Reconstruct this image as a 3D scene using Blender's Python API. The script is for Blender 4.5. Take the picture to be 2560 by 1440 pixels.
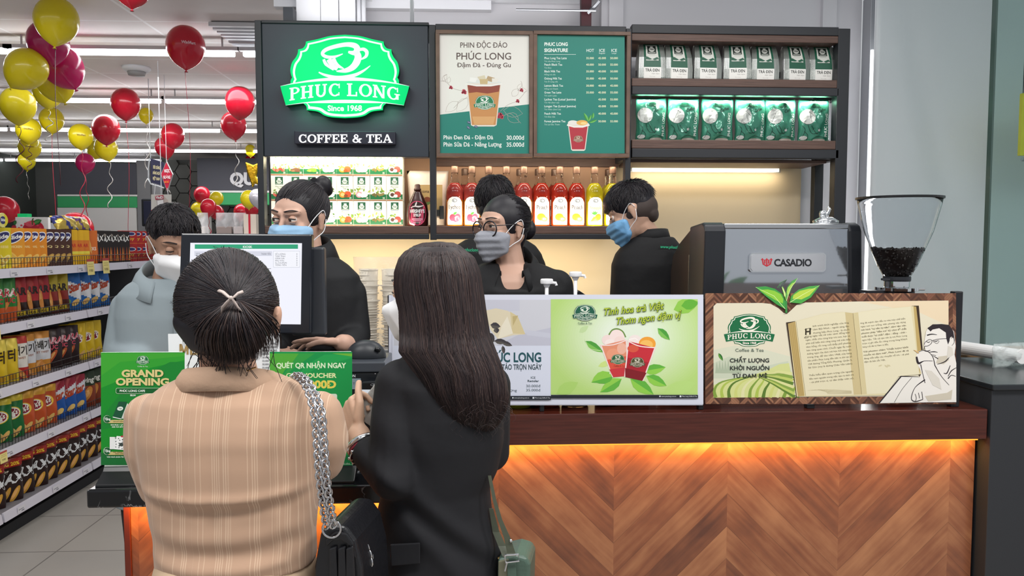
import bpy, bmesh, math, random, unicodedata
import numpy as np
from mathutils import Vector, Matrix, Euler
for o in list(bpy.data.objects): bpy.data.objects.remove(o)
SC = bpy.context.scene
COL = SC.collection
RND = random.Random(11)
PI = math.pi
# ---------------------------------------------------------------- camera
F = 1900.0; CAM_H = 1.55
PITCH = math.atan(114 / F); YAW = math.atan(95 / F * math.cos(PITCH))
cam = bpy.data.cameras.new('camera'); cam.sensor_width = 36; cam.lens = 36 * F / 2560
cam.clip_start = 0.05; cam.clip_end = 100
cam_o = bpy.data.objects.new('camera', cam); COL.objects.link(cam_o)
cam_o.location = (0, 0, CAM_H); cam_o.rotation_euler = (PI / 2 - PITCH, 0, -YAW)
SC.camera = cam_o
_cr = Vector((math.cos(YAW), -math.sin(YAW), 0))
_cf = Vector((math.sin(YAW) * math.cos(PITCH), math.cos(YAW) * math.cos(PITCH), -math.sin(PITCH)))
_cu = _cr.cross(_cf)
def ray(px, py): return _cf + _cr * ((px - 1280) / F) - _cu * ((py - 720) / F)
def W(px, py, Y):
    d = ray(px, py); return Vector((0, 0, CAM_H)) + d * (Y / d.y)
def WX(px, py, X):
    d = ray(px, py); return Vector((0, 0, CAM_H)) + d * (X / d.x)
def WZ(px, py, Z):
    d = ray(px, py); return Vector((0, 0, CAM_H)) + d * ((Z - CAM_H) / d.z)
def PXS(Y): return Y / F            # metres per photo pixel at depth Y
# ---------------------------------------------------------------- world, exposure, big lights
SC.view_settings.view_transform = 'Standard'; SC.view_settings.look = 'None'
SC.view_settings.exposure = 0.0; SC.view_settings.gamma = 1.0; SC.view_settings.use_curve_mapping = False
wd = bpy.data.worlds.new('world'); SC.world = wd; wd.use_nodes = True
wd.node_tree.nodes['Background'].inputs[0].default_value = (0.93, 0.96, 1.0, 1)
wd.node_tree.nodes['Background'].inputs[1].default_value = 0.5
def area(name, loc, rot, sx, sy, power, col=(1, 1, 1), spread=PI):
    l = bpy.data.lights.new(name, 'AREA'); l.shape = 'RECTANGLE'; l.size = sx; l.size_y = sy
    l.energy = power; l.color = col; l.spread = spread
    o = bpy.data.objects.new(name, l); COL.objects.link(o); o.location = loc; o.rotation_euler = rot
    return o
for i, (x, y, p) in enumerate([(-1.6, 0.6, 42), (0.4, 0.6, 48), (2.3, 0.9, 60), (-0.9, 2.6, 14), (0.9, 2.75, 16)]):
    area('ceiling_panel_light', (x, y, 3.2), (0, 0, 0), 1.2, 0.6, p, (1, .985, .96))
for i, (x, y) in enumerate([(-2.6, 7.5), (-2.6, 10.5), (-4.5, 9), (-2.9, 4.4), (-4.5, 13.5), (-2.5, 13.5)]):
    area('store_light', (x, y, 3.1), (0, 0, 0), 2.4, .5, 30, (1, .98, .97))
# ---------------------------------------------------------------- materials
def lin(c):
    if isinstance(c, str):
        c = c.lstrip('#'); c = [int(c[i:i + 2], 16) / 255 for i in (0, 2, 4)]
    return tuple(x / 12.92 if x <= .04045 else ((x + .055) / 1.055) ** 2.4 for x in c)
MATS = {}
def mat(name, col, rough=.5, metal=0., emit=0., trans=0., bump=0., bscale=60., alpha=1., ior=1.45, coat=0., var=0., sheen=0., ecol=None, stretch=None):
    if name in MATS: return MATS[name]
    m = bpy.data.materials.new(name); m.use_nodes = True; nt = m.node_tree
    b = nt.nodes['Principled BSDF']; c = lin(col)
    b.inputs['Base Color'].default_value = (*c, 1); b.inputs['Roughness'].default_value = rough
    b.inputs['Metallic'].default_value = metal; b.inputs['IOR'].default_value = ior
    b.inputs['Transmission Weight'].default_value = trans; b.inputs['Alpha'].default_value = alpha
    b.inputs['Coat Weight'].default_value = coat
    if sheen: b.inputs['Sheen Weight'].default_value = sheen
    if emit:
        b.inputs['Base Color'].default_value = (c[0] * .1, c[1] * .1, c[2] * .1, 1); b.inputs['Specular IOR Level'].default_value = .1
        b.inputs['Emission Color'].default_value = (*(lin(ecol) if ecol else c), 1); b.inputs['Emission Strength'].default_value = emit
    if bump or var:
        tc = nt.nodes.new('ShaderNodeTexCoord'); n = nt.nodes.new('ShaderNodeTexNoise')
        n.inputs['Scale'].default_value = bscale; n.inputs['Detail'].default_value = 4
        src = tc.outputs['Object']
        if stretch:
            mp = nt.nodes.new('ShaderNodeMapping'); mp.inputs['Scale'].default_value = stretch
            nt.links.new(src, mp.inputs[0]); src = mp.outputs[0]
        nt.links.new(src, n.inputs['Vector'])
        if bump:
            bp = nt.nodes.new('ShaderNodeBump'); bp.inputs['Strength'].default_value = bump; bp.inputs['Distance'].default_value = .01
            nt.links.new(n.outputs['Fac'], bp.inputs['Height']); nt.links.new(bp.outputs['Normal'], b.inputs['Normal'])
        if var:
            r = nt.nodes.new('ShaderNodeMapRange'); r.inputs[1].default_value = .3; r.inputs[2].default_value = .7
            r.inputs[3].default_value = 1 - var; r.inputs[4].default_value = 1 + var
            mx = nt.nodes.new('ShaderNodeMix'); mx.data_type = 'RGBA'; mx.blend_type = 'MULTIPLY'; mx.inputs['Factor'].default_value = 1
            mx.inputs['A'].default_value = (*c, 1)
            nt.links.new(n.outputs['Fac'], r.inputs[0]); nt.links.new(r.outputs[0], mx.inputs['B']); nt.links.new(mx.outputs['Result'], b.inputs['Base Color'])
    MATS[name] = m; return m
def ink(c, emit=0., rough=.42, metal=0.):
    return mat('print_%s_%d_%d_%d' % (c, emit * 100, rough * 100, metal * 100), c, rough, metal, emit)
# ---------------------------------------------------------------- mesh helpers
def link(name, me, parent=None, loc=None):
    o = bpy.data.objects.new(name, me); COL.objects.link(o)
    if parent: o.parent = parent
    if loc is not None: o.location = loc
    return o
def base(o): 
    v = Vector((0, 0, 0))
    while o: v += Vector(o.location); o = o.parent
    return v
def thing(name, label, cat, loc=(0, 0, 0), rz=0, group=None):
    o = bpy.data.objects.new(name, None); COL.objects.link(o); o.location = loc; o.rotation_euler = (0, 0, rz)
    o.empty_display_size = .05; tag(o, label, cat, group); return o
def tag(o, label=None, cat=None, group=None, kind=None):
    if label: o['label'] = label
    if cat: o['category'] = cat
    if group: o['group'] = group
    if kind: o['kind'] = kind
    return o
def dup(o, loc, label, rz=None, group=None):
    r = o.copy(); COL.objects.link(r); r.location = loc; r['label'] = label
    if group: r['group'] = group
    if rz is not None: r.rotation_euler = (0, 0, rz)
    for ch in list(o.children):
        c = ch.copy(); COL.objects.link(c); c.parent = r
        for g in list(ch.children):
            d = g.copy(); COL.objects.link(d); d.parent = c
    return r
class M:
    def __init__(s): s.v = []; s.f = []; s.mi = []; s.mats = []
    def m(s, mt):
        if mt not in s.mats: s.mats.append(mt)
        return s.mats.index(mt)
    def add(s, vs, fs, mt=None):
        k = len(s.v); s.v += [tuple(p) for p in vs]; i = s.m(mt) if mt else 0
        for f in fs: s.f.append(tuple(k + j for j in f)); s.mi.append(i)
    def box(s, x0, x1, y0, y1, z0, z1, mt=None):
        s.add([(x, y, z) for x in (x0, x1) for y in (y0, y1) for z in (z0, z1)],
              [(0, 1, 3, 2), (4, 6, 7, 5), (0, 4, 5, 1), (2, 3, 7, 6), (0, 2, 6, 4), (1, 5, 7, 3)], mt)
    def prism(s, pts, d, mt=None, mt2=None):      # 3-D polygon extruded along vector d
        n = len(pts); d = Vector(d); A = [Vector(p) for p in pts]
        s.add([*A, *[p + d for p in A]], [tuple(range(n))[::-1], tuple(range(n, 2 * n))], mt)
        s.add([*A, *[p + d for p in A]], [(i, (i + 1) % n, n + (i + 1) % n, n + i) for i in range(n)], mt2 or mt)
    def tube(s, pts, r, n=8, mt=None, cap=True, flat=1.0):
        P = [Vector(p) for p in pts]; rs = r if isinstance(r, (list, tuple)) else [r] * len(P)
        vs = []; up = None
        for i, p in enumerate(P):
            t = (P[min(i + 1, len(P) - 1)] - P[max(i - 1, 0)])
            if t.length < 1e-9: t = Vector((0, 0, 1))
            t.normalize()
            if up is None: up = Vector((0, 0, 1)) if abs(t.z) < .9 else Vector((1, 0, 0))
            a = t.cross(up); a = a.normalized() if a.length > 1e-6 else t.orthogonal().normalized()
            b = t.cross(a).normalized(); up = a.cross(t)
            for k in range(n):
                q = 2 * PI * k / n; vs.append(p + a * (rs[i] * math.cos(q)) + b * (rs[i] * flat * math.sin(q)))
        fs = [(i * n + k, i * n + (k + 1) % n, (i + 1) * n + (k + 1) % n, (i + 1) * n + k) for i in range(len(P) - 1) for k in range(n)]
        if cap: fs += [tuple(range(n))[::-1], tuple(range((len(P) - 1) * n, len(P) * n))]
        s.add(vs, fs, mt)
    def lathe(s, prof, c=(0, 0, 0), n=24, mt=None, a0=0, sx=1, sy=1):
        vs = []; L = len(prof)
        for r, z in prof:
            for k in range(n):
                q = 2 * PI * k / n; vs.append((c[0] + r * sx * math.cos(q), c[1] + r * sy * math.sin(q), c[2] + z))
        fs = [(i * n + k, i * n + (k + 1) % n, (i + 1) * n + (k + 1) % n, (i + 1) * n + k) for i in range(L - 1) for k in range(n)]
        if prof[0][0] > 1e-5: fs.append(tuple(range(n))[::-1])
        if prof[-1][0] > 1e-5: fs.append(tuple(range((L - 1) * n, L * n)))
        s.add(vs, fs, mt)
    def ball(s, c, r, mt=None, nu=16, nv=10, R=None):
        r = r if isinstance(r, (tuple, list)) else (r, r, r); vs = []
        for j in range(nv + 1):
            t = PI * j / nv
            for k in range(nu):
                q = 2 * PI * k / nu
                p = Vector((r[0] * math.sin(t) * math.cos(q), r[1] * math.sin(t) * math.sin(q), r[2] * math.cos(t)))
                if R: p = R @ p
                vs.append(Vector(c) + p)
        s.add(vs, [(j * nu + k, (j + 1) * nu + k, (j + 1) * nu + (k + 1) % nu, j * nu + (k + 1) % nu) for j in range(nv) for k in range(nu)], mt)
    def mesh(s, name, mats=None, smooth=False, off=None):
        me = bpy.data.meshes.new(name)
        v = s.v if off is None else [(a - off[0], b - off[1], c - off[2]) for a, b, c in s.v]
        me.from_pydata(v, [], s.f)
        for m_ in (s.mats or mats or []): me.materials.append(m_)
        if s.mats: me.polygons.foreach_set('material_index', s.mi)
        me.polygons.foreach_set('use_smooth', [smooth] * len(s.f))
        me.update(); return me
    def obj(s, name, mt=None, parent=None, smooth=False, bevel=0, world=True, seg=2, weld=True):
        off = base(parent) if (parent and world) else None
        me = s.mesh(name, [mt] if mt else None, smooth, off)
        if weld:
            bm = bmesh.new(); bm.from_mesh(me); bmesh.ops.remove_doubles(bm, verts=bm.verts, dist=1e-5)
            bmesh.ops.recalc_face_normals(bm, faces=bm.faces); bm.to_mesh(me); bm.free()
        o = link(name, me, parent)
        if bevel:
            b = o.modifiers.new('bevel', 'BEVEL'); b.width = bevel; b.segments = seg; b.limit_method = 'ANGLE'; b.angle_limit = .6
            b.harden_normals = False
        return o
def box(name, x0, x1, y0, y1, z0, z1, mt, parent=None, bevel=.002):
    m = M(); m.box(x0, x1, y0, y1, z0, z1); return m.obj(name, mt, parent, bevel=bevel)
def struct(o, kind='structure'): o['kind'] = kind; return o
# ---------------------------------------------------------------- glyphs
TMP = bpy.data.scenes.new('bake')            # a scratch scene for evaluating text and remeshed bodies; removed at the end
def baked(o):
    TMP.collection.objects.link(o); vl = TMP.view_layers[0]; vl.update()
    return bpy.data.meshes.new_from_object(o.evaluated_get(vl.depsgraph))
GL = {}
def _rawtext(body, bold):
    c = bpy.data.curves.new('glyph', 'FONT'); c.body = body; c.size = 1; c.offset = bold; c.resolution_u = 3
    o = bpy.data.objects.new('glyph', c); me = baked(o)
    v = np.array([p.co[:2] for p in me.vertices]).reshape(-1, 2); f = [tuple(p.vertices) for p in me.polygons]
    bpy.data.objects.remove(o); bpy.data.curves.remove(c); bpy.data.meshes.remove(me)
    return v, f
_I = {}
def glyph(ch, bold):
    k = (ch, bold)
    if k in GL: return GL[k]
    if bold not in _I: _I[bold] = _rawtext('I', bold)[0][:, 0].max()
    d = unicodedata.normalize('NFD', ch); horn = '\u031b' in d
    b = unicodedata.normalize('NFC', d.replace('\u031b', ''))
    bar = {'Đ': 'D', 'đ': 'd'}.get(b); b = bar or b
    if b == 'M':
        t = .085 + bold * 2; w = .86; r = (np.array([(.08, 0), (.08 + t, 0), (.08 + t, .73), (.08, .73), (w - .08 - t, 0), (w - .08, 0), (w - .08, .73), (w - .08 - t, .73), (.08, .73), (.08 + t * 1.25, .73), (w / 2 + t * .5, .1), (w / 2 - t * .6, .1), (w - .08, .73), (w - .08 - t * 1.25, .73), (w / 2 - t * .5, .1), (w / 2 + t * .6, .1)]), [(0, 1, 2, 3), (4, 5, 6, 7), (8, 9, 10, 11), (12, 13, 14, 15)], w)
    elif b == ' ': r = (np.zeros((0, 2)), [], .3)
    else:
        v, f = _rawtext(b, bold); w, _ = _rawtext(b + 'I', bold); adv = w[:, 0].max() - _I[bold]
        def quad(q):
            nonlocal v, f
            k0 = len(v); v = np.vstack([v, np.array(q)]); f = f + [(k0, k0 + 1, k0 + 2, k0 + 3)]
        if bar == 'D': quad([(-.06, .31), (.3, .31), (.3, .39), (-.06, .39)])
        if bar == 'd': quad([(adv * .45, .58), (adv * 1.02, .58), (adv * 1.02, .64), (adv * .45, .64)])
        if horn:
            hx = adv * .82; hy = .55 if ch.isupper() else .4
            quad([(hx, hy), (hx + .04, hy - .03), (hx + .17, hy + .16), (hx + .09, hy + .17)])
        r = (v, f, adv)
    GL[k] = r; return r
CAPH = 0.729
# simple slab-serif capitals: strokes on a 0..1 high box -> list of polygons (concave allowed), advance
def _arc(cx, cy, rx, ry, a0, a1, n=14): return [(cx + rx * math.cos(math.radians(a0 + (a1 - a0) * i / n)), cy + ry * math.sin(math.radians(a0 + (a1 - a0) * i / n))) for i in range(n + 1)]
def _ring(cx, cy, rx, ry, tx, ty, a0, a1): return _arc(cx, cy, rx, ry, a0, a1) + _arc(cx, cy, rx - tx, ry - ty, a1, a0)
def _st(x, w=.2, s=.09): return [[(x, 0), (x + w, 0), (x + w, 1), (x, 1)], [(x - s, 0), (x + w + s, 0), (x + w + s, .1), (x - s, .1)], [(x - s, .9), (x + w + s, .9), (x + w + s, 1), (x - s, 1)]]
def _r(x0, y0, x1, y1): return [(x0, y0), (x1, y0), (x1, y1), (x0, y1)]
SER = {
 'P': (_st(.1) + [_ring(.35, .73, .38, .27, .17, .1, -90, 90), _r(.2, .9, .36, 1), _r(.2, .46, .36, .56)], .8),
 'H': (_st(.1) + _st(.62) + [_r(.2, .44, .72, .56)], 1.0),
 'U': ([_r(.1, .35, .3, 1), _r(.64, .35, .78, 1), _r(.01, .9, .39, 1), _r(.55, .9, .87, 1), _ring(.44, .36, .34, .37, .18, .14, 180, 360)], .95),
 'C': ([_ring(.48, .5, .44, .51, .2, .11, 48, 312), _r(.74, .62, .82, .98), _r(.72, .05, .8, .3)], .9),
 'L': (_st(.1) + [_r(.1, 0, .72, .11), _r(.63, 0, .73, .34)], .82),
 'O': ([_ring(.5, .5, .47, .51, .2, .11, 0, 360)], 1.0),
 'N': (_st(.1, .14) + [_r(.7, 0, .84, 1), _r(.6, .9, .94, 1), [(.04, 1), (.3, 1), (.84, .02), (.66, 0)]], .98),
 'G': ([_ring(.48, .5, .44, .51, .2, .11, 48, 325), _r(.74, .62, .82, .98), _r(.66, .05, .86, .46), _r(.56, .4, .95, .49)], .98),
 'F': (_st(.1) + [_r(.1, .89, .72, 1), _r(.63, .66, .72, 1), _r(.3, .45, .55, .55), _r(.48, .34, .56, .66)], .78),
 'E': (_st(.1) + [_r(.1, .89, .74, 1), _r(.65, .68, .74, 1), _r(.3, .45, .55, .55), _r(.48, .34, .56, .66), _r(.1, 0, .76, .11), _r(.67, 0, .77, .32)], .84),
 'T': ([_r(.3, 0, .5, 1), _r(.2, 0, .6, .1), _r(.02, .89, .78, 1), _r(.01, .66, .1, 1), _r(.7, .66, .79, 1)], .84),
 'A': ([[(.42, 1), (.56, 1), (.96, 0), (.74, 0)], [(.42, 1), (.5, .86), (.2, 0), (.1, 0)], _r(.24, .28, .72, .38), _r(0, 0, .34, .09), _r(.6, 0, 1.03, .09)], 1.02),
 '&': ([_ring(.4, .76, .24, .25, .13, .1, 0, 360), _ring(.36, .27, .34, .28, .17, .12, 60, 360), [(.2, .7), (.36, .74), (.95, 0), (.7, 0)], _r(.66, .42, .98, .52), [(.78, .46), (.88, .46), (.74, .12), (.62, .16)]], 1.02),
 ' ': ([], .42)}
# ---------------------------------------------------------------- flat printed artwork
def clip_poly(p, x0, y0, x1, y1):
    for ax, lim, sg in ((0, x0, 1), (0, x1, -1), (1, y0, 1), (1, y1, -1)):
        out = []
        for i in range(len(p)):
            a, b = p[i - 1], p[i]; ia, ib = (a[ax] - lim) * sg >= 0, (b[ax] - lim) * sg >= 0
            if ia != ib:
                t = (lim - a[ax]) / (b[ax] - a[ax]); out.append((a[0] + t * (b[0] - a[0]), a[1] + t * (b[1] - a[1])))
            if ib: out.append(b)
        p = out
        if not p: return []
    return p
class Art:
    """printing laid on a surface; fn(x, y, h) turns drawing units (y down) and height above the sheet into a point"""
    def __init__(s, fn, step=.00025, emit=0., rough=.42): s.fn = fn; s.h = step; s.step = step if step > .0012 else .000016; s.sub = None; s.M = M(); s.emit = emit; s.rough = rough; s.k = 1.; s.ox = 0.; s.oy = 0.; s.clip = None; s.metal = 0.
    def frame(s, k, ox, oy): s.k = 1 / k; s.ox = ox; s.oy = oy; return s
    def X(s, p): return (p[0] * s.k + s.ox, p[1] * s.k + s.oy)
    def up(s): s.h += s.step
    def col(s, c): return c if not isinstance(c, str) else ink(c, s.emit, s.rough, s.metal)
    def poly(s, pts, c, up=True):
        p = [s.X(q) for q in pts]
        if s.clip: p = clip_poly(p, *s.clip)
        if len(p) < 3: return
        if s.sub:
            dx, dy = s.sub; xs = [q[0] for q in p]; ys = [q[1] for q in p]
            for i in range(math.floor(min(xs) / dx), math.ceil(max(xs) / dx)):
                for j in range(math.floor(min(ys) / dy), math.ceil(max(ys) / dy)):
                    k = clip_poly(p, i * dx, j * dy, (i + 1) * dx, (j + 1) * dy)
                    if len(k) > 2: s.M.add([s.fn(x, y, s.h) for x, y in k], [tuple(range(len(k)))], s.col(c))
        else: s.M.add([s.fn(x, y, s.h) for x, y in p], [tuple(range(len(p)))], s.col(c))
        if up: s.up()
    def rect(s, x0, y0, x1, y1, c, up=True): s.poly([(x0, y0), (x0, y1), (x1, y1), (x1, y0)], c, up)
    def rrect(s, x0, y0, x1, y1, r, c):
        s.poly([*_arc(x1 - r, y0 + r, r, r, -90, 0, 5), *_arc(x1 - r, y1 - r, r, r, 0, 90, 5), *_arc(x0 + r, y1 - r, r, r, 90, 180, 5), *_arc(x0 + r, y0 + r, r, r, 180, 270, 5)], c)
    def ell(s, cx, cy, rx, ry, c, rot=0, n=20, up=True):
        a = math.radians(rot)
        s.poly([(cx + rx * math.cos(t) * math.cos(a) - ry * math.sin(t) * math.sin(a), cy + rx * math.cos(t) * math.sin(a) + ry * math.sin(t) * math.cos(a)) for t in [2 * PI * i / n for i in range(n)]], c, up)
    def stroke(s, pts, w, c, up=True):
        n = len(pts); ws = w if isinstance(w, (list, tuple)) else [w] * n; L = []; Rr = []
        for i, p in enumerate(pts):
            a = pts[max(i - 1, 0)]; b = pts[min(i + 1, n - 1)]; dx, dy = b[0] - a[0], b[1] - a[1]; l = math.hypot(dx, dy) or 1
            nx, ny = -dy / l * ws[i] / 2, dx / l * ws[i] / 2; L.append((p[0] + nx, p[1] + ny)); Rr.append((p[0] - nx, p[1] - ny))
        q = [s.X(p) for p in L + Rr]
        s.M.add([s.fn(x, y, s.h) for x, y in q], [(i, i + 1, n + i + 1, n + i) for i in range(n - 1)], s.col(c))
        if up: s.up()
    def curve(s, pts, w, c, n=6, up=True):
        P = smooth_pts(pts, n); ws = w
        if isinstance(w, (list, tuple)): ws = list(np.interp(np.linspace(0, len(w) - 1, len(P)), range(len(w)), w))
        s.stroke(P, ws, c, up)
    def leaf(s, x, y, l, w, rot, c, c2=None):
        a = math.radians(rot); ca, sa = math.cos(a), math.sin(a)
        pr = [(0, 0), (.25, .42), (.5, .5), (.75, .34), (1, 0), (.75, -.34), (.5, -.5), (.25, -.42)]
        T = lambda q: (x + q[0] * l * ca - q[1] * w * sa, y + q[0] * l * sa + q[1] * w * ca)
        s.poly([T(q) for q in pr], c)
        if c2: s.poly([T(q) for q in pr[:5]], c2)
    def textw(s, t, h, bold=0., sp=0.): return sum(glyph(ch, bold)[2] + sp for ch in t) * h / CAPH
    def text(s, t, x, y, h, c, bold=0., al='l', w=None, shear=0., rot=0., sp=0., up=True):
        sc = h / CAPH; W0 = s.textw(t, h, bold, sp); kx = (w / W0) if w else 1.; W1 = W0 * kx
        ox = {'l': 0, 'c': -W1 / 2, 'r': -W1}[al]; a = math.radians(rot); ca, sa = math.cos(a), math.sin(a); mt = s.col(c)
        for ch in t:
            v, f, adv = glyph(ch, bold)
            if len(v):
                q = []
                for gx, gy in v:
                    px, py = ox + (gx + gy * shear) * sc * kx, -gy * sc
                    q.append(s.fn(*s.X((x + px * ca - py * sa, y + px * sa + py * ca)), s.h))
                s.M.add(q, f, mt)
            ox += (adv + sp) * sc * kx
        if up: s.up()
    def serif(s, t, x0, x1, ybase, h, c, al='c', arc=0., fat=1.):
        W0 = sum(SER[ch][1] for ch in t); k = (x1 - x0) / W0; x = x0; mt = s.col(c)
        for ch in t:
            ps, adv = SER[ch]; mid = (x + adv * k / 2 - (x0 + x1) / 2) / ((x1 - x0) / 2)
            dy = arc * mid * mid; sl = 2 * arc * mid / ((x1 - x0) / 2)
            for p in ps:
                q = [(x + px * k, ybase - py * h + dy + sl * (px - adv / 2) * k) for px, py in p]
                q = [s.X(z) for z in q]
                s.M.add([s.fn(a, b, s.h) for a, b in q], [tuple(range(len(q)))], mt); s.h += .00002
            x += adv * k
        s.up()
    def obj(s, name, parent=None, world=True):
        off = base(parent) if (parent and world) else None
        return link(name, s.M.mesh(name, None, False, off), parent)
def smooth_pts(pts, n=6):
    P = [np.array(p, float) for p in pts]; out = []
    for i in range(len(P) - 1):
        p0, p1, p2, p3 = P[max(i - 1, 0)], P[i], P[i + 1], P[min(i + 2, len(P) - 1)]
        for k in range(n):
            t = k / n; out.append(tuple(.5 * (2 * p1 + (p2 - p0) * t + (2 * p0 - 5 * p1 + 4 * p2 - p3) * t * t + (3 * p1 - p0 - 3 * p2 + p3) * t ** 3)))
    out.append(tuple(P[-1])); return out
def flat(Y, tilt=0.):            # photo pixels on the plane y = Y, facing -Y
    return lambda x, y, h: W(x, y, Y) + Vector((0, -h, 0))
# the round-shouldered badge of the shop: drawn around (cx, cy), width w
_HT = [(0, 150), (150, 163), (280, 196), (395, 220), (402, 255), (428, 288), (475, 300), (478, 335), (498, 380), (535, 430), (553, 500), (547, 555), (535, 585), (550, 615), (552, 665)]
_HB = [(425, 846), (392, 878), (387, 917), (275, 932), (205, 972), (130, 990), (0, 998)]
_HT = [p for a, b in ((0, 4), (3, 7), (6, 13), (12, 15)) for p in smooth_pts(_HT[a:b], 4)[:-1]] + [_HT[-1]]
_HB = [p for a, b in ((0, 3), (2, 7)) for p in smooth_pts(_HB[a:b], 4)[:-1]] + [_HB[-1]]
def badge_outline():
    r = _HT + [(655, 672), (612, 760), (600, 870)] + _HB
    return r + [(-x, y) for x, y in r[::-1] if x > 0]
CUPS = [([(945, 345), (860, 375), (780, 375), (738, 345), (770, 305), (860, 272), (980, 250), (1065, 262), (1092, 300), (1060, 335), (1000, 325)], [8, 26, 34, 34, 38, 40, 44, 56, 66, 50, 20]),
        ([(1075, 320), (1100, 370), (1085, 430), (1040, 485), (970, 515), (880, 522)], [60, 70, 72, 62, 44, 10]),
        ([(1110, 305), (1155, 298), (1188, 325), (1180, 370), (1130, 402)], [26, 34, 38, 30, 12]),
        ([(750, 400), (775, 450), (850, 512)], [26, 34, 8]), ([(850, 392), (880, 455), (955, 496)], [36, 44, 8]), ([(800, 400), (850, 470), (890, 500)], [50, 60, 30]),
        ([(700, 532), (770, 562), (900, 588), (1050, 566), (1150, 520), (1225, 465)], [12, 26, 40, 36, 24, 6])]
def badge(A, cx, cy, w, g='#0b6b3d', wh='#f2f4ee', since=True, small=False, bord=True):
    k = w / 1310; T = lambda x, y: (cx + x * k, cy + (y - 574) * k)
    if bord:
        if not small: A.poly([T(x, y) for x, y in badge_outline()], g)
        up = _HT[:-1] + [(552, 640)]; up = up + [(-x, y) for x, y in up[::-1] if x > 0]
        A.poly([T(x * (1 if small else .955), y + (0 if small else 18)) for x, y in up], wh); A.poly([T(x * .915, y * .965 + 50 - 10) for x, y in up], g)
        dn = _HB + [(-x, y) for x, y in _HB[::-1] if x > 0]
        A.poly([T(x * .96, y - 14) for x, y in dn], wh); A.poly([T(x * .9, y - 38 if y > 900 else y) for x, y in dn], g)
    for p, ws in CUPS: A.curve([T(x - 965, y) for x, y in p], [q * k for q in ws], wh, 7, up=False)
    A.up()
    bt = [(x, 600 + 74 * (x / 655) ** 2) for x in np.linspace(-655, 655, 15)]; bb = [(x, 812 + 56 * (x / 600) ** 2) for x in np.linspace(600, -600, 15)]
    A.poly([T(x, y - 22 + 20 * abs(x) / 655) for x, y in bt] + [T(x, y + 24 - 22 * abs(x) / 600) for x, y in bb], wh)
    A.poly([T(x, y + 20 - 20 * abs(x) / 655) for x, y in bt] + [T(640, 735), ] + [T(x, y) for x, y in bb] + [T(-640, 735)], g)
    A.serif('PHUC LONG', *[cx - 565 * k, cx + 565 * k], cy + (775 - 574) * k, 130 * k, wh, arc=48 * k)
    if since: A.text('Since 1968', cx, cy + (925 - 574) * k, 58 * k, wh, .03, 'c')
# ================================================================ the setting
BLK = mat('black_metal', '#23262b', .45); BLKS = mat('black_satin', '#1d2026', .35, bump=.05, bscale=300)
WHT = mat('white_paint', '#d9dade', .6); WALNUT = mat('walnut', '#5d453c', .45, var=.25, bscale=9, stretch=(1, 12, 30), bump=.1)
def tile_material(name, c1, c2, cg, sx, sy, ox, oy, rough, mortar=.004):
    m = bpy.data.materials.new(name); m.use_nodes = True; nt = m.node_tree; b = nt.nodes['Principled BSDF']
    tc = nt.nodes.new('ShaderNodeTexCoord'); mp = nt.nodes.new('ShaderNodeMapping'); mp.inputs['Location'].default_value = (ox, oy, 0)
    br = nt.nodes.new('ShaderNodeTexBrick'); br.offset = 0; br.inputs['Scale'].default_value = 1
    br.inputs['Brick Width'].default_value = sx; br.inputs['Row Height'].default_value = sy; br.inputs['Mortar Size'].default_value = mortar
    br.inputs['Mortar Smooth'].default_value = .1
    for k, c in (('Color1', c1), ('Color2', c2), ('Mortar', cg)): br.inputs[k].default_value = (*lin(c), 1)
    n = nt.nodes.new('ShaderNodeTexNoise'); n.inputs['Scale'].default_value = 3; n.inputs['Detail'].default_value = 6
    r = nt.nodes.new('ShaderNodeMapRange'); r.inputs[3].default_value = .9; r.inputs[4].default_value = 1.08
    mx = nt.nodes.new('ShaderNodeMix'); mx.data_type = 'RGBA'; mx.blend_type = 'MULTIPLY'; mx.inputs['Factor'].default_value = 1
    nt.links.new(tc.outputs['Object'], mp.inputs[0]); nt.links.new(mp.outputs[0], br.inputs['Vector']); nt.links.new(tc.outputs['Object'], n.inputs['Vector'])
    nt.links.new(n.outputs['Fac'], r.inputs[0]); nt.links.new(br.outputs['Color'], mx.inputs['A']); nt.links.new(r.outputs[0], mx.inputs['B'])
    nt.links.new(mx.outputs['Result'], b.inputs['Base Color']); b.inputs['Roughness'].default_value = rough
    return m
struct(box('floor', -9, 4.5, -2.5, 17, -.06, 0, tile_material('floor_tile', '#a19c96', '#9a958f', '#6f6b67', .51, .51, .06, .24, .32), bevel=0))
struct(box('floor_raised', -.84, 2.2, 2.58, 4.38, 0, .15, mat('dark_platform', '#4a4644', .6), bevel=.004))
CEILM = tile_material('ceiling_tile', '#e6dfdd', '#e1dad8', '#f4f2f2', 1.22, .62, .1, .1, .7, .012)
struct(box('ceiling', -9, -1.12, 3.0, 17, 3.25, 3.33, CEILM, bevel=0))
GW = mat('wall_grey_paint', '#cfced3', .65)
struct(box('wall_left', -9.1, -9, 2, 16.2, 0, 3.25, mat('glass_grey_wall', '#4c504c', .3), bevel=0))
mw = M(); mw.box(-1.02, .72, 4.4, 4.5, 0, 2.93); mw.box(.72, 2.22, 4.33, 4.5, 0, 3.6); mw.box(.76, .84, 4.31, 4.33, 0, 3.6)
mw.box(1.98, 2.06, 4.30, 4.33, 0, 3.6)
struct(mw.obj('wall_back', GW))
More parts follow.
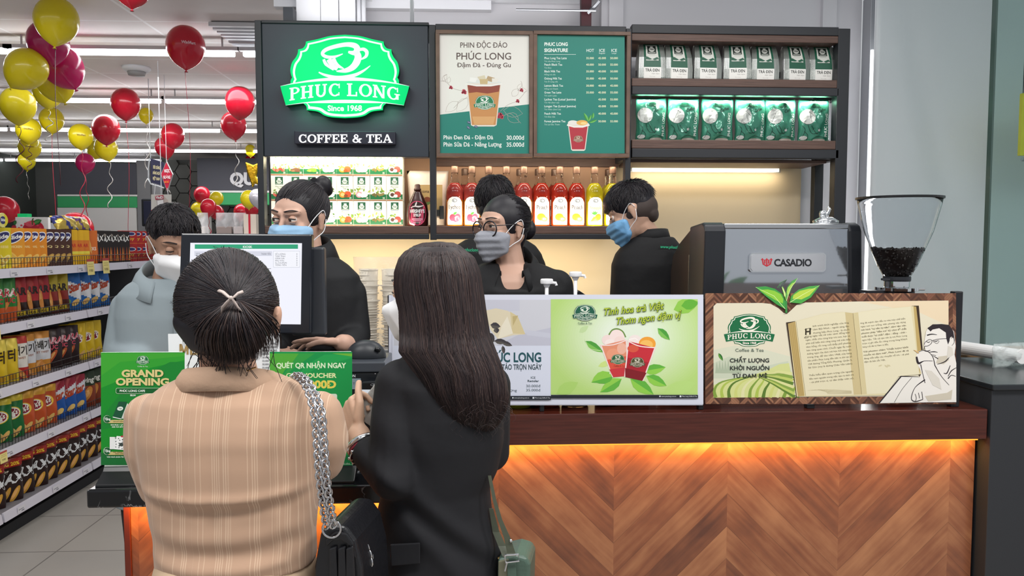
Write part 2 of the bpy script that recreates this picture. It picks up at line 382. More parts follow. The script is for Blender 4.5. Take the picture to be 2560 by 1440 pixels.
# ceiling over the stand with its open service hole
cb = M(); hx0, hx1, hy0, hy1 = W(1238, 14, 4.3).x, W(1452, 14, 4.3).x, 3.7, 4.37
cb.box(-1.1, hx0, 3.4, 4.4, 2.9, 2.98); cb.box(hx1, .72, 3.4, 4.4, 2.9, 2.98); cb.box(hx0, hx1, 3.4, hy0, 2.9, 2.98); cb.box(hx0, hx1, hy1, 4.4, 2.9, 2.98)
cb.box(-.58, -.56, 3.4, 4.4, 2.885, 2.9); cb.box(-1.1, .1, 4.34, 4.4, 2.85, 2.9)
struct(cb.obj('ceiling_front', mat('ceiling_board', '#d4d5da', .6)))
area('ceiling_fill', (-.2, 4.1, 2.72), (PI, 0, 0), 1.8, .1, 5, (1, .98, .97))  # added upward fill, no fitting there; brightens the ceiling board above the sign
sv = M(); sv.box(hx0 - .02, hx1 + .02, hy0, hy1 + .02, 3.3, 3.34); sv.box(hx0 - .02, hx1 + .02, hy1, hy1 + .02, 2.98, 3.3); sv.box(hx0 - .03, hx0, hy0, hy1, 2.98, 3.3); sv.box(hx1, hx1 + .03, hy0, hy1, 2.98, 3.3)
struct(sv.obj('ceiling_void', mat('dark_concrete', '#3a3733', .9, bump=.3, bscale=20, var=.5)))
sp = M(); sp.tube([W(1290, 24, 4.25), W(1490, 27, 4.2)], .006, 6); sp.tube([W(1500, 2, 4.2), W(1470, 34, 4.25)], .012, 6)
tag(sp.obj('conduit_pipe', mat('zinc', '#8d8f94', .4, .6)), 'grey conduit running through the dark open ceiling hole', 'pipe')
a, b2 = W(1451, 40, 4.28), W(1476, 40, 4.28)
tag(box('steel_beam', a.x, b2.x, 4.24, 4.3, 2.6, 3.3, mat('maroon_beam', '#3a1018', .5)), 'dark maroon steel upright dropping from the open ceiling hole behind the menu boards', 'beam')
# ducts and pipes at the top of the wall behind the sign
for px0, px1, py0, py1, nm, lb in ((742, 803, 26, 70, 'air_duct', 'white boxed duct above the dark sign panel, next to the black block'), (803, 848, 18, 70, 'air_duct', 'white boxed duct above the dark sign panel, taller one of the pair'), (849, 890, 22, 70, 'air_duct', 'narrow white boxed duct above the sign panel beside the thin pipes')):
    p, q = W(px0, py0, 4.3), W(px1, py1, 4.3)
    tag(box(nm, p.x, q.x, 4.28, 4.4, q.z - .05, 2.9, WHT, bevel=.004), lb, 'duct', 'ducts above the sign')
pp = M()
for px in (897, 909): p = W(px, 20, 4.3); pp.tube([(p.x, 4.3, 2.9), (p.x, 4.3, 2.6)], .012, 10)
tag(pp.obj('water_pipe', WHT, smooth=True), 'pair of thin white pipes coming down the wall above the sign', 'pipe')
p = W(1030, 20, 4.0); pp = M(); pp.tube([(p.x, 4.0, 2.9), (p.x, 4.0, 2.55)], .011, 10)
tag(pp.obj('support_rod', WHT, smooth=True), 'thin white rod hanging from the ceiling down to the top of the shelf unit', 'rod')
p, q = W(713, 24, 4.25), W(738, 60, 4.25)
tag(box('speaker_block', p.x, q.x, 4.2, 4.4, q.z - .1, p.z, BLK), 'black block on the wall corner above the sign panel', 'block')
# right-hand side: LED line, white film, glass
p = W(2172, 400, 4.24)
led = M(); z0, z1 = W(2172, 745, 4.24).z - .4, W(2172, 125, 4.24).z
led.box(p.x - .006, p.x + .006, 4.23, 4.238, z0, z1)
lo = thing('light_strip', 'thin glowing white light strip running down the wall edge right of the shelf unit', 'light strip', (p.x, 4.24, z0))
led.obj('diffuser', mat('led_white', '#ffffff', .5, emit=3.0), lo)
box('channel', p.x - .012, p.x + .012, 4.238, 4.33, z0, z1 + .3, mat('aluminium', '#b9bbbf', .35, .7), lo)
area('light_strip_glow', (p.x - .03, 4.22, (z0 + z1) / 2), (PI / 2, 0, PI), .03, z1 - z0, 3, (1, .99, .97))
fm = M(); NX, NZ = 60, 24; xa, xb = W(2181, 500, 4.1).x, 4.2
def film(u, v):
    x = xa + (xb - xa) * u; z = 0 + 3.6 * v
    d = .035 * math.sin(2.2 * x + 1.3 * z) + .028 * math.sin(5.1 * x + 1.9 * z + 1) + .03 * math.exp(-((x - 2.42 - .28 * (2.6 - z)) / .07) ** 2)
    return (x, 4.12 + d * min(1, u * 8), z)
fm.v = [film(i / NX, j / NZ) for j in range(NZ + 1) for i in range(NX + 1)]
fm.f = [(j * (NX + 1) + i, j * (NX + 1) + i + 1, (j + 1) * (NX + 1) + i + 1, (j + 1) * (NX + 1) + i) for j in range(NZ) for i in range(NX)]; fm.mi = [0] * len(fm.f)
fo = fm.obj('white_film', mat('film_sheet', '#d3d7db', .3), smooth=True)
sm = fo.modifiers.new('solid', 'SOLIDIFY'); sm.thickness = .003
tag(fo, 'large hanging sheet of pale glossy film softly creased behind the glass partition', 'film sheet')
gx = W(2472, 500, 3.3).x
gp = thing('window_1', 'clear greenish glass partition pane with dark edge at the right of the stand', 'glass partition', (gx, 3.3, 0)); struct(gp)
box('glass_pane', gx, 4.3, 3.3, 3.312, .9, 3.6, mat('green_glass', '#d3e6e1', .03, trans=1., ior=1.12), gp, 0)
box('glass_edge', gx - .004, gx + .004, 3.292, 3.32, .9, 3.6, mat('glass_edge', '#41544f', .2), gp, 0)
yb = M(); p, q = W(2549, 235, 3.8), W(2600, 390, 3.8); yb.box(p.x, p.x + .3, 3.78, 3.8, q.z, p.z)
yo = thing('hanging_banner', 'bright yellow banner corner hanging behind the glass partition', 'banner', (p.x, 3.79, q.z)); yb.obj('banner_sheet', mat('banner_yellow', '#e9d64a', .5), yo)
bt = M(); bt.tube([(p.x + .002, 3.77, q.z - .02), (p.x + .3, 3.77, q.z - .05)], .01, 8); bt.obj('bottom_rod', mat('aluminium', '#b9bbbf'), yo)
bt = M(); bt.tube([(p.x + .01, 3.79, p.z), (p.x + .01, 3.79, 3.6)], .002, 5); bt.tube([(p.x + .28, 3.79, p.z), (p.x + .28, 3.79, 3.6)], .002, 5); bt.obj('hanging_wire', BLK, yo)
# far end of the store
DW = mat('charcoal_wall', '#4b4c55', .6); FW = mat('far_wall_grey', '#5a5a57', .7)
p = W(345, 420, 16); struct(box('wall_far', -9, 6, 16.2, 16.3, 0, 3.25, FW, bevel=0))
hexm = M(); HX0, HX1 = W(352, 450, 15.9).x, W(660, 450, 15.9).x; rr = .17
z1 = W(420, 432, 15.9).z
for i in range(-1, 24):
    for j in range(-1, 12):
        cx = HX0 + i * rr * 1.5; cz = z1 - .1 - (j + .5 * (i % 2)) * rr * 1.732
        hexm.prism([(cx + rr * .94 * math.cos(k * PI / 3), 16.16, cz + rr * .94 * math.sin(k * PI / 3)) for k in range(6)], (0, -.03, 0))
tag(hexm.obj('hexagon_cladding', mat('hex_tile', '#6b6b66', .55)), 'grey hexagon tile cladding on the far store wall beside the hanging signs', 'wall cladding', kind='structure')
hexg = box('wall_far_backing', HX0 - .3, HX1 + 1, 16.16, 16.2, .2, z1, mat('hex_gap', '#2f2f2d', .8), bevel=0); struct(hexg)
def plate(name, px0, py0, px1, py1, Y, d, mt, lb=None, cat=None, parent=None, bevel=.004):
    p, q = W(px0, py0, Y), W(px1, py1, Y); o = box(name, p.x, q.x, Y, Y + d, q.z, p.z, mt, parent, bevel)
    if lb: tag(o, lb, cat)
    return o
GRN = mat('stripe_green', '#3aa264', .5)
for (px0, px1, pt, nm, lb, bot) in ((143, 342, 408, 'kiosk_booth', 'white booth with a green stripe and dark header behind the snack shelves', 0), (492, 700, 395, 'kiosk_booth', 'second white and green striped booth with dark header and large letters, behind the balloon cluster', 1)):
    Y = 14.8; c = W((px0 + px1) / 2, 600, Y); k = thing(nm, lb, 'booth', (c.x, Y, 0))
    h = plate('header', px0 if bot else px0 - 10, pt, px1, 486 if not bot else 476, Y, .4, DW, parent=k)
    plate('white_line', px0, 486 if not bot else 476, px1, 491 if not bot else 482, Y - .01, .42, mat('white_strip', '#e6e6e4', .5), parent=k)
    plate('green_stripe', px0, 491 if not bot else 482, px1, 519 if not bot else 512, Y - .01, .42, GRN, parent=k)
    if not bot:
        p, q = W(px0, 519, Y), W(px1, 600, Y); box('white_panel', p.x, q.x, Y, Y + .4, 0, p.z, mat('booth_white', '#d8d6d4', .55), k)
        p2 = W(px1, 519, Y); box('side_panel', p2.x, p2.x + .25, Y + .02, Y + .4, 0, 3.1, mat('booth_side', '#7d7d80', .6), k)
    else:
        for pp_ in (494, 690): p = W(pp_, 512, Y); box('corner_post', p.x, p.x + .12, Y, Y + .4, 0, p.z + .02, mat('booth_white'
        , '#d8d6d4'), k)
        p, q = W(500, 560, Y), W(690, 600, Y); box('counter', p.x, q.x, Y, Y + .4, 0, 1.5, mat('booth_white', '#d8d6d4'), k)
        A = Art(flat(Y - .02, 0), .004); A.text('QUÀ', 575, 461, 30, '#dadade', .05); A.obj('lettering', k)
# wall tv, picture board with apple
c = W(385, 500, 13.6); tv = thing('wall_television', 'dark flat television on the post beside the white booth', 'television', (c.x, 13.6, c.z))
plate('casing', 352, 497, 412, 566, 13.6, .08, BLK, parent=tv, bevel=.02); plate('screen', 358, 503, 408, 560, 13.585, .02, mat('tv_screen', '#33364a', .15), parent=tv)
p = W(392, 566, 13.64); box('post', p.x - .07, p.x + .07, 13.66, 13.75, 0, 3.0, mat('booth_side', '#7d7d80'), tv)
Y = 9.0; c = W(80, 600, Y); ap = thing('fruit_picture_board', 'white board with a big red apple picture standing behind the snack boxes', 'picture board', (c.x, Y, 0))
p, q = W(38, 543, Y), W(122, 600, Y); box('board', p.x, q.x, Y, Y + .05, 0, p.z, mat('board_white', '#e4e2e0', .5), ap)
A = Art(flat(Y - .004), .004); A.ell(84, 573, 27, 22, '#c0263c'); A.ell(76, 560, 12, 7, '#d9596a'); A.leaf(84, 560, 24, 14, -25, '#2e6b35'); A.leaf(84, 560, 22, 7, -25, '#4d8f4a'); A.curve([(84, 562), (83, 552), (86, 546)], 3, '#4a5c2a')
A.ell(38, 568, 6, 5, '#b8283c'); A.leaf(39, 562, 12, 8, -65, '#2e6b35')
for i in range(16): t = i * PI / 8; A.ell(84 + 30 * math.cos(t), 578 + 20 * math.sin(t), 3, 2.4, '#d8455a')
A.obj('printed_picture', ap)
p = W(55, 540, 9.6); gs_ = thing('lit_sign', 'small lit green sign on a post above the apple picture', 'sign', (p.x, 9.6, 0)); plate('sign_box', 43, 534, 68, 546, 9.6, .1, mat('green_sign', '#22c070', .5, emit=.6), parent=gs_); box('post', p.x - .02, p.x + .02, 9.64, 9.68, 0, p.z - .02, BLK, gs_)
p, q = W(120, 557, 10.5), W(147, 600, 10.5); tag(box('low_cabinet', p.x, q.x, 10.5, 10.9, 0, p.z, mat('board_grey', '#bfc3c6', .5)), 'pale grey cabinet standing right of the apple picture board', 'cabinet')
# ---- store ceiling lights: rows of tubes on trunking
TUBE = mat('tube_glow', '#f7fbff', .5, emit=13.0); TRK = mat('trunking_white', '#b5b3b4', .5)
rows = ((150, [(-130, 22), (24, 587), (609, 900)], 1), (265, [(-160, 8), (88, 402), (415, 640), (652, 900)], 2), (335, [(-100, 17), (28, 262), (272, 549), (560, 800)], 3), (384, [(-100, 205), (215, 425), (432, 617), (624, 800)], 4), (408, [(-90, 6), (14, 200), (206, 377)], 5))
ORD = ['first', 'second', 'third', 'fourth', 'fifth', 'sixth', 'seventh', 'eighth', 'ninth', 'tenth', 'eleventh', 'twelfth', 'thirteenth', 'fourteenth', 'fifteenth', 'sixteenth', 'seventeenth', 'eighteenth', 'nineteenth', 'twentieth', 'twenty-first', 'twenty-second', 'twenty-third', 'twenty-fourth', 'twenty-fifth', 'twenty-sixth']
for y, segs, ri in rows:
    Y = (3.12 - CAM_H) * F / (606 - y); first = True
    for j, (a, b2) in enumerate(segs):
        p, q = W(a, y, Y), W(b2, y, Y)
        if p.x > -1.3: continue
        x1 = min(q.x, -1.16)
        t = thing('ceiling_tube_light', '%s glowing white ceiling tube, counted along the %s tube row back from the shop sign' % (ORD[j], ORD[ri - 1]), 'ceiling light', ((p.x + x1) / 2, Y, 3.25), group='ceiling tube lights')
        m = M(); m.box(p.x, x1, Y - .022, Y + .022, 3.095, 3.135); m.obj('tube', TUBE, t, bevel=.008)
        m = M(); m.box(p.x - .04, x1 + .04, Y - .024, Y + .024, 3.14, 3.17); m.obj('trunking', TRK, t)
        for xx in (p.x + .1, x1 - .1): m = M(); m.tube([(xx, Y, 3.17), (xx, Y, 3.25)], .008, 6); m.obj('hanger', TRK, t)
Y = 6.9; p = WZ(341, 168, 3.25)
sd = thing('smoke_detector', 'round white smoke detector on the ceiling between the first tube rows', 'smoke detector', (p.x, p.y, 3.25))
m = M(); m.lathe([(.13, 0), (.13, -.02), (.1, -.045)], (p.x, p.y, 3.25), 24); m.obj('housing', WHT, sd, smooth=True)
m = M(); m.lathe([(.085, -.045), (.075, -.08), (.0, -.085)], (p.x, p.y, 3.25), 20); m.obj('sensor_cap', mat('cap_grey', '#9b9b9b', .5), sd, smooth=True)
p = WZ(600, 92, 3.25); av = thing('air_vent', 'slatted white air vent in the store ceiling next to the sign panel', 'vent', (p.x, p.y, 3.25))
m = M(); m.box(p.x - .08, p.x + .5, p.y - .45, p.y + .35, 3.235, 3.249); m.obj('vent_plate', mat('vent_dark', '#77777a', .6), av)
m = M()
for i in range(9): m.box(p.x - .1, p.x + .5, p.y - .46 + i * .095, p.y - .42 + i * .095, 3.21, 3.24)
m.obj('slat', WHT, av)
# ================================================================ the display shelf behind the counter
YS = 3.85; YB = 4.2
def xat(px, Y): return W(px, 500, Y).x
def zat(py, Y, px=1300): return W(px, py, Y).z
shelf = thing('display_shelf', 'tall black and walnut shelf unit with dark sign panel behind the counter', 'shelf unit', (W(1380, 500, YS).x, YS, 0.0))
FR = mat('frame_black', '#25272c', .42)
zt = zat(50, YS, 645)
for pxa, pxb, dz in ((636, 652, .0), (1072, 1088, -.01), (1566, 1580, -.015), (2097, 2127, 0)):
    p, q = W(pxa, 60, YS), W(pxb, 60, YS); zb = .0 if pxa in (636, 2097) else zat(600, YS)
    zb = .15 if pxa in (636,) else (0.15 if pxa == 2097 else zb)
    box('post', p.x, q.x, YS, YS + .06, zb, zt + dz, FR, shelf, .003)
xl, xr = xat(645, YS), xat(2112, YS); x1, x2 = xat(1080, YS), xat(1573, YS)
for pxm in (645, 2112): x = xat(pxm, YS); box('rear_post', x - .025, x + .025, YB - .05, YB, .15, zt, FR, shelf, .003)
def board(nm, pa, pb, ya, yb, mt, y0=YS + .004, y1=YB, pm=None):
    p, q = W(pa, ya, YS), W(pb, yb, YS); zc = zat(ya, YS, (pa + pb) / 2), zat(yb, YS, (pa + pb) / 2)
    return box(nm, p.x, q.x, y0, y1, zc[1], zc[0], mt, shelf, .003)
# sign panel with its box depth
board('sign_panel', 652, 1072, 55, 391, mat('sign_panel_paint', '#2b303b', .42, var=.08, bscale=3), YS + .012, YS + .05)
board('top_board', 652, 1072, 52, 60, FR)
board('top_rail', 1088, 1566, 62, 78, FR); board('top_rail', 1580, 2097, 64, 86, FR, YS, YS + .05); board('top_shelf_board', 1580, 2097, 86, 104, WALNUT)
board('shelf_board', 1580, 2097, 197, 217, WALNUT); board('shelf_rail', 1580, 2097, 217.5, 238, FR, YS, YS + .05)
board('shelf_board', 1580, 2097, 350, 372, WALNUT); board('shelf_rail', 1580, 2097, 372.5, 395, FR, YS, YS + .05)
board('shelf_board', 652, 1072, 565, 584, WALNUT); board('shelf_rail', 652, 1072, 584.5, 598, FR, YS, YS + .05)
board('shelf_board', 1088, 1566, 565, 584, WALNUT); board('shelf_rail', 1088, 1566, 584.5, 598, FR, YS, YS + .05)
for pm in (2112, 1573):
    x = xat(pm, YS)
    for ya, yb in ((64, 86), (217, 238), (372, 395)): box('side_rail', x - .02, x + .02, YS + .06, YB - .05, zat(yb, YS, pm), zat(ya, YS, pm), FR, shelf, .002)
TAN = mat('tan_backing', '#c2987a', .6)
p, q = W(655, 395, YB - .02), W(1560, 600, YB - .02); box('back_panel', xl, x2 - .03, YB - .03, YB - .015, zat(584, YS), zat(380, YS), TAN, shelf, 0)
board('lower_board', 1580, 2080, 396, 404, WALNUT, YS + .06, YB)
box('back_header', x1, x2, YB - .06, YB - .031, zat(419, YB), zat(398, YB), WALNUT, shelf, .002)
# cream panel on the wall under the shelves
cream = mat('cream_panel', '#d8c6a6', .5)
struct(box('wall_panel', xl + .06, xat(2018, YB) , 4.285, 4.3, .15, zat(404, 4.28), cream, bevel=.002)); 
p = W(1750, 423, 4.26); st = thing('light_strip', 'warm white light strip glowing along the top of the cream wall panel', 'light strip', (p.x, 4.27, p.z))
xa, xb = W(1582, 423, 4.26).x, W(1950, 423, 4.26).x
box('diffuser', xa, xb, 4.268, 4.278, p.z - .012, p.z + .012, mat('led_warm', '#fff0cf', .5, emit=2.2), st, .003)
box('mounting_channel', xa - .01, xb + .01, 4.278, 4.285, p.z - .016, p.z + .016, mat('aluminium', '#b9bbbf', .35, .7), st, 0)
WARM = (1, .86, .62)
area('shelf_led', ((xa + xb) / 2, 4.22, p.z - .02), (math.radians(25), 0, 0), xb - xa, .02, 1.1, WARM)
area('shelf_led', ((xl + x1) / 2, YS + .1, zat(598, YS) - .01), (math.radians(20), 0, 0), x1 - xl - .1, .02, 5, WARM)
area('shelf_led', ((x1 + x2) / 2, YS + .1, zat(598, YS) - .01), (math.radians(20), 0, 0), x2 - x1 - .1, .02, 5, WARM)
# strips inside the bays
area('shelf_led', ((xl + x1) / 2 - .03, YS + .055, zat(393, YS) - .005), (math.radians(35), 0, 0), x1 - xl - .12, .015, 2.6, (1, .9, .66))
area('shelf_led', ((xl + x1) / 2 - .03, YS + .012, zat(565, YS) + .004), (math.radians(150), 0, 0), x1 - xl - .12, .012, .9, (1, .9, .66))
area('shelf_led', ((x1 + x2) / 2, YS + .012, zat(565, YS) + .004), (math.radians(150), 0, 0), x2 - x1 - .1, .012, 3.4, (1, .9, .66))
xr0 = xat(2097, YS)
area('shelf_led', ((x2 + xr0) / 2, YS + .012, zat(197, YS) + .004), (math.radians(150), 0, 0), xr0 - x2 - .08, .012, 2.6, (1, .93, .75))
area('shelf_led', ((x2 + xr0) / 2, YS + .06, zat(240, YS) - .003), (math.radians(30), 0, 0), xr0 - x2 - .08, .012, 5, (1, .95, .84))
# ---- lit shop sign: badge box
def sign_fn(x, y, h): return W(x, y, YS - .045) + Vector((0, -h, 0))
bx = W(862, 200, YS); sg = thing('lit_shop_sign', 'glowing green and white cup emblem sign with the shop name on the dark panel', 'sign', (bx.x, YS, bx.z))
k = 322 / 1310; T = lambda x, y: W(862 + x * k, 191 + (y - 574) * k, YS - .045)
m = M(); ol = badge_outline(); m.prism([T(x, y) for x, y in ol], (0, .055, 0)); m.obj('light_box', mat('sign_return', '#0f5a36', .4, emit=.15), sg)
A = Art(sign_fn, .0006, .92); badge(A, 862, 191, 322, '#00e27e', '#f4fff9'); A.obj('lit_face', sg)
area('shelf_led', ((x1 + x2) / 2, YS + .05, zat(408, YS) - .004), (math.radians(40), 0, 0), x2 - x1 - .1, .012, 2.2, (1, .9, .7))
area('sign_glow', (bx.x, YS - .12, bx.z), (PI / 2, 0, 0), .5, .35, 2.5, (.2, 1, .6))
p, q = W(739, 329, YS), W(990, 363, YS); cs = thing('lit_letter_sign', 'black box sign with glowing white coffee and tea letters under the green emblem', 'sign', ((p.x + q.x) / 2, YS, q.z))
box('sign_box', p.x, q.x, YS - .03, YS + .012, q.z, p.z, mat('sign_box_black', '#1b1a2b', .35), cs, .003)
A = Art(lambda x, y, h: W(x, y, YS - .032) + Vector((0, -h, 0)), .0006, 1.6); A.serif('COFFEE & TEA', 746, 981, 357, 21, '#ffffff'); A.obj('lit_lettering', cs)
# ---- menu boards
def menu(px0, py0, px1, py1, label, drawer):
    p, q = W(px0, py0, YS), W(px1, py1, YS); t = thing('menu_board', label, 'menu board', ((p.x + q.x) / 2, YS - .02, q.z))
    fw = 9 * PXS(YS); m = M()
    for a, b, c, d in ((p.x, q.x, p.z - fw, p.z), (p.x, q.x, q.z, q.z + fw), (p.x, p.x + fw, q.z + fw, p.z - fw), (q.x - fw, q.x, q.z + fw, p.z - fw)): m.box(a, b, YS - .03, YS - .001, c, d)
    m.obj('frame', mat('menu_frame_wood', '#6a5244', .45, var=.2, bscale=14), t, bevel=.002)
    A = Art(flat(YS - .016)); A.frame(3.692, 1080, 40); drawer(A); A.obj('printed_poster', t)
def menu1(A):
    TE = '#177f70'; CR = '#e9e7df'; DK = '#5d4d48'
    A.rect(60, 160, 895, 1270, CR); A.poly([(60, 912), (60, 1270), (895, 1270), (895, 815)], TE)
    A.text('PHIN ĐỘC ĐÁO', 257, 292, 50, DK, .012, w=440); A.text('PHÚC LONG', 220, 402, 66, DK, .012, w=515); A.text('Đậm Đà - Đúng Gu', 232, 472, 42, DK, .016, w=498)
    A.text('Phin Đen Đá - Đậm Đà', 104, 1138, 38, '#f2f4ee', .016, w=460); A.text('30.000đ', 685, 1142, 40, '#f2f4ee', .016, w=166)
    A.text('Phin Sữa Đá - Năng Lượng', 104, 1204, 40, '#f2f4ee', .016, w=538); A.text('35.000đ', 685, 1206, 40, '#f2f4ee', .016, w=166)
    for pts in ([(80, 600), (130, 610), (200, 670), (330, 700)], [(200, 850), (250, 800), (340, 740)], [(630, 880), (700, 820), (790, 780), (870, 690)], [(640, 940), (720, 900), (820, 990)], [(790, 690), (830, 640), (820, 600)], [(130, 610), (110, 560), (140, 540)]): A.curve(pts, 3, '#a99d94', up=False)
    for x, y, l, w, r in ((240, 790, 150, 80, 140), (330, 760, 160, 90, 130), (100, 600, 70, 40, -60), (150, 620, 60, 34, -80), (800, 690, 70, 50, -70), (740, 740, 90, 60, -50), (700, 900, 130, 90, 40), (660, 870, 180, 100, 10), (810, 680, 70, 40, 10)):
        pr = [(0, 0), (.25, .42), (.5, .5), (.75, .34), (1, 0), (.75, -.34), (.5, -.5), (.25, -.42), (0, 0)]; a = math.radians(r)
        A.stroke([(x + u * l * math.cos(a) - v * w * math.sin(a), y + u * l * math.sin(a) + v * w * math.cos(a)) for u, v in pr], 2.6, '#b3a79d', up=False)
    A.up()
    for x, y, r in ((295, 700, 22), (174, 660, 16), (630, 922, 28), (790, 785, 16), (826, 684, 16)):
        for j in range(7): A.ell(x + r * .6 * math.cos(j), y + r * .6 * math.sin(j * 2.3), r * .5, r * .5, '#b23347' if j % 2 else '#c9485a', up=False)
        A.up()
    cup(A, 478, 560, 1020, 165, 118, '#c98d52', '#8f3f2a', logo=True); 
    for x, y, r in ((342, 982, 20), (336, 1030, 40), (405, 1022, 10)): A.ell(x, y, 18, 11, '#4b5a77', r); A.ell(x, y, 14, 3, '#9aa7b8', r)
def cup(A, cx, yt, yb, rt, rb, c1, c2, logo=False, ice=True, fruit=None):
    A.ell(cx, yt + 60, rt, 30, '#dfe3dd')
    A.poly([(cx - rt + 4, yt + 60), (cx + rt - 4, yt + 60), (cx + rb, yb - 12), (cx + rb * .8, yb), (cx - rb * .8, yb), (cx - rb, yb - 12)], '#e6ddd0')
    A.poly([(cx - rt + 14, yt + 78), (cx + rt - 14, yt + 78), (cx + rb - 8, yb - 14), (cx - rb + 8, yb - 14)], c1)
    h = yb - yt
    A.poly([(cx - rt + 14, yt + 78), (cx + rt - 14, yt + 78), (cx + rt - 26, yt + h * .3), (cx + rt * .2, yt + h * .34), (cx - rt * .4, yt + h * .31), (cx - rt + 26, yt + h * .33)], c2)
    A.poly([(cx - rb * .9, yb - h * .2), (cx + rb * .9, yb - h * .2), (cx + rb * .75, yb - 20), (cx - rb * .75, yb - 20)], c1 if not logo else '#d9a56a')
    if ice:
        for x, y, s, r, c in ((-.6, 30, .34, 10, '#f1f0ea'), (-.1, 14, .36, -20, '#d9cfb2'), (.35, 22, .36, 24, '#b99f78'), (.62, 34, .3, 5, '#e9e5da'), (0, 46, .4, 0, '#cbb483')):
            a = math.radians(r); z = rt * s
            A.poly([(cx + x * rt + z * (u * math.cos(a) - v * math.sin(a)), yt + y + z * (u * math.sin(a) + v * math.cos(a)) * .7) for u, v in ((-.6, -.5), (.6, -.5), (.5, .5), (-.5, .5))], c)
    A.stroke([(cx - rt - 4, yt + 66), (cx - rt * .4, yt + 84), (cx + rt * .4, yt + 84), (cx + rt + 4, yt + 66)], 12, '#f0efe8')
    if logo: badge(A, cx + 8, yt + h * .52, rt * 1.24, '#0c7a4d')
def menu2(A):
    TE = '#177f70'; w = '#e9f2ea'; A.rect(965, 175, 1778, 1268, TE)
    A.text('PHUC LONG', 1036, 275, 32, w, .035, w=218); A.text('SIGNATURE', 1036, 331, 32, w, .035, w=218); A.rect(1036, 354, 1328, 357, w)
    A.text('HOT', 1423, 331, 28, w, .01, w=72); A.text('ICE', 1542, 331, 28, w, .01, w=55); A.text('ICE', 1653, 331, 28, w, .01, w=55); A.text('Regular', 1540, 349, 12, w, w=60); A.text('Large', 1658, 349, 12, w, w=44)
    L = [('Phuc Long Tea Latte', 'Trà sữa Phúc Long', '35.000', '45.000', '50.000', 398, 208), ('Peach Black Tea', 'Trà Đào', '40.000', '50.000', '55.000', 458, 166), ('Black Milk Tea', 'Hồng trà sữa', '35.000', '40.000', '50.000', 520, 146), ('Oolong Milk Tea', 'Trà Ô Long sữa', '35.000', '45.000', '50.000', 586, 162), ('Lemon Black Tea', 'Hồng trà Chanh', '30.000', '40.000', '45.000', 652, 174), ('Green Tea Latte', 'Trà xanh Latte', '35.000', '45.000', '55.000', 715, 158), ('Lychee Tea (Lotus/ Jasmine)', 'Trà Vải (Sen/ Lài)', '', '45.000', '55.000', 779, 292), ('Longan Tea (Lotus/ Jasmine)', 'Trà Nhãn (Sen/ Lài)', '', '45.000', '55.000', 842, 294), ('Peach Milk Tea', 'Trà Đào Sữa', '', '40.000', '45.000', 910, 154), ('Forest Jasmine Tea', 'Trà Lài Đác Thơm', '', '50.000', '55.000', 981, 195)]
    for a, b, p1, p2, p3, y, wd in L:
        A.text(a, 1036, y, 20, w, .012, w=wd, up=False); A.text(b, 1036, y + 27, 14, '#bfe0d2', 0, up=False)
        for p, x in ((p1, 1422), (p2, 1534), (p3, 1644)):
            if p: A.text(p, x, y, 19, '#f0efc8', .012, w=72, up=False)
    A.up()
    cup(A, 1350, 940, 1245, 100, 66, '#b32f3c', '#c4343f', ice=False)
    A.ell(1300, 985, 46, 22, '#e8e4dc'); A.ell(1385, 985, 52, 24, '#e9b35a'); A.ell(1400, 990, 30, 12, '#f5d68f')
    for x, y, l, wi, r in ((1440, 975, 70, 26, -65), (1440, 975, 90, 30, -115), (1450, 985, 80, 24, -20), (1480, 950, 60, 24, -80)): A.leaf(x, y, l, wi, r, '#2f8b3c', '#6dbb58')
    badge(A, 1350, 1135, 96, '#8b5c4a', '#d9c7b0', since=False)
menu(1090, 78, 1331, 395, 'framed menu poster with an iced coffee cup on cream and teal beside the lit sign', menu1)
menu(1333, 80, 1571, 395, 'framed teal price list board headed signature beside the green tea bags', menu2)
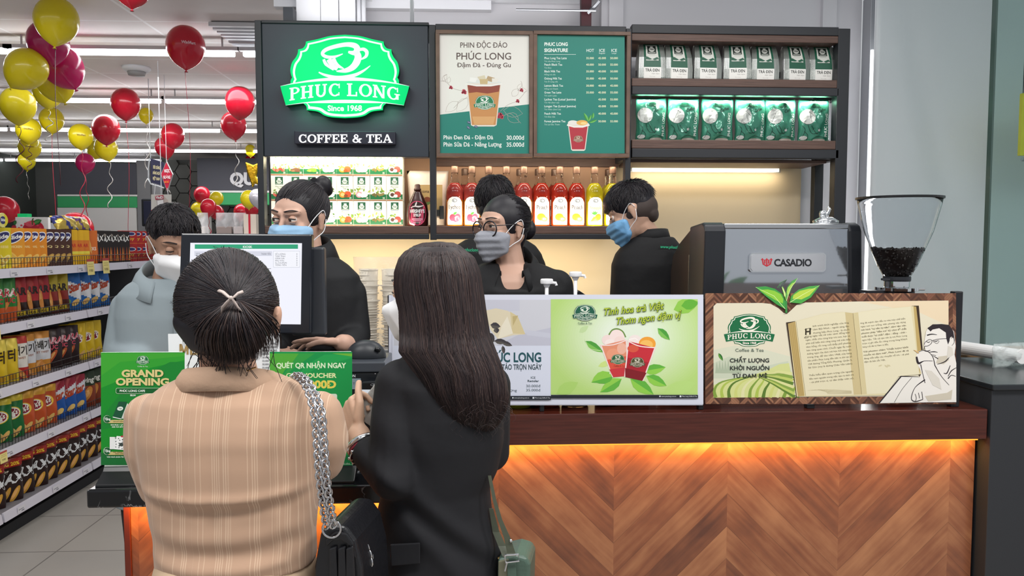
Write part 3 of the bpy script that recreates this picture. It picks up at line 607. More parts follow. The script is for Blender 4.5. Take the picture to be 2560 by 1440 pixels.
# ---- boxes of tea
TBW = 41.2 * PXS(3.93); TBH = 61.5 * PXS(3.93); YT = 3.925
CB = mat('tea_box_card', '#f3efdf', .5); zs = zat(565, YS, 840) + .0015
FRUIT = [('red berries', '#c0392f'), ('brown tea leaves', '#6b4a35'), ('a green tea leaf', '#6f9a35'), ('white flowers', '#eeeade'), ('a cut peach', '#e58a2c'), ('pink petals', '#d99aa0'), ('brown nuts', '#6d6136'), ('white lychees', '#efe6e0')]
def tea_box(col):
    t = thing('tea_box', '-', 'tea box', (0, 0, 0)); m = M(); g = TBW / 2 - .0012
    m.box(-g, g, 0, .12, 0, TBH - .001); m.obj('carton', CB, t, bevel=.0015)
    k = TBW / 41.2; A = Art(lambda x, y, h: Vector(((x - 20.6) * k, -.0006 - h, TBH - y * k)), .0002)
    A.rect(1, 0, 40.2, 61, '#f4f0e2'); A.rect(1, 45, 40.2, 57.5, '#1f6b3f'); A.rect(1, 58, 40.2, 61, '#9b6a4a')
    A.rect(11, 3, 30, 22, '#23593f'); A.ell(20.5, 14, 6.5, 5, '#dfe6d8'); A.ell(20.5, 7.5, 4, 1.6, '#dfe6d8'); A.text('TEA', 20.5, 16, 4, '#23593f', .03, 'c'); A.rect(12.5, 19.4, 28.5, 20.6, '#dfe6d8')
    A.text('Phuc Long', 20.5, 28, 3.2, '#7b8f6a', .02, 'c'); A.text('Tea', 20.5, 33, 3.6, '#7b8f6a', .02, 'c')
    r = random.Random(col)
    for i in range(12): A.leaf(20.5 + r.uniform(-17, 17), 40 + r.uniform(-6, 4), r.uniform(5, 10), 4, r.uniform(0, 360), r.choice(['#7f9c3d', '#a9b557', '#56803a']), None)
    c = FRUIT[col][1]
    if col in (0, 6):
        for i in range(9): A.ell(8 + i * 3.1, 47 + r.uniform(-3, 3), 3, 3, r.choice([c, '#d46a5a' if col == 0 else '#8a7a45']))
    elif col in (1, 2): A.leaf(8, 50, 26, 9, -12, c, '#8fb04a' if col == 2 else '#8a6a4a'); A.ell(26, 49, 7, 4, c)
    else:
        A.ell(15, 46, 8.5, 7.5, c); A.ell(28, 45, 8, 7.5, {4: '#d9542c', 7: '#b5493f'}.get(col, '#f2dede' if col == 5 else '#f7f4ea')); A.ell(15, 46, 5, 4.5, {4: '#f4c27a', 7: '#5a3a30'}.get(col, '#f6ecec')); A.ell(23, 49, 5, 4, {4: '#8a4a1f'}.get(col, '#f4eee2'))
    A.text('25', 34, 56, 4, '#e8ead8', .02, 'c'); A.obj('printed_front', t); return t
ROWN = ['top row', 'middle row', 'bottom row']
first = True
for col in range(8):
    pr = None
    for row in range(3):
        if row == 2 and col in (): continue
        x = xat(698 + col * 41.2, YT); z = zs + (2 - row) * TBH; dx = RND.uniform(-.001, .001); y = YT + RND.uniform(0, .004)
        lb = 'white tea box printed with %s, in the %s of the stack' % (FRUIT[col][1] if 0 else FRUIT[col][0], ROWN[row])
        if pr is None: pr = tea_box(col); pr.location = (x + dx, y, z); pr['label'] = lb; pr['group'] = 'tea boxes on the lit shelf'
        else: dup(pr, (x + dx, y, z), lb)
# ---- pouch, syrup, clip
def pouch(name, label, px0, px1, py0, py1, Y, mt, cat='bag', bulge=.035):
    p, q = W(px0, py0, Y), W(px1, py1, Y); t = thing(name, label, cat, ((p.x + q.x) / 2, Y, q.z)); m = M(); n = 14
    w, h = q.x - p.x, p.z - q.z
    for s in (-1, 1):
        vs = [((p.x + q.x) / 2 + w * (i / n - .5) * (.82 + .18 * j / n), Y + s * (bulge * math.sin(PI * i / n) ** .6 * math.sin(PI * min(1, (1 - j / n) * .75 + .0)) ** .6 if 0 < i < n else 0), q.z + h * j / n) for j in range(n + 1) for i in range(n + 1)]
        m.add(vs, [(j * (n + 1) + i, j * (n + 1) + i + 1, (j + 1) * (n + 1) + i + 1, (j + 1) * (n + 1) + i) for j in range(n) for i in range(n)], mt)
    m.obj('pouch_body', None, t, smooth=True); return t
po = pouch('cocoa_pouch', 'tall pale pouch with a gold label standing behind the syrup bottle and shelf post', 1017, 1122, 427, 563, 4.0, mat('pale_foil', '#e6d3c6', .35))
A = Art(flat(3.962), .0004); A.rect(1050, 462, 1106, 525, '#b99a66'); A.text('cona Ca', 1052, 482, 8, '#3a2a20', .02); A.ell(1068, 500, 9, 8, '#7a3d26'); A.ell(1082, 506, 9, 7, '#5d2c1c'); A.leaf(1060, 512, 20, 8, -20, '#58713a'); A.obj('front_label', po)
m = M(); a, b = W(1093, 515, 3.955), W(1110, 548, 3.955)
m.box(a.x + .012, b.x, 3.93, 3.96, b.z, a.z); m.box(a.x - .01, a.x + .02, 3.935, 3.95, b.z + .015, a.z - .02)
tag(m.obj('bag_clip', mat('black_plastic', '#17181a', .35), bevel=.003), 'black plastic clip fastened to the edge of the pale pouch', 'clip')
x = xat(1044, 3.9); sy = thing('syrup_bottle', 'dark brown chocolate syrup bottle with a pink-edged oval label in front of the pouch', 'bottle', (x, 3.9, zs))
sc = PXS(3.9); prof = [(0, 0), (24, 0), (26, 4), (26.5, 18), (27, 30), (24, 52), (17, 68), (10, 82), (8, 88)]
m = M(); m.lathe([(r * sc, z * sc) for r, z in prof], (x, 3.9, zs), 28, sy=.7); m.obj('bottle_body', mat('syrup_brown', '#3a1512', .25, coat=.4), sy, smooth=True)
m = M(); m.lathe([(9 * sc, 88 * sc), (9 * sc, 92 * sc), (7 * sc, 93 * sc), (7 * sc, 100 * sc), (5 * sc, 103 * sc), (0, 103 * sc)], (x, 3.9, zs), 18); m.obj('cap', mat('cap_brown', '#5a3a32', .4), sy, smooth=True)
def cyl_fn(x0, y0, z0, r, sc, sy=1.):   # drawing unit = photo px around axis, y up from z0
    return lambda x, y, h: Vector((x0 + (r + h) * math.sin(x * sc / r), y0 - (r + h) * sy * math.cos(x * sc / r), z0 - y * sc))
A = Art(cyl_fn(x, 3.9, zs, 26.6 * sc, sc, .72), .0006); A.sub = (4, 100)
for rx, ry, c in ((24, 30, '#d8476a'), (22.5, 28, '#2c100e')): A.ell(0, -31, rx, ry, c, n=32)
A.text("HERSHEY'S", 0, -32, 8.5, '#f0eceb', .04, 'c', w=38); A.text('SYRUP', 0, -23, 6.5, '#f0eceb', .04, 'c', w=18); A.curve([(-17, -44), (-6, -48), (4, -47), (17, -50)], [1, 3, 4, 1], '#e9dcd8'); A.leaf(-5, -47, 14, 4, -70, '#e9dcd8')
A.rect(-15, -19, 15, -10, '#b8476a'); A.rect(-13, -17.5, 13, -16, '#f0d8dc'); A.rect(-10, -13, 10, -12, '#f0d8dc'); A.rect(-9, -8, 9, -7, '#f0d8dc'); A.obj('oval_label', sy)
# ---- syrup bottles
def liquid(name, c, deep=1.):
    m = bpy.data.materials.new(name); m.use_nodes = True; nt = m.node_tree; nt.nodes.remove(nt.nodes['Principled BSDF']); o = nt.nodes['Material Output']
    tr = nt.nodes.new('ShaderNodeBsdfTranslucent'); df = nt.nodes.new('ShaderNodeBsdfDiffuse'); gl = nt.nodes.new('ShaderNodeBsdfGlossy'); gl.inputs['Roughness'].default_value = .08
    tr.inputs[0].default_value = (*lin(c), 1); df.inputs[0].default_value = (*lin(c), 1)
    a = nt.nodes.new('ShaderNodeMixShader'); b = nt.nodes.new('ShaderNodeMixShader'); a.inputs[0].default_value = .55; fr = nt.nodes.new('ShaderNodeFresnel'); fr.inputs[0].default_value = 1.4
    nt.links.new(df.outputs[0], a.inputs[1]); nt.links.new(tr.outputs[0], a.inputs[2]); nt.links.new(fr.outputs[0], b.inputs[0]); nt.links.new(a.outputs[0], b.inputs[1]); nt.links.new(gl.outputs[0], b.inputs[2]); nt.links.new(b.outputs[0], o.inputs['Surface'])
    return m
LQ = {'lychee': liquid('lychee_syrup', '#a8403a'), 'peach': liquid('peach_syrup', '#a92f20'), 'pineapple': liquid('pineapple_syrup', '#c2b322')}
LOW = {'lychee': liquid('lychee_syrup_low', '#d87f22'), 'peach': liquid('peach_syrup_low', '#d2501c'), 'pineapple': liquid('pineapple_syrup_low', '#e0d01e')}
CLG = mat('clear_glass', '#f3efe9', .03, trans=1., ior=1.2); s4 = PXS(3.94); CAPM = mat('bottle_cap', '#5f4638', .35, .3)
def syrup(kind):
    t = thing('fruit_syrup_bottle', '-', 'bottle'); H = 147
    m = M(); m.lathe([(0, 0), (19, 0), (21, 2), (21.3, 60), (21.3, 64)], n=28); m.v = [(a * s4, b * s4, c * s4) for a, b, c in m.v]; m.obj('lower_syrup', LOW[kind], t, smooth=True)
    m = M(); m.lathe([(21.3, 64), (21.3, 84), (19.5, 93), (14.5, 101), (11, 106)], n=28); m.v = [(a * s4, b * s4, c * s4) for a, b, c in m.v]; m.obj('upper_syrup', LQ[kind], t, smooth=True)
    m = M(); m.lathe([(11, 106), (9, 112), (8.4, 122), (9.3, 124), (9.3, 127), (8.2, 128), (8.2, 132)], n=24); m.v = [(a * s4, b * s4, c * s4) for a, b, c in m.v]; m.obj('glass_neck', CLG, t, smooth=True)
    m = M(); m.lathe([(9, 130), (9.4, 131), (9.4, 145), (8.5, 147), (0, 147)], n=24); m.v = [(a * s4, b * s4, c * s4) for a, b, c in m.v]; m.obj('cap', CAPM, t)
    A = Art(cyl_fn(0, 0, 0, 21.6 * s4, s4), .0004); A.sub = (4, 100)
    sh = lambda g: [(-18 + g, -4 - g), (18 - g, -4 - g), (20 - g, -8), (20 - g, -58), (14, -65 + g), (9, -70 + g), (-9, -70 + g), (-14, -65 + g), (-20 + g, -58), (-20 + g, -8)]
    A.poly([(-19, -3), (19, -3), (20.5, -8), (20.5, -58), (14, -67), (6, -71), (-6, -71), (-14, -67), (-20.5, -58), (-20.5, -8)], '#fdf3ea'); A.stroke([(-17.5, -6), (17.5, -6), (18.5, -10), (18.5, -57), (12, -64), (6, -68), (-6, -68), (-12, -64), (-18.5, -57), (-18.5, -10), (-17.5, -6)], .8, '#8a6a52')
    A.ell(0, -62, 6.5, 4.6, '#8b8f96'); A.ell(0, -62, 4.6, 3, '#f6efe8'); A.text(kind.capitalize(), 0, -41, 11 if kind != 'pineapple' else 8, '#4a3a36' if kind != 'pineapple' else '#b8a040', .012, 'c', w=31)
    if kind == 'lychee': A.ell(-5, -20, 8.5, 9, '#b8324a'); A.ell(8, -21, 8, 9, '#c4405a'); A.ell(6, -18, 6, 6, '#f1c9cd'); A.leaf(-4, -27, 12, 6, -35, '#4b8a3c'); A.ell(3, -14, 7, 5, '#b02a42')
    if kind == 'peach': A.ell(-3, -22, 11, 9, '#e07f22'); A.ell(6, -17, 9, 6.5, '#f3a93a'); A.ell(5, -17, 5, 3.5, '#f7cf7a')
    if kind == 'pineapple':
        A.ell(7, -22, 9, 8, '#a0741c', -25); A.poly([(-14, -11), (-4, -24), (10, -11)], '#f0c022'); A.poly([(-8, -12), (1, -20), (8, -12)], '#f7da4a')
        for r in (-110, -80, -140, -50): A.leaf(-2, -27, 11, 4, r, '#4b8a3c')
    A.text('750ml', 0, -7.5, 2.6, '#6a5a50', 0, 'c'); A.obj('label', t); return t
zb = zat(565, YS, 1300) + .0015
proto = {}
ORDN = dict(enumerate(ORD))
def place_syrup(kind, px, Y, label):
    loc = (xat(px, Y), Y, zb)
    if kind not in proto: proto[kind] = syrup(kind); proto[kind].location = loc; proto[kind]['label'] = label; proto[kind]['group'] = 'fruit syrup bottles on the shelf'
    else: dup(proto[kind], loc, label)
for i, (px, kd) in enumerate([(1137, 'lychee'), (1180, 'lychee'), (1222, 'lychee'), (1266, 'lychee'), (1310, 'lychee'), (1354, 'peach'), (1399, 'peach'), (1441, 'peach'), (1486, 'pineapple'), (1531, 'pineapple')]):
    place_syrup(kd, px, 3.935, '%s syrup bottle, %s in the front bottle row from the pouch' % (kd, ORD[i]))
for i, (px, kd) in enumerate([(1163, 'lychee'), (1300, 'lychee'), (1346, 'peach'), (1387, 'peach'), (1521, 'pineapple')]):
    place_syrup(kd, px, 4.06, '%s syrup bottle, %s in the back bottle row from the pouch' % (kd, ORD[i]))
# ---- upright tea bags, top shelf
SILV = mat('silver_foil', '#cfd0cc', .28, .75); SILG = mat('gusset_grey', '#8f9692', .35, .5); TGRN = mat('tea_bag_green', '#1e5a43', .38, coat=.2)
k4 = PXS(3.93)
def tea_bag():
    t = thing('tea_bag', '-', 'tea bag'); H = 91 * k4; w = 34.5 * k4; d = .038
    m = M(); lv = [(0, 1., 1.), (.06, 1.02, 1.05), (.3, 1.02, 1.1), (.6, .98, .95), (.85, .92, .5), (1., .9, .06)]
    vs = []
    for f, kx, ky in lv:
        for x, y in ((-w, -d), (-.62 * w, -d * 1.08), (.62 * w, -d * 1.08), (w, -d), (w * .9, 0), (w, d), (-w, d), (-w * .9, 0)): vs.append((x * kx, y * ky, H * f))
    fs = []; 
    for j in range(len(lv) - 1):
        for i in range(8): fs.append((j * 8 + i, j * 8 + (i + 1) % 8, (j + 1) * 8 + (i + 1) % 8, (j + 1) * 8 + i))
    m.add(vs, [f for n_, f in enumerate(fs) if n_ % 8 != 1], SILV); m.add(vs, [f for n_, f in enumerate(fs) if n_ % 8 == 1], TGRN); m.add(vs[:8], [tuple(range(8))], SILV)
    m.obj('bag_body', None, t, bevel=.002)
    def fn(x, y, h):
        f = -y * .9 * k4 / H; f = min(max(f, 0), 1); kx = np.interp(f, [a for a, _, _ in lv], [b for _, b, _ in lv]); ky = np.interp(f, [a for a, _, _ in lv], [c for _, _, c in lv])
        return Vector((x * 1.05 * k4 * kx, -d * 1.08 * ky - h - .0006, H * f))
    A = Art(fn, .0003); A.sub = (100, 5)
    for sx in (-1, 1):
        for i in range(4):
            x = sx * (22.5 + i * 3)
            for j in range(8): A.rect(x - .5, -100 + j * 12.3, x + .5, -100 + j * 12.3 + 12.2, '#5d6a62', up=False)
    A.up()
    for j in range(8): A.rect(-15, -96 + j * 5.6, 15, -96 + (j + 1) * 5.6, '#d9dad2', up=False)
    A.up(); A.rect(-11, -94, 11, -71, '#22302a'); A.ell(0, -83, 7.5, 6.5, '#d9dad2'); A.ell(0, -91, 4, 2, '#d9dad2'); A.text('TEA', 0, -81, 4.6, '#22302a', .04, 'c'); A.rect(-9, -75, 9, -73.5, '#d9dad2')
    A.rect(-8, -68, 8, -67, '#8a8f8a'); A.poly([(-15, -64), (-7, -59), (0, -55), (-6, -53), (-15, -54)], '#1e5a43'); A.poly([(0, -55), (12, -61), (15, -57), (6, -52)], '#1e5a43')
    for j in range(3): A.curve([(3 + j * 3, -51), (9 + j * 2, -55), (15, -56 + j)], .7, '#1e5a43', 4, up=False)
    A.up()
    for j in range(5): A.rrect(-20, -33 + j * 5.8, 20, -33 + (j + 1) * 5.8 + .8, .8, '#f4f2ec')
    A.text('TRÀ ĐEN', 0, -21, 8, '#2a2c2a', .02, 'c', w=33); A.text('Việt Nam', 7, -14, 3.4, '#8f8a86', 0, 'c', shear=.3); A.text('Phuc Long', 0, -7, 2.2, '#b9b4ae', 0, 'c'); A.obj('printed_front', t)
    m = M(); m.box(-w * 1.06, -w * 1.01, -.004, .004, H * .12, H * .28); m.obj('side_tag', mat('black_plastic', '#17181a'), t); return t
zt7 = zat(197, YS, 1840) + .0015; tb = tea_bag(); tb['group'] = 'green tea bags on the top shelf'
for i, (px, dy) in enumerate([(1622, 0), (1687, .006), (1758, .002), (1832, -.004), (1901, .008), (1976, .003), (2043, .01)]):
    lb = 'silver-sided green tea bag, %s from the teal price board, top shelf' % ORD[i]; loc = (xat(px, 3.94), 3.935 + dy, zt7)
    if i == 0: tb.location = loc; tb['label'] = lb
    else: dup(tb, loc, lb, RND.uniform(-.08, .08))
# ---- crumpled green foil coffee bags
FOIL = mat('green_foil', '#37836a', .22, .3, bump=.35, bscale=22, coat=.9)
def pillow(w, h, d, n=18, m_=22, crumple=0., seed=0, taper=.0):
    ph = [random.Random(seed + i).uniform(0, 6) for i in range(8)]
    def f(u, v, s):      # u -1..1, v 0..1, side s
        b = (max(0, 1 - u * u)) ** .55 * (max(0, math.sin(PI * min(1, max(0, .04 + v * .92))))) ** .55
        c = crumple * (math.sin(7 * u + 3 * v + ph[0]) * math.sin(9 * v + ph[1]) + .7 * math.sin(13 * v - 6 * u + ph[2]) * math.cos(4 * u + ph[3])) * b
        e = .012 * w * math.sin(9 * v + ph[4])
        return Vector((u * w / 2 * (1 - taper * v * v) + e * (1 if u > 0 else -1) * abs(u), s * (d / 2 * b + c), v * h))
    return f
def pillow_mesh(f, n=18, m_=22, zone=None, mt=None):
    m = M()
    for s in (-1, 1):
        for j in range(m_):
            for i in range(n):
                u0, u1 = -1 + 2 * i / n, -1 + 2 * (i + 1) / n; v0, v1 = j / m_, (j + 1) / m_
                q = [f(u0, v0, s), f(u1, v0, s), f(u1, v1, s), f(u0, v1, s)]
                m.add(q if s < 0 else q[::-1], [(0, 1, 2, 3)], zone((u0 + u1) / 2, (v0 + v1) / 2) if zone else mt)
    return m
def coffee_bag(seed):
    t = thing('coffee_bag', '-', 'coffee bag'); w, h = 79 * k4, 107 * k4; f = pillow(w, h, .075, crumple=.006, seed=seed)
    pillow_mesh(f, 22, 26, mt=FOIL).obj('foil_body', None, t, smooth=True)
    A = Art(lambda x, y, hh: f(x / 40, -y / 107, -1) + Vector((0, -hh - .003, 0)), .0003, rough=.3); A.metal = .3; A.sub = (8, 8)
    A.ell(-20, -62, 18, 19, '#b9bdb8', n=24); A.ell(-20, -62, 17, 18, '#d5d8d2', n=24)
    for a in range(6): A.stroke([(-20 + 3, -74), (-20 + 17 * math.cos(a * 1.05), -62 + 17 * math.sin(a * 1.05))], .6, '#2a3230', up=False)
    A.up(); A.ell(0, -90, 10, 6, '#1a5c44'); A.text('PHUC LONG', 0, -84, 4.4, '#16402f', .02, 'c', w=26); A.text('Coffee', 15, -74, 8, '#1b1f1d', .01, 'c', shear=.3, rot=-18, w=22)
    A.text('PHUC LONG', 31, -12, 7.5, '#e9efe9', .012, 'l', rot=-90, w=58)
    for p in ([(-34, -40), (-26, -30), (-30, -14), (-36, -6)], [(-20, -42), (-14, -28), (-6, -20), (6, -22)], [(-12, -40), (2, -20), (8, -24)], [(-28, -26), (-18, -16), (-20, -4)], [(4, -34), (10, -28), (14, -34)], [(-8, -6), (8, -14), (30, -8)]): A.curve(p, .8, '#1b2b26', 4, up=False)
    A.up(); A.ell(-28, -10, 9, 5, '#c9cfca'); A.ell(10, -4, 16, 4, '#c4bdb4'); A.ell(8, -28, 3, 3, '#c9cfca'); A.obj('printed_front', t); return t
z6 = zat(350, YS, 1840) + .0015
for i, px in enumerate([1626, 1706, 1790, 1872, 1947, 2030]):
    t = coffee_bag(i * 7); t.location = (xat(px, 3.93), 3.935, z6); t.rotation_euler = (0, 0, RND.uniform(-.1, .1)); t['group'] = 'green foil coffee bags'
    t['label'] = 'crinkled green foil coffee bag, %s from the teal price board, lower shelf' % ORD[i]
# ================================================================ bar counter
YC = 2.4
def herringbone_wood():
    m = bpy.data.materials.new('chevron_wood'); m.use_nodes = True; nt = m.node_tree; b = nt.nodes['Principled BSDF']; L = nt.links.new
    def math_(op, a, c=None, d=None):
        n = nt.nodes.new('ShaderNodeMath'); n.operation = op
        for i, v in enumerate((a, c, d)):
            if v is None: continue
            if isinstance(v, (int, float)): n.inputs[i].default_value = v
            else: L(v, n.inputs[i])
        return n.outputs[0]
    tc = nt.nodes.new('ShaderNodeTexCoord'); sx = nt.nodes.new('ShaderNodeSeparateXYZ'); L(tc.outputs['Object'], sx.inputs[0])
    x0 = W(1534, 1300, 2.45).x - CX; p = math_('PINGPONG', math_('SUBTRACT', sx.outputs[0], x0), .3815)
    col = math_('FLOOR', math_('DIVIDE', math_('SUBTRACT', sx.outputs[0], x0), .3815))
    d = math_('MULTIPLY', math_('SUBTRACT', sx.outputs[2], p), .7071); a = math_('MULTIPLY', math_('ADD', sx.outputs[2], p), .7071)
    pid = math_('FLOOR', math_('DIVIDE', d, .078)); fr = math_('FRACT', math_('DIVIDE', d, .078))
    wn = nt.nodes.new('ShaderNodeTexWhiteNoise'); wn.noise_dimensions = '2D'
    cb = nt.nodes.new('ShaderNodeCombineXYZ'); L(pid, cb.inputs[0]); L(col, cb.inputs[1]); L(cb.outputs[0], wn.inputs['Vector'])
    cv = nt.nodes.new('ShaderNodeCombineXYZ'); L(math_('MULTIPLY', d, 55), cv.inputs[0]); L(math_('MULTIPLY', a, 4), cv.inputs[1]); L(math_('ADD', math_('MULTIPLY', pid, 3.7), math_('MULTIPLY', col, 9.1)), cv.inputs[2])
    n1 = nt.nodes.new('ShaderNodeTexNoise'); n1.inputs['Scale'].default_value = 1; n1.inputs['Detail'].default_value = 5; L(cv.outputs[0], n1.inputs['Vector'])
    cv2 = nt.nodes.new('ShaderNodeCombineXYZ'); L(math_('MULTIPLY', d, 9), cv2.inputs[0]); L(math_('MULTIPLY', a, 7), cv2.inputs[1]); L(math_('MULTIPLY', pid, 1.9), cv2.inputs[2])
    n2 = nt.nodes.new('ShaderNodeTexNoise'); n2.inputs['Scale'].default_value = 1; n2.inputs['Detail'].default_value = 3; L(cv2.outputs[0], n2.inputs['Vector'])
    v = math_('ADD', math_('ADD', math_('MULTIPLY', wn.outputs['Value'], .3), math_('MULTIPLY', n1.outputs['Fac'], .5)), math_('MULTIPLY', n2.outputs['Fac'], .6))
    r = nt.nodes.new('ShaderNodeValToRGB'); e = r.color_ramp.elements; e[0].position = .42; e[0].color = (*lin('#5c382b'), 1); e[1].position = .95; e[1].color = (*lin('#a87450'), 1)
    e2 = r.color_ramp.elements.new(.68); e2.color = (*lin('#875338'), 1); L(v, r.inputs[0])
    seam = math_('MINIMUM', math_('LESS_THAN', fr, .02), 1.0); mx = nt.nodes.new('ShaderNodeMix'); mx.data_type = 'RGBA'; L(math_('MULTIPLY', seam, .45), mx.inputs['Factor'])
    L(r.outputs[0], mx.inputs['A']); mx.inputs['B'].default_value = (*lin('#3c241b'), 1); L(mx.outputs['Result'], b.inputs['Base Color'])
    b.inputs['Roughness'].default_value = .33; b.inputs['Coat Weight'].default_value = .15
    return m
cx0, cx1 = -.12, W(2467, 1100, YC).x; CX = (cx0 + cx1) / 2
counter = thing('bar_counter', 'long mahogany bar counter with a chevron wood front lit from under its edge', 'counter', (CX, YC, 0))
CHEV = herringbone_wood(); MAH = mat('mahogany', '#4a1f16', .22, var=.3, bscale=6, stretch=(1, 6, 20), coat=.3)
m = M(); m.prism([(cx0, YC, .9), (cx1, YC, .9), (cx1, 3.24, .9), (.8, 3.24, .9), (.8, 2.6, .9), (cx0, 2.6, .9)], (0, 0, .1)); m.obj('worktop', MAH, counter, bevel=.003)
box('chevron_front', cx0 + .01, cx1 - .005, 2.45, 2.47, .0, .899, CHEV, counter, 0)
box('carcass', cx0 + .01, cx1 - .005, 2.471, 2.57, 0, .899, mat('carcass_dark', '#2b211d', .6), counter, 0)
led = box('light_strip', cx0 + .05, cx1 - .02, 2.415, 2.425, .893, .899, mat('led_amber', '#ff9a33', .5, emit=2), counter, 0)
AMB = (1, .47, .1)
area('counter_led', ((cx0 + cx1) / 2, 2.425, .89), (math.radians(14), 0, 0), cx1 - cx0 - .06, .015, 5.5, AMB)
# ---- cashier counter
MARB = bpy.data.materials.new('black_marble'); MARB.use_nodes = True; nt = MARB.node_tree; b = nt.nodes['Principled BSDF']
tc = nt.nodes.new('ShaderNodeTexCoord'); n = nt.nodes.new('ShaderNodeTexNoise'); n.inputs['Scale'].default_value = 9; n.inputs['Detail'].default_value = 8; n.inputs['Distortion'].default_value = 1.6
r = nt.nodes.new('ShaderNodeValToRGB'); e = r.color_ramp.elements; e[0].position = .485; e[0].color = (*lin('#0e0f12'), 1); e[1].position = .515; e[1].color = (*lin('#0e0f12'), 1); q_ = e.new(.5); q_.color = (*lin('#b9babd'), 1)
n2 = nt.nodes.new('ShaderNodeTexNoise'); n2.inputs['Scale'].default_value = 5; r2 = nt.nodes.new('ShaderNodeMapRange'); r2.inputs[1].default_value = .5; r2.inputs[2].default_value = .62
mx = nt.nodes.new('ShaderNodeMix'); mx.data_type = 'RGBA'; mx.inputs['A'].default_value = (*lin('#0e0f12'), 1)
for a_, b_ in ((tc.outputs['Object'], n.inputs['Vector']), (tc.outputs['Object'], n2.inputs['Vector']), (n.outputs['Fac'], r.inputs[0]), (n2.outputs['Fac'], r2.inputs[0]), (r2.outputs[0], mx.inputs['Factor']), (r.outputs[0], mx.inputs['B']), (mx.outputs['Result'], b.inputs['Base Color'])): nt.links.new(a_, b_)
b.inputs['Roughness'].default_value = .12
YM = 1.88; mx0 = W(215, 1240, YM).x; mx1 = -.14; ZM = .944
cash = thing('cashier_counter', 'lower cashier counter with a black veined marble top and amber-lit wood front', 'counter', ((mx0 + mx1) / 2, YM, 0))
CX = (mx0 + mx1) / 2
box('marble_top', mx0, mx1, YM, 2.31, ZM - .047, ZM, MARB, cash, .006)
fx0, fx1 = W(312, 1350, 1.98).x, mx1 - .02
box('wood_front', fx0 + .017, fx1, 1.98, 2.0, 0, ZM - .048, CHEV, cash, 0)
box('corner_trim', fx0, fx0 + .0165, 1.975, 2.3, 0, ZM - .048, mat('red_mahogany', '#5a2418', .35), cash, .002)
box('carcass', fx0 + .02, fx1, 2.001, 2.3, .0, ZM - .048, mat('carcass_dark', '#2b211d', .6), cash, 0)
area('counter_led', ((fx0 + fx1) / 2, 1.945, ZM - .055), (math.radians(20), 0, 0), fx1 - fx0 - .02, .015, 4.5, AMB)
# ---- black cabinet at the right end
bx0 = W(2470, 1200, 2.395).x; cab = thing('end_cabinet', 'tall black cabinet with a slightly overhanging top at the right end of the bar counter', 'cabinet', (bx0 + .3, 2.395, 0))
zt_ = 1.55 - (975 - 606) * 2.395 / F
box('body', bx0 + .002, bx0 + .7, 2.395, 2.95, 0, zt_ - .02, mat('cabinet_black', '#2b2d31', .5, bump=.04, bscale=200), cab, .003)
box('top_slab', bx0 - .004, bx0 + .72, 2.38, 2.97, zt_ - .0195, zt_, mat('slab_black', '#24272a', .2), cab, .004)
p, q = W(2425, 885, 3.0), W(2560, 905, 2.75)
rl = thing('poster_roll', 'white rolled tube lying tilted behind the black cabinet at the right', 'tube', ((p.x + q.x) / 2, 2.86, 1.1))
m = M(); aa = Vector((p.x - .05, 3.05, 1.12)); bb = Vector((W(2552, 905, 2.72).x, 2.72, 1.125)); m.tube([aa, bb], .026, 20); m.obj('roll_body', mat('paper_white', '#d9d9da', .5), rl, smooth=False)
m = M(); dd = (bb - aa).normalized(); m.tube([bb - dd * .002, bb + dd * .006], .028, 20); m.obj('end_cap', mat('paper_white2', '#ecebea', .5), rl)
A = Art(lambda x, y, h: aa + dd * (.62 + x) * (bb - aa).length + Vector((-.006 - h, -.0255 - h, .0)) + Vector((0, 0, -y)), .0008); A.rect(-.07, -.006, .07, .006, '#3a3d42'); A.obj('sticker', rl)
box('roll_shelf', bx0 + .02, bx0 + .9, 2.99, 3.25, 0, 1.09, mat('timber_edge', '#8a6b48', .5), None, .002); tag(bpy.data.objects['roll_shelf'], 'low wooden ledge under the white roll behind the black cabinet', 'ledge')
m = M(); f = pillow(.2, .09, .06, crumple=.01, seed=4)
wr = pillow_mesh(f, 14, 12).obj('plastic_wrap', mat('cling_film', '#dbe4e2', .1, alpha=.35, bump=.8, bscale=40), smooth=True); wr.location = (bx0 + .32, 2.74, zt_ - .001); wr.rotation_euler = (0, 0, .3)
tag(wr, 'crumpled clear plastic wrap lying on top of the black cabinet', 'plastic wrap')
# ================================================================ advertising panels on the bar
YP = 2.43
PST = mat('post_black', '#1a1b1f', .4)
def panel(px0, py0, px1, py1, label, posts, boardmt):
    p, q = W(px0, py0, YP), W(px1, py1, YP); t = thing('advertising_panel', label, 'advertising panel', ((p.x + q.x) / 2, YP, 1.0))
    m = M(); m.prism([W(px0, py0[0] if isinstance(py0, tuple) else py0, YP), W(px1, py0, YP), W(px1, py1, YP), W(px0, py1, YP)], (0, .006, 0)); m.obj('board', boardmt, t)
    for a, b, yt, Y in posts: u, v = W(a, yt, Y), W(b, yt, Y); box('support_post', u.x, v.x, Y + .0065, Y + .035, 1.0, u.z, PST, t, .003)
    return t
pw = panel(972, 738, 1757, 1013, 'wide white advertising panel with green drink picture standing on the bar counter', [(968, 986, 738, YP), (1752, 1765, 745, YP), (1350, 1362, 800, YP)], mat('panel_white', '#d3d6e4', .35))
A = Art(flat(YP - .0008), .0002); A.frame(4.235, 1240, 720)
A.rect(-1100, 70, 2195, 1232, '#d3d6e4'); A.clip = (975, 738, 1757, 1013)
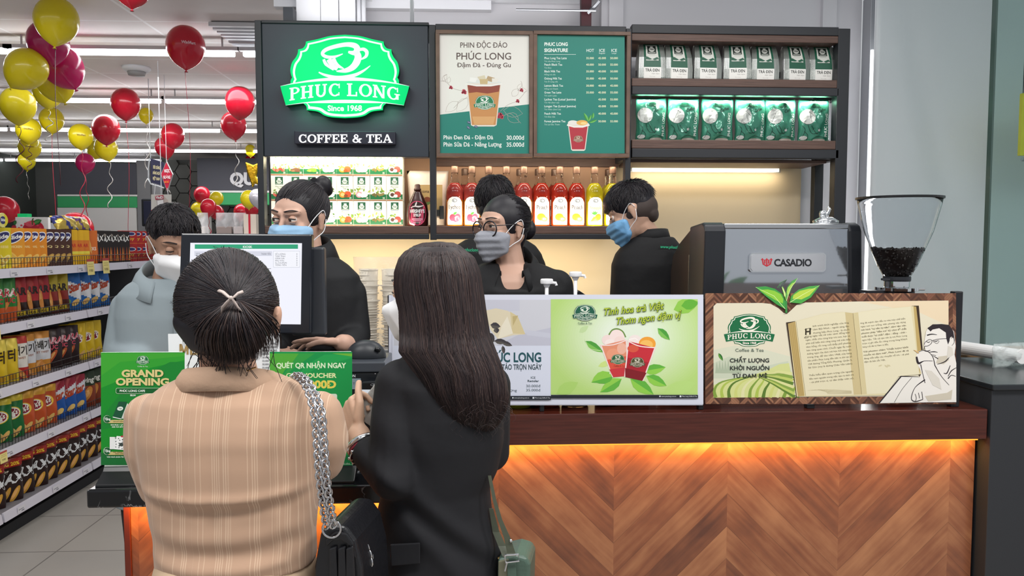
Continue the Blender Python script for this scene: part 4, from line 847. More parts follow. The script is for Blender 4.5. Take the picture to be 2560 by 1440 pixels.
# left picture
A.rect(-1080, 125, 580, 1140, '#d2d7e6'); A.rect(-1080, 125, 580, 610, '#c9cad2')
A.poly([(-1080, 125), (250, 125), (250, 240), (-1080, 300)], '#c3c4d0'); A.poly([(250, 490), (580, 420), (580, 610), (0, 610)], '#bcbdcb'); A.poly([(300, 440), (580, 480), (580, 530), (330, 500)], '#c3c5d2')
A.poly([(-120, 240), (0, 215), (120, 240), (230, 300), (310, 490), (180, 500), (20, 540), (-60, 440)], '#d8cdb2'); A.poly([(150, 250), (230, 300), (310, 490), (170, 480)], '#cfc095'); A.poly([(20, 540), (60, 400), (120, 300), (180, 480)], '#e3dcc8')
A.poly([(175, 300), (235, 290), (180, 400)], '#b9a877')
for x, y, l, w_, r_ in ((-60, 390, 110, 70, 10), (-80, 470, 120, 70, 60), (-20, 560, 140, 60, 5), (60, 570, 120, 50, 20), (-200, 560, 180, 60, 10), (70, 610, 90, 40, 80), (0, 420, 60, 60, 80)): A.leaf(x, y, l, w_, r_, '#3f3b40', '#57534f')
A.text('PHÚC LONG', -130, 782, 102, '#24525a', .03, w=612); A.text('TÁO TRỌN NGÀY', 62, 864, 58, '#33454d', .02, w=420)
A.text('ICE', 366, 960, 24, '#3a4a52', .01, w=52); A.text('Regular', 332, 995, 24, '#3a4a52', .02, w=122)
A.text('Đá', 98, 1052, 28, '#4a5a62', 0, w=56); A.text('Lượng', 98, 1096, 28, '#4a5a62', 0, w=122); A.text('30.000đ', 316, 1050, 28, '#4a5a62', 0, w=154); A.text('35.000đ', 316, 1094, 28, '#4a5a62', 0, w=154)
# right picture
G0 = '#c3dca0'
A.rect(580, 118, 2135, 1130, '#cfe3b4')
oc_ = A.clip; A.clip = (1240 + 580 / 4.235, 720 + 118 / 4.235, 1240 + 2135 / 4.235, 720 + 1130 / 4.235); A.rect(580, 118, 2135, 1130, '#b3d47a')
for i in range(1, 24):
    t_ = i / 23; c = ''.join('%02x' % round(p_ + (q_ - p_) * t_) for p_, q_ in zip((179, 212, 122), (225, 236, 216))); A.ell(1400, 520, 900 - 640 * t_, 680 - 470 * t_, '#' + c, n=44)
for x, y, l, w_, r_, c in ((640, 1120, 260, 130, -28, '#a9cf6d'), (1760, 1130, 380, 160, -20, '#b4d67c'), (880, 470, 120, 60, -35, '#c0d9a0'), (1880, 230, 280, 160, -18, '#8fc64c'), (1960, 190, 190, 110, -10, '#62ad38'), (1080, 830, 160, 60, -20, '#c9dd86')): A.leaf(x, y, l, w_, r_, c)
for x, y, l, w_, r_ in ((1200, 890, 220, 110, 150), (1560, 880, 240, 110, -10), (1590, 930, 240, 110, 26), (1330, 960, 270, 120, 148), (1420, 960, 300, 130, 34), (1250, 930, 230, 110, 165)): A.leaf(x, y, l, w_, r_, '#5fae3d', '#8cc84a')
for x, y, l, w_, r_ in ((940, 560, 230, 80, 32), (1710, 425, 180, 80, 44)): A.leaf(x, y, l, w_, r_, '#4d9c3c', '#7cbc54')
A.curve([(940, 540), (990, 640), (1110, 660)], 4, '#dff0c0')
# two cups
def tcup(top, bot, c1, c2, c3, fruit):
    A.poly([*top, *bot], '#eed9d6'); (a, b), (c, d) = top, bot; k = lambda p, q, t: (p[0] + (q[0] - p[0]) * t, p[1] + (q[1] - p[1]) * t)
    A.poly([k(a, b, .05), k(a, b, .95), k(c, d, .06), k(c, d, .94)], c1)
    l, r_ = k(a, d, .45), k(b, c, .45); A.poly([k(a, b, .05), k(a, b, .95), k(r_, l, .05), k(l, r_, .05)], c2); A.poly([k(c, d, .06), k(c, d, .94), k(d, a, .25), k(c, b, .25)], c3)
A.ell(1180, 550, 60, 55, '#efd9d4'); A.ell(1280, 510, 80, 70, '#f3dfda'); A.ell(1210, 580, 60, 40, '#f3e4df'); A.ell(1310, 560, 60, 50, '#f1d8d2')
A.curve([(1195, 495), (1230, 445), (1285, 432), (1340, 460), (1372, 520)], 14, '#6f8f45')
tcup([(1105, 612), (1385, 545)], [(1400, 930), (1230, 945)], '#d8503e', '#e08e6e', '#c4343c', 0); A.ell(1240, 700, 70, 60, '#e79a7a'); A.ell(1330, 640, 50, 60, '#e9b09a')
A.ell(1470, 555, 70, 60, '#f0e3de'); A.ell(1600, 590, 90, 75, '#eda038'); A.ell(1590, 600, 70, 50, '#f2bc62'); A.stroke([(1405, 545), (1470, 530), (1500, 550)], 8, '#fbf4f0')
tcup([(1395, 560), (1690, 635)], [(1560, 985), (1355, 940)], '#a81f2c', '#c52c38', '#7f1420', 1); A.ell(1450, 640, 60, 40, '#d4553f')
for pts in ([(1100, 605), (1240, 600), (1385, 550)], [(1392, 560), (1520, 615), (1692, 632)]): A.curve(pts, 11, '#f3dcd9')
badge(A, 1290, 755, 165, '#27603a', '#dcd2c0', since=False); badge(A, 1495, 785, 165, '#4a4a2a', '#dcd2c0', since=False); A.text('Coffee & Tea', 1305, 830, 16, '#8a2a20', 0, 'c')
badge(A, 940, 262, 265, '#1d5a45', '#dfe8d8'); A.text('Coffee & Tea', 864, 381, 22, '#4b6a58', .01, w=150)
for dx, c, b_ in ((0, '#3f5a1e', .05), (-2, '#b5c83a', .012)):
    for t_, x, y, h_, w_, r_ in (('Tinh hoa trà Việt', 1130, 290, 76, 640, -6), ('Thơm ngon đậm vị', 1262, 388, 76, 690, -6)): A.text(t_, x + dx, y + dx, h_, c, b_, w=w_, shear=.35, rot=r_)
A.clip = oc_; A.rect(-1080, 1140, 580, 1182, '#1f242c'); A.rect(580, 1130, 2135, 1165, '#1f242c')
for x, y in ((178, 1160), (1732, 1144)):
    A.ell(x, y, 8, 8, '#d9dde2'); A.text('www.phuclong.com.vn', x + 14, y + 6, 14, '#d9dde2', 0, w=158); A.rect(x + 208, y - 9, x + 226, y + 9, '#d9dde2'); A.text('Phuc Long Coffee & Tea', x + 234, y + 6, 14, '#d9dde2', 0, w=158)
A.obj('printed_picture', pw)
# ---- book panel
pb = panel(1763, 736, 2390, 1009, 'brown parquet-bordered advertising panel showing an open book and a man in line drawing', [(2391, 2412, 729, YP), (2020, 2040, 1012, YP)], mat('panel_edge', '#6d4a3a', .4))
A = Art(flat(YP - .0008), .0002); A.frame(3.657, 1740, 700); A.clip = (1763.5, 733, 2390, 1010)
A.rect(85, 120, 2380, 1146, '#55382c')
rb = random.Random(5); PC = ['#7a4f3d', '#64412f', '#8a5f47', '#5a3829', '#986b50', '#4d3025']
for i in range(-2, 32):
    for j in range(-4, 48):
        x = 85 + i * 78; y = 120 + j * 25
        if 160 < x < 2240 and 240 < y < 1040: continue
        sg_ = 1 if i % 2 else -1
        A.poly([(x + 1, y + (78 if sg_ < 0 else 0) - 40), (x + 77, y + (0 if sg_ < 0 else 78) - 40), (x + 77, y + (0 if sg_ < 0 else 78) - 17), (x + 1, y + (78 if sg_ < 0 else 0) - 17)], rb.choice(PC), False)
A.up()
CRM = '#ded6be'
A.poly([(160, 240), (190, 212), (600, 210), (680, 218), (750, 255), (800, 300), (830, 310), (860, 285), (920, 228), (1000, 206), (1500, 196), (2308, 188), (2310, 1060), (160, 1076)], CRM)
A.poly([(1500, 197), (2308, 189), (2308, 420), (2050, 300)], '#e4d0b0'); A.poly([(160, 640), (350, 600), (640, 640), (860, 700), (905, 1070), (160, 1076)], '#d3d4bd')
A.poly([(160, 760), (300, 700), (480, 740), (620, 790), (840, 740), (890, 900), (160, 900)], '#c4cbb4')
A.poly([(160, 1076), (160, 960), (300, 910), (480, 880), (640, 830), (760, 770), (850, 760), (905, 1070)], '#cdd28c')
rc = random.Random(3)
for i in range(13):
    x = 180 + i * 62; c = ['#7d9a3e', '#a8bb52', '#58782c', '#c7cc78', '#d9d7a4'][i % 5]
    A.curve([(x, 1074), (x - 10 + i * 4, 1000), (x + 60, 930), (480 + i * 26, 880 - i * 2)], [34, 24, 14, 4], c, 4)
for i in range(8): A.curve([(905 - i * 4, 1068 - i * 30), (820 - i * 10, 1020 - i * 26), (700, 950 - i * 14), (560, 880 - i * 3)], [30, 22, 12, 3], ['#5f7f30', '#b9c667', '#84a046', '#d5d694'][i % 4], 4)
for i in range(9): A.poly([(175 + i * 26, 850), (190 + i * 26, 760 - rc.random() * 50), (208 + i * 26, 850)], '#a9b59c')
A.leaf(205, 668, 80, 30, 60, '#2f6b2f', '#5d9a3c')
badge(A, 487, 460, 465, '#16693f', '#eee9da'); A.text('Coffee & Tea', 356, 655, 30, '#55655a', .0, w=262)
for t_, x, y, w_ in (('CHẤT LƯỢNG', 306, 752, 364), ('KHỞI NGUỒN', 306, 822, 366), ('TỪ ĐAM MÊ', 332, 893, 318)): A.text(t_, x, y, 37, '#2a2e2b', .022, w=w_)
# open book
A.poly([(822, 388), (905, 376), (990, 1066), (915, 1066)], '#3a2a1e'); A.poly([(1970, 236), (2034, 234), (2070, 640), (2050, 900), (2030, 860)], '#3a2a1e')
A.poly([(838, 398), (910, 378), (1160, 310), (1340, 292), (1430, 302), (1700, 262), (1985, 238), (2010, 260), (2060, 860), (1850, 880), (1720, 1054), (920, 1066)], '#d9cda4')
A.poly([(838, 398), (905, 380), (990, 1058), (930, 1064)], '#b99f63')
for i in range(4): A.stroke([(850 + i * 16, 392 - i * 4), (935 + i * 14, 1062)], 2, '#8f7748', up=False)
A.up(); A.poly([(912, 380), (1160, 312), (1340, 294), (1430, 304), (1510, 1045), (1000, 1058)], '#ded5b5'); A.poly([(1360, 294), (1430, 303), (1512, 1045), (1440, 1048)], '#c9b88a'); A.poly([(1432, 303), (1480, 296), (1560, 1042), (1512, 1045)], '#d0c296')
A.poly([(1480, 296), (1700, 264), (1960, 242), (2040, 860), (1850, 878), (1740, 1035), (1560, 1042)], '#e0d8ba'); A.stroke([(1432, 303), (1512, 1045)], 3, '#6a5a38'); A.stroke([(912, 380), (1000, 1058)], 2.5, '#6a5a38'); A.poly([(1985, 240), (2010, 244), (2062, 700), (2040, 860)], '#b99f63')
Ltx = ['ành trình khởi nghiệp của ông', 'Lâm Bội Minh - người sáng lập', 'thương hiệu Phúc Long - là chuỗi', 'tháng ngày vất vả trên cánh đồng bạt', 'ngàn, chắt chiu từng búp trà non, hạt cà', 'phê chế biến thủ công từng mẻ trên bếp', 'than hồng, rồi rong ruổi khắp phố phường', 'bán từng quán nhỏ. Chuỗi ngày ấy nuôi', 'dưỡng ngọn lửa đam mê học hỏi sáng tạo', 'trong ông, để vào năm 1968, cửa hàng', 'sản phẩm Phúc Long đầu tiên ra đời tại số', '134 đường Tổng Đốc Phương, Quận 5,', 'Sài Gòn (nay là đường Châu Văn Liêm).', '', 'Thấu hiểu tầm quan trọng của nguyên', 'liệu nam nguyên trong việc tạo ra tách trà', '- cà phê trọn vị, từ dân thập niên xộ,']
for i, t_ in enumerate(Ltx):
    if t_:
        x = 988 + i * 3 + (75 if i < 3 else 0); A.text(t_, x, (428 if i < 3 else 430) + i * 31.5 + (8 if i > 13 else 0), 15, '#5b5136', .008, w=(408 - (75 if i < 3 else 0)), rot=-5.5, up=False)
A.up(); A.text('H', 992, 500, 56, '#3b3524', .04, shear=.1, rot=-5, w=58); A.curve([(990, 452), (1040, 440), (1052, 452)], 4, '#3b3524'); A.curve([(1000, 515), (990, 530), (1025, 525)], 4, '#3b3524')
for i, (t_, b_) in enumerate([('ông đã mạnh dạn đầu tư nhà máy chế biến', 0), ('ngay nơi vun trồng, tiên phong xây dựng', 0), ('mô hình "tự sản tự tiêu", sáng tạo nên', .012), ('phương pháp "đấm trà" kỳ công để chắt', .012), ('xuất được "tứ chất": đậm - đắng - chát -', .01), ('ngọt hậu. Tất cả tạo nên ly trà Phúc Long', 0), ('trọn vị ghi dấu ấn riêng trong lòng Khách', 0), ('hàng trải dài từ Nam ra Bắc.', 0), ('', 0), ('Với phương châm "Chất lượng khởi', .012), ('nguồn từ đam mê", Phúc Long đã và', .012), ('đang viết tiếp câu chuyện về trà - cà phê', 0), ('đậm đà bản sắc Việt.', 0)]):
    if t_: A.text(t_, 1500 + i * 3, 402 + i * 31 - (18 if i > 8 else 0), 15, '#5b5136', .006 + b_, w=(414 if i not in (7, 12) else 240 if i == 7 else 196), rot=-6, up=False)
A.up()
for x, r_ in ((1700, 160), (1740, 20), (1770, 150), (1720, 40)): A.leaf(x, 775, 40, 14, r_, '#cbc09c')
for i in range(9): A.curve([(1020 + i * 30, 1010 - i * 4 % 13), (1200, 1000 + i * 5), (1420, 1012 + i * 3)], 1.6, '#c6ba92', 3, up=False)
A.up()
# line-drawn man leaning on a sheet
SKN = '#e6e1da'; INKC = '#2b2328'; SHD = '#c9c0ae'
A.poly([(1670, 1125), (1870, 878), (2030, 880), (2100, 1118)], '#e4e0d8'); A.stroke([(1670, 1125), (1872, 880), (2030, 884)], [12, 12, 5], INKC); A.curve([(1970, 890), (1880, 1000), (1810, 1118)], 4, INKC)
A.poly([(2100, 470), (2130, 420), (2200, 400), (2300, 410), (2355, 470), (2370, 600), (2360, 680), (2376, 760), (2376, 1116), (1960, 1118), (1970, 1010), (2060, 850), (2010, 740), (2015, 660), (2060, 640), (2095, 640), (2080, 590)], SKN)
A.poly([(2140, 470), (2112, 440), (2160, 405), (2240, 402), (2310, 410), (2350, 470), (2362, 560), (2330, 520), (2300, 590), (2284, 530), (2280, 480), (2220, 440), (2160, 452)], INKC)
A.poly([(2190, 760), (2260, 770), (2310, 730), (2290, 690), (2210, 700)], SHD); A.ell(2338, 560, 22, 42, SKN, -12); A.curve([(2330, 530), (2350, 525), (2356, 570), (2335, 600)], [6, 5, 5, 3], INKC)
for pts, w_ in (([(2108, 505), (2150, 495), (2200, 500)], [12, 10, 4]), ([(2085, 590), (2090, 570), (2125, 545), (2150, 550), (2150, 575), (2120, 600), (2090, 605)], 5), ([(2150, 555), (2210, 540), (2286, 535)], 5), ([(2160, 560), (2200, 580), (2220, 555)], 4), ([(2100, 560), (2120, 570), (2140, 560)], [3, 7, 3]), ([(2165, 555), (2190, 560), (2215, 548)], [3, 8, 3]),
              ([(2090, 600), (2080, 640), (2110, 650), (2140, 640)], [4, 5, 10, 4]), ([(2120, 660), (2170, 655), (2205, 660)], [4, 9, 4]), ([(2150, 680), (2190, 690)], 4), ([(2200, 770), (2280, 740), (2340, 660)], [4, 10, 5]), ([(2160, 690), (2210, 720), (2180, 700)], [3, 8, 4]),
              ([(1985, 640), (2030, 670), (2020, 660)], [3, 8, 10]), ([(2015, 670), (2060, 645), (2110, 650), (2160, 700), (2180, 780)], [4, 5, 4, 6, 8]), ([(2012, 700), (2030, 760), (2080, 740), (2160, 740)], [16, 22, 5, 4]), ([(2050, 770), (2070, 860), (2090, 940)], [8, 5, 7]), ([(2180, 780), (2240, 880), (2310, 960)], [8, 5, 4]),
              ([(2090, 910), (2000, 980), (1965, 1080), (2000, 1110), (2070, 1090)], [12, 5, 7, 10, 6]), ([(2000, 1040), (2010, 1080), (2000, 1110)], 5), ([(2030, 1030), (2040, 1080)], 5), ([(2060, 1020), (2070, 1090)], 6), ([(2300, 900), (2330, 870), (2370, 880)], [10, 6, 4]), ([(2320, 780), (2290, 850), (2260, 850)], [5, 10, 4]), ([(2376, 800), (2330, 830), (2300, 880)], [4, 9, 5])): A.curve(pts, w_, INKC, 4)
A.poly([(1985, 640), (2000, 640), (2035, 662), (2028, 672)], '#d8b27a'); A.poly([(2090, 1060), (2290, 1030), (2340, 1000), (2330, 1090), (2120, 1110)], SHD); A.poly([(2090, 820), (2150, 830), (2220, 900), (2240, 1000), (2160, 960)], '#d5cfc4'); A.poly([(2300, 600), (2340, 620), (2350, 680), (2290, 720)], '#d5cfc4')
A.clip = None; A.obj('printed_picture', pb)
# sprig of leaves cut out above the panel
m = M(); B = Art(flat(YP - .006), .0003); B.frame(3.657, 1740, 700)
def leafshape(pts): m.prism([W(x / 3.657 + 1740, y / 3.657 + 700, YP - .0058) for x, y in pts], (0, .004, 0))
LV = [[(545, 66), (640, 58), (720, 80), (790, 130), (818, 200), (815, 265), (740, 225), (640, 150)], [(1130, 50), (1040, 58), (940, 90), (870, 150), (858, 205), (960, 215), (1050, 160)], [(778, 40), (800, 70), (822, 130), (824, 200), (808, 150), (790, 90)], [(928, -15), (880, 10), (835, 70), (822, 130), (826, 190), (850, 130), (885, 50)], [(832, -5), (780, 20), (745, 72), (770, 76), (800, 50)]]
for l in LV: leafshape(l)
leafshape([(815, 190), (832, 190), (834, 300), (818, 300)])
m.obj('leaf_cutout', mat('leaf_green', '#3d8a3a', .35), pb)
GRS = [('#3f9a45', '#8cc63f'), ('#4ca347', '#b5d04a'), ('#6fae4a', '#c9e08a'), ('#57a050', '#a5cf5a'), ('#4a5550', '#5d6a62')]
for l, (c1, c2) in zip(LV, GRS):
    B.poly(l, c1); c = (sum(x for x, _ in l) / len(l), sum(y for _, y in l) / len(l)); B.poly([(c[0] + (x - c[0]) * .8, c[1] + (y - c[1]) * .62 - 6) for x, y in l], c2); B.stroke([l[0], c, l[len(l) // 2 + 1]], [2, 4, 5], '#dff0a8' if c1 != '#4a5550' else '#333b38')
B.poly([(815, 190), (832, 190), (834, 300), (818, 300)], '#3c8d47'); B.obj('leaf_print', pb)
# ================================================================ things on the bar counter
def tinted(name, c): return mat(name, c, .06, trans=.75, ior=1.2)
PUMPW = mat('pump_white', '#e9e8ea', .35)
def cbottle(px, Y, label, glass, liq, h, pump, pyt=None, r=.046):
    c = W(px, 1030, Y); t = thing('syrup_jar', label, 'bottle', (c.x, Y, 1.0))
    m = M(); m.lathe([(r * .9, 0), (r, .006), (r, h * .8), (r * .6, h * .92), (r * .38, h)], (c.x, Y, 1.0), 28); m.obj('glass_body', glass, t, smooth=True)
    m = M(); m.lathe([(r * .8, .008), (r * .92, .014), (r * .92, h * .6), (0, h * .6)], (c.x, Y, 1.0), 24); m.obj('syrup', liq, t, smooth=True)
    zc = 1.0 + h; m = M(); m.lathe([(.02, 0), (.02, .02), (.012, .024)], (c.x, Y, zc), 20); m.obj('collar', PUMPW if pump else PST, t, smooth=False)
    if pump:
        zt = W(px, pyt, Y).z; m = M(); m.tube([(c.x, Y, zc + .02), (c.x, Y, zt - .02)], [.0055, .0065], 12); m.obj('pump_stem', PUMPW, t, smooth=True)
        m = M(); m.lathe([(.008, -.028), (.011, -.022), (.012, -.018), (.0205, -.016), (.0215, -.012), (.0215, -.004), (.019, 0), (0, 0.001)], (c.x, Y, zt), 24); m.tube([(c.x + .01, Y - .002, zt - .012), (c.x + .03, Y - .004, zt - .014), (c.x + .032, Y - .004, zt - .022)], .005, 10); m.obj('pump_head', PUMPW, t)
    return t
cbottle(1295, 2.52, 'glass bottle of lime green syrup on the counter under the white panel', tinted('green_glass2', '#d6e04a'), mat('lime_syrup', '#b6c81e', .2, trans=.4), .24, False)
cbottle(1366, 2.53, 'glass bottle of red-orange syrup with the shorter white pump behind the white panel', tinted('amber_glass', '#d8683a'), mat('red_syrup', '#b5401f', .2, trans=.3), .24, True, 697)
cbottle(1437, 2.53, 'glass bottle of amber syrup with the taller white pump behind the white panel', tinted('clear_amber', '#d8b08a'), mat('amber_syrup', '#8a4a26', .2, trans=.4), .25, True, 679)
cbottle(1520, 2.55, 'dark glass jar standing under the white panel next to the amber bottle', mat('dark_jar', '#15161a', .1), mat('dark_syrup', '#1b1412', .3), .2, False)
cbottle(1585, 2.58, 'dark round canister standing under the white panel beside the dark jar', mat('dark_can', '#22232c', .3), mat('dark_syrup', '#1b1412', .3), .18, False, r=.05)
c = W(1697, 1020, 2.58); pt = thing('steel_pitcher', 'wide dark steel pot standing under the right end of the white panel', 'pot', (c.x, 2.58, 1.0)); m = M()
m.lathe([(.07, 0), (.078, .006), (.078, .02)], (c.x, 2.58, 1.0), 32); m.obj('pot_base', mat('rubber_dark', '#1c1d20', .5), pt, smooth=True)
m = M(); m.lathe([(.076, .02), (.076, .13), (.074, .13), (.074, .022)], (c.x, 2.58, 1.0), 32); m.obj('pot_body', mat('brushed_steel', '#b8babd', .3, .9), pt, smooth=True)
m = M(); m.tube([(c.x + .076, 2.58, 1.11), (c.x + .115, 2.58, 1.1), (c.x + .112, 2.58, 1.05), (c.x + .076, 2.58, 1.04)], .007, 10); m.obj('handle', mat('rubber_dark', '#1c1d20'), pt, smooth=True)
# ---- espresso machine
YE = 2.74; CHR = mat('chrome', '#e2e4e6', .06, 1.0); MIR = mat('mirror_panel', '#c3c8cf', .08, .85); PLB = mat('machine_black', '#202227', .38)
x0, xa_, xb_, x3 = [W(p_, 650, YE).x for p_ in (1762, 1815, 2121, 2153)]; ztop = W(1900, 557, YE).z
em = thing('espresso_machine', 'chrome-backed espresso machine with black corner pillars behind the book panel', 'espresso machine', ((x0 + x3) / 2, YE, 1.0))
def pillar(xl_, xr_, lean):
    m = M(); pr = [(YE, 1.02), (YE, ztop - .03), (YE + .012, ztop - .008), (YE + .04, ztop + .002), (YE + .2, ztop - .01), (YE + .2, 1.02)]
    m.prism([(xl_ + lean * (1.4 - z if z > 1.02 else .38) * .0 - (lean * .06 * max(0, ztop - z)), y, z) for y, z in pr], (xr_ - xl_, 0, 0)); return m.obj('corner_pillar', PLB, em, bevel=.008, seg=3)
pillar(x0, xa_, .3); pillar(xb_, x3, -.55)
m = M(); m.prism([(xa_ - .004, YE + .012, 1.06), (xb_ + .012, YE + .012, 1.06), (xb_ + .004, YE + .012, ztop - .022), (xa_ - .004, YE + .012, ztop - .022)], (0, .02, 0)); m.obj('mirror_panel', MIR, em)
box('top_tray', xa_ - .004, xb_ + .004, YE + .012, YE + .2, ztop - .0215, ztop - .002, mat('brushed_steel', '#b8babd', .3, .9), em, .003)
box('feet_base', x0 + .01, x3 - .01, YE + .03, YE + .4, 1.0, 1.06, PLB, em, .004)
p, q = W(1872, 632, YE + .01), W(2062, 680, YE + .01); m = M()
def rr_pts(a, b, y, r_): return [(x, y, z) for x, z in (*_arc(b.x - r_, a.z - r_, r_, r_, 90, 0, 5), *_arc(b.x - r_, b.z + r_, r_, r_, 0, -90, 5), *_arc(a.x + r_, b.z + r_, r_, r_, -90, -180, 5), *_arc(a.x + r_, a.z - r_, r_, r_, 180, 90, 5))]
m.prism(rr_pts(p, q, YE + .002, .014), (0, .01, 0)); m.obj('name_plate_rim', CHR, em)
m = M(); m.prism(rr_pts(p + Vector((.005, 0, -.005)), q + Vector((-.005, 0, .005)), YE - .001, .011), (0, .004, 0)); m.obj('name_plate', mat('plate_silver', '#c5c7cc', .35, .5), em)
A = Art(flat(YE - .0016), .0002); A.text('CASADIO', 1935, 665, 18, '#22242a', .03, w=94, sp=-.03)
for pts in ([(1906, 647), (1908, 660), (1917, 665), (1926, 660), (1929, 647)], [(1917, 665), (1917, 647)], [(1912, 649), (1912, 659)], [(1922, 649), (1922, 659)]): A.stroke(pts, 3.4, '#c8303c')
for x in (1906, 1917, 1928): A.poly([(x - 4, 650), (x, 645), (x + 4, 650)], '#c8303c')
A.obj('lettering', em)
DST = mat('side_steel', '#6a5a50', .3, .7)
m = M(); m.prism([(x0 + .005, y, z) for y, z in ((YE + .06, 1.06), (YE + .06, ztop - .01), (YE + .22, ztop - .025), (YE + .38, ztop - .08), (YE + .47, ztop - .13), (YE + .5, ztop - .2), (YE + .5, 1.1), (YE + .44, 1.06))], (.03, 0, 0)); m.obj('side_panel', DST, em, bevel=.004)
m = M(); m.prism([(x0 + .004, y, z) for y, z in ((YE + .1, 1.12), (YE + .1, ztop - .12), (YE + .22, ztop - .12), (YE + .22, 1.12))], (-.002, 0, 0)); m.obj('side_inset', mat('inset_beige', '#c3b196', .2, .6), em)
m = M(); m.box(x0 + .036, x3 - .01, YE + .2, YE + .46, ztop - .22, ztop - .06); m.obj('group_housing', mat('brushed_steel', '#b8babd', .3, .9), em, bevel=.01)
c = W(2064, 553, YE + .1); jg = thing('steel_jug', 'small chrome lidded jug with a curved spout standing on the espresso machine', 'jug', (c.x, YE + .1, ztop - .002)); zz = ztop - .002
m = M(); m.lathe([(.0, .0), (.045, 0), (.047, .012), (.03, .022), (.024, .026), (0, .027)], (c.x, YE + .1, zz), 28); m.obj('jug_body', CHR, jg, smooth=True)
m = M(); m.lathe([(.0, .026), (.012, .027), (.013, .04), (.009, .05), (0, .052)], (c.x - .012, YE + .1, zz), 18); m.obj('lid_knob', CHR, jg, smooth=True)
m = M(); m.tube([(c.x - .008, YE + .1, zz + .036), (c.x + .008, YE + .1, zz + .04), (c.x + .014, YE + .1, zz + .056), (c.x + .008, YE + .1, zz + .066)], [.006, .007, .006, .003], 10); m.obj('spout', CHR, jg, smooth=True)
# ---- grinder
YG = 2.62; c = W(2245, 600, YG); gx_ = c.x; g4 = PXS(YG)
gr = thing('coffee_grinder', 'coffee grinder with a big clear hopper of dark beans beside the espresso machine', 'coffee grinder', (gx_, YG, 1.0))
zb_ = W(2245, 697, YG).z
HP = [(28, 0), (33, 8), (46, 32), (64, 78), (80, 120), (90, 160), (97, 190), (100, 207)]
m = M(); m.lathe([(r * g4, z * g4) for r, z in HP] + [(r * g4 - .002, z * g4) for r, z in HP[::-1]], (gx_, YG, zb_), 48); m.obj('hopper', mat('hopper_clear', '#f4f6f8', .03, trans=1., ior=1.15), gr, smooth=True)
m = M(); m.lathe([(101 * g4, 203 * g4), (103 * g4, 204 * g4), (103 * g4, 209 * g4), (0, 210 * g4), (0, 206 * g4), (99 * g4, 205 * g4)], (gx_, YG, zb_), 48); m.obj('hopper_lid', mat('lid_black', '#17181a', .3), gr, smooth=False)
m = M(); m.lathe([(0, 3 * g4), (25 * g4, 4 * g4), (43 * g4, 32 * g4), (60 * g4, 74 * g4), (62 * g4, 78 * g4), (30 * g4, 70 * g4), (0, 66 * g4)], (gx_, YG, zb_), 36); m.obj('bean_fill', mat('bean_dark', '#1a1210', .4), gr, smooth=True).__setitem__('kind', 'stuff')
bean = M(); bean.ball((0, 0, 0), (.0058, .0042, .0032), None, 8, 6); BMt = mat('bean_dark', '#1a1210', .4); mb = M(); rb = random.Random(2)
for i in range(420):
    a = rb.uniform(0, 2 * PI)
    if i < 200: rad = 62 * g4 * math.sqrt(rb.random()); z = (66 + 12 * (rad / (62 * g4)) ** 2) * g4 + rb.uniform(0, .003)
    else: t_ = rb.random(); z = (6 + 70 * t_) * g4; rad = np.interp(z / g4, [4, 32, 74], [26, 43, 61]) * g4 - .001
    Rm = Euler((rb.uniform(0, 6), rb.uniform(0, 6), rb.uniform(0, 6))).to_matrix(); o_ = Vector((gx_ + rad * math.cos(a), YG + rad * math.sin(a), zb_ + z)); mb.add([o_ + Rm @ Vector(v) for v in bean.v], bean.f)
tag(mb.obj('coffee_beans', BMt, gr, smooth=True, weld=False), kind='stuff')
m = M(); m.lathe([(32 * g4, -6 * g4), (33 * g4, -2 * g4), (33 * g4, 6 * g4), (28 * g4, 7 * g4)], (gx_, YG, zb_), 32); m.tube([(gx_ - .03, YG - .02, zb_), (gx_ - .072, YG - .03, zb_)], .004, 8); m.obj('hopper_gate', PLB, gr)
m = M(); m.lathe([(28 * g4, -22 * g4), (30 * g4, -20 * g4), (30 * g4, -6 * g4)], (gx_, YG, zb_), 40); m.obj('chrome_collar', CHR, gr, smooth=False)
m = M(); vs = []; 
for k in range(72):
    a = 2 * PI * k / 72; r_ = (49 + 2 * math.cos(12 * a)) * g4
    vs += [(gx_ + r_ * math.cos(a), YG + r_ * math.sin(a), zb_ - 22 * g4), (gx_ + r_ * math.cos(a), YG + r_ * math.sin(a), zb_ - 30 * g4)]
m.add(vs, [(2 * k, 2 * k + 1, (2 * k + 3) % 144, (2 * k + 2) % 144) for k in range(72)] + [tuple(range(0, 144, 2)), tuple(range(1, 144, 2))[::-1]]); m.obj('adjusting_ring', CHR, gr)
m = M(); m.tube([(gx_ + .06, YG - .01, zb_ - 26 * g4), (gx_ + .095, YG - .012, zb_ - 26 * g4)], .005, 10); m.obj('lever', CHR, gr)
m = M(); m.lathe([(.075, 0), (.08, .02), (.06, .1), (.058, zb_ - 1 - 33 * g4), (.062, zb_ - 1 - 30 * g4)], (gx_, YG, 1.0), 32); m.box(gx_ - .12, gx_ - .02, YG - .03, YG + .03, zb_ - 36 * g4, zb_ - 29 * g4); m.obj('grinder_body', PLB, gr)
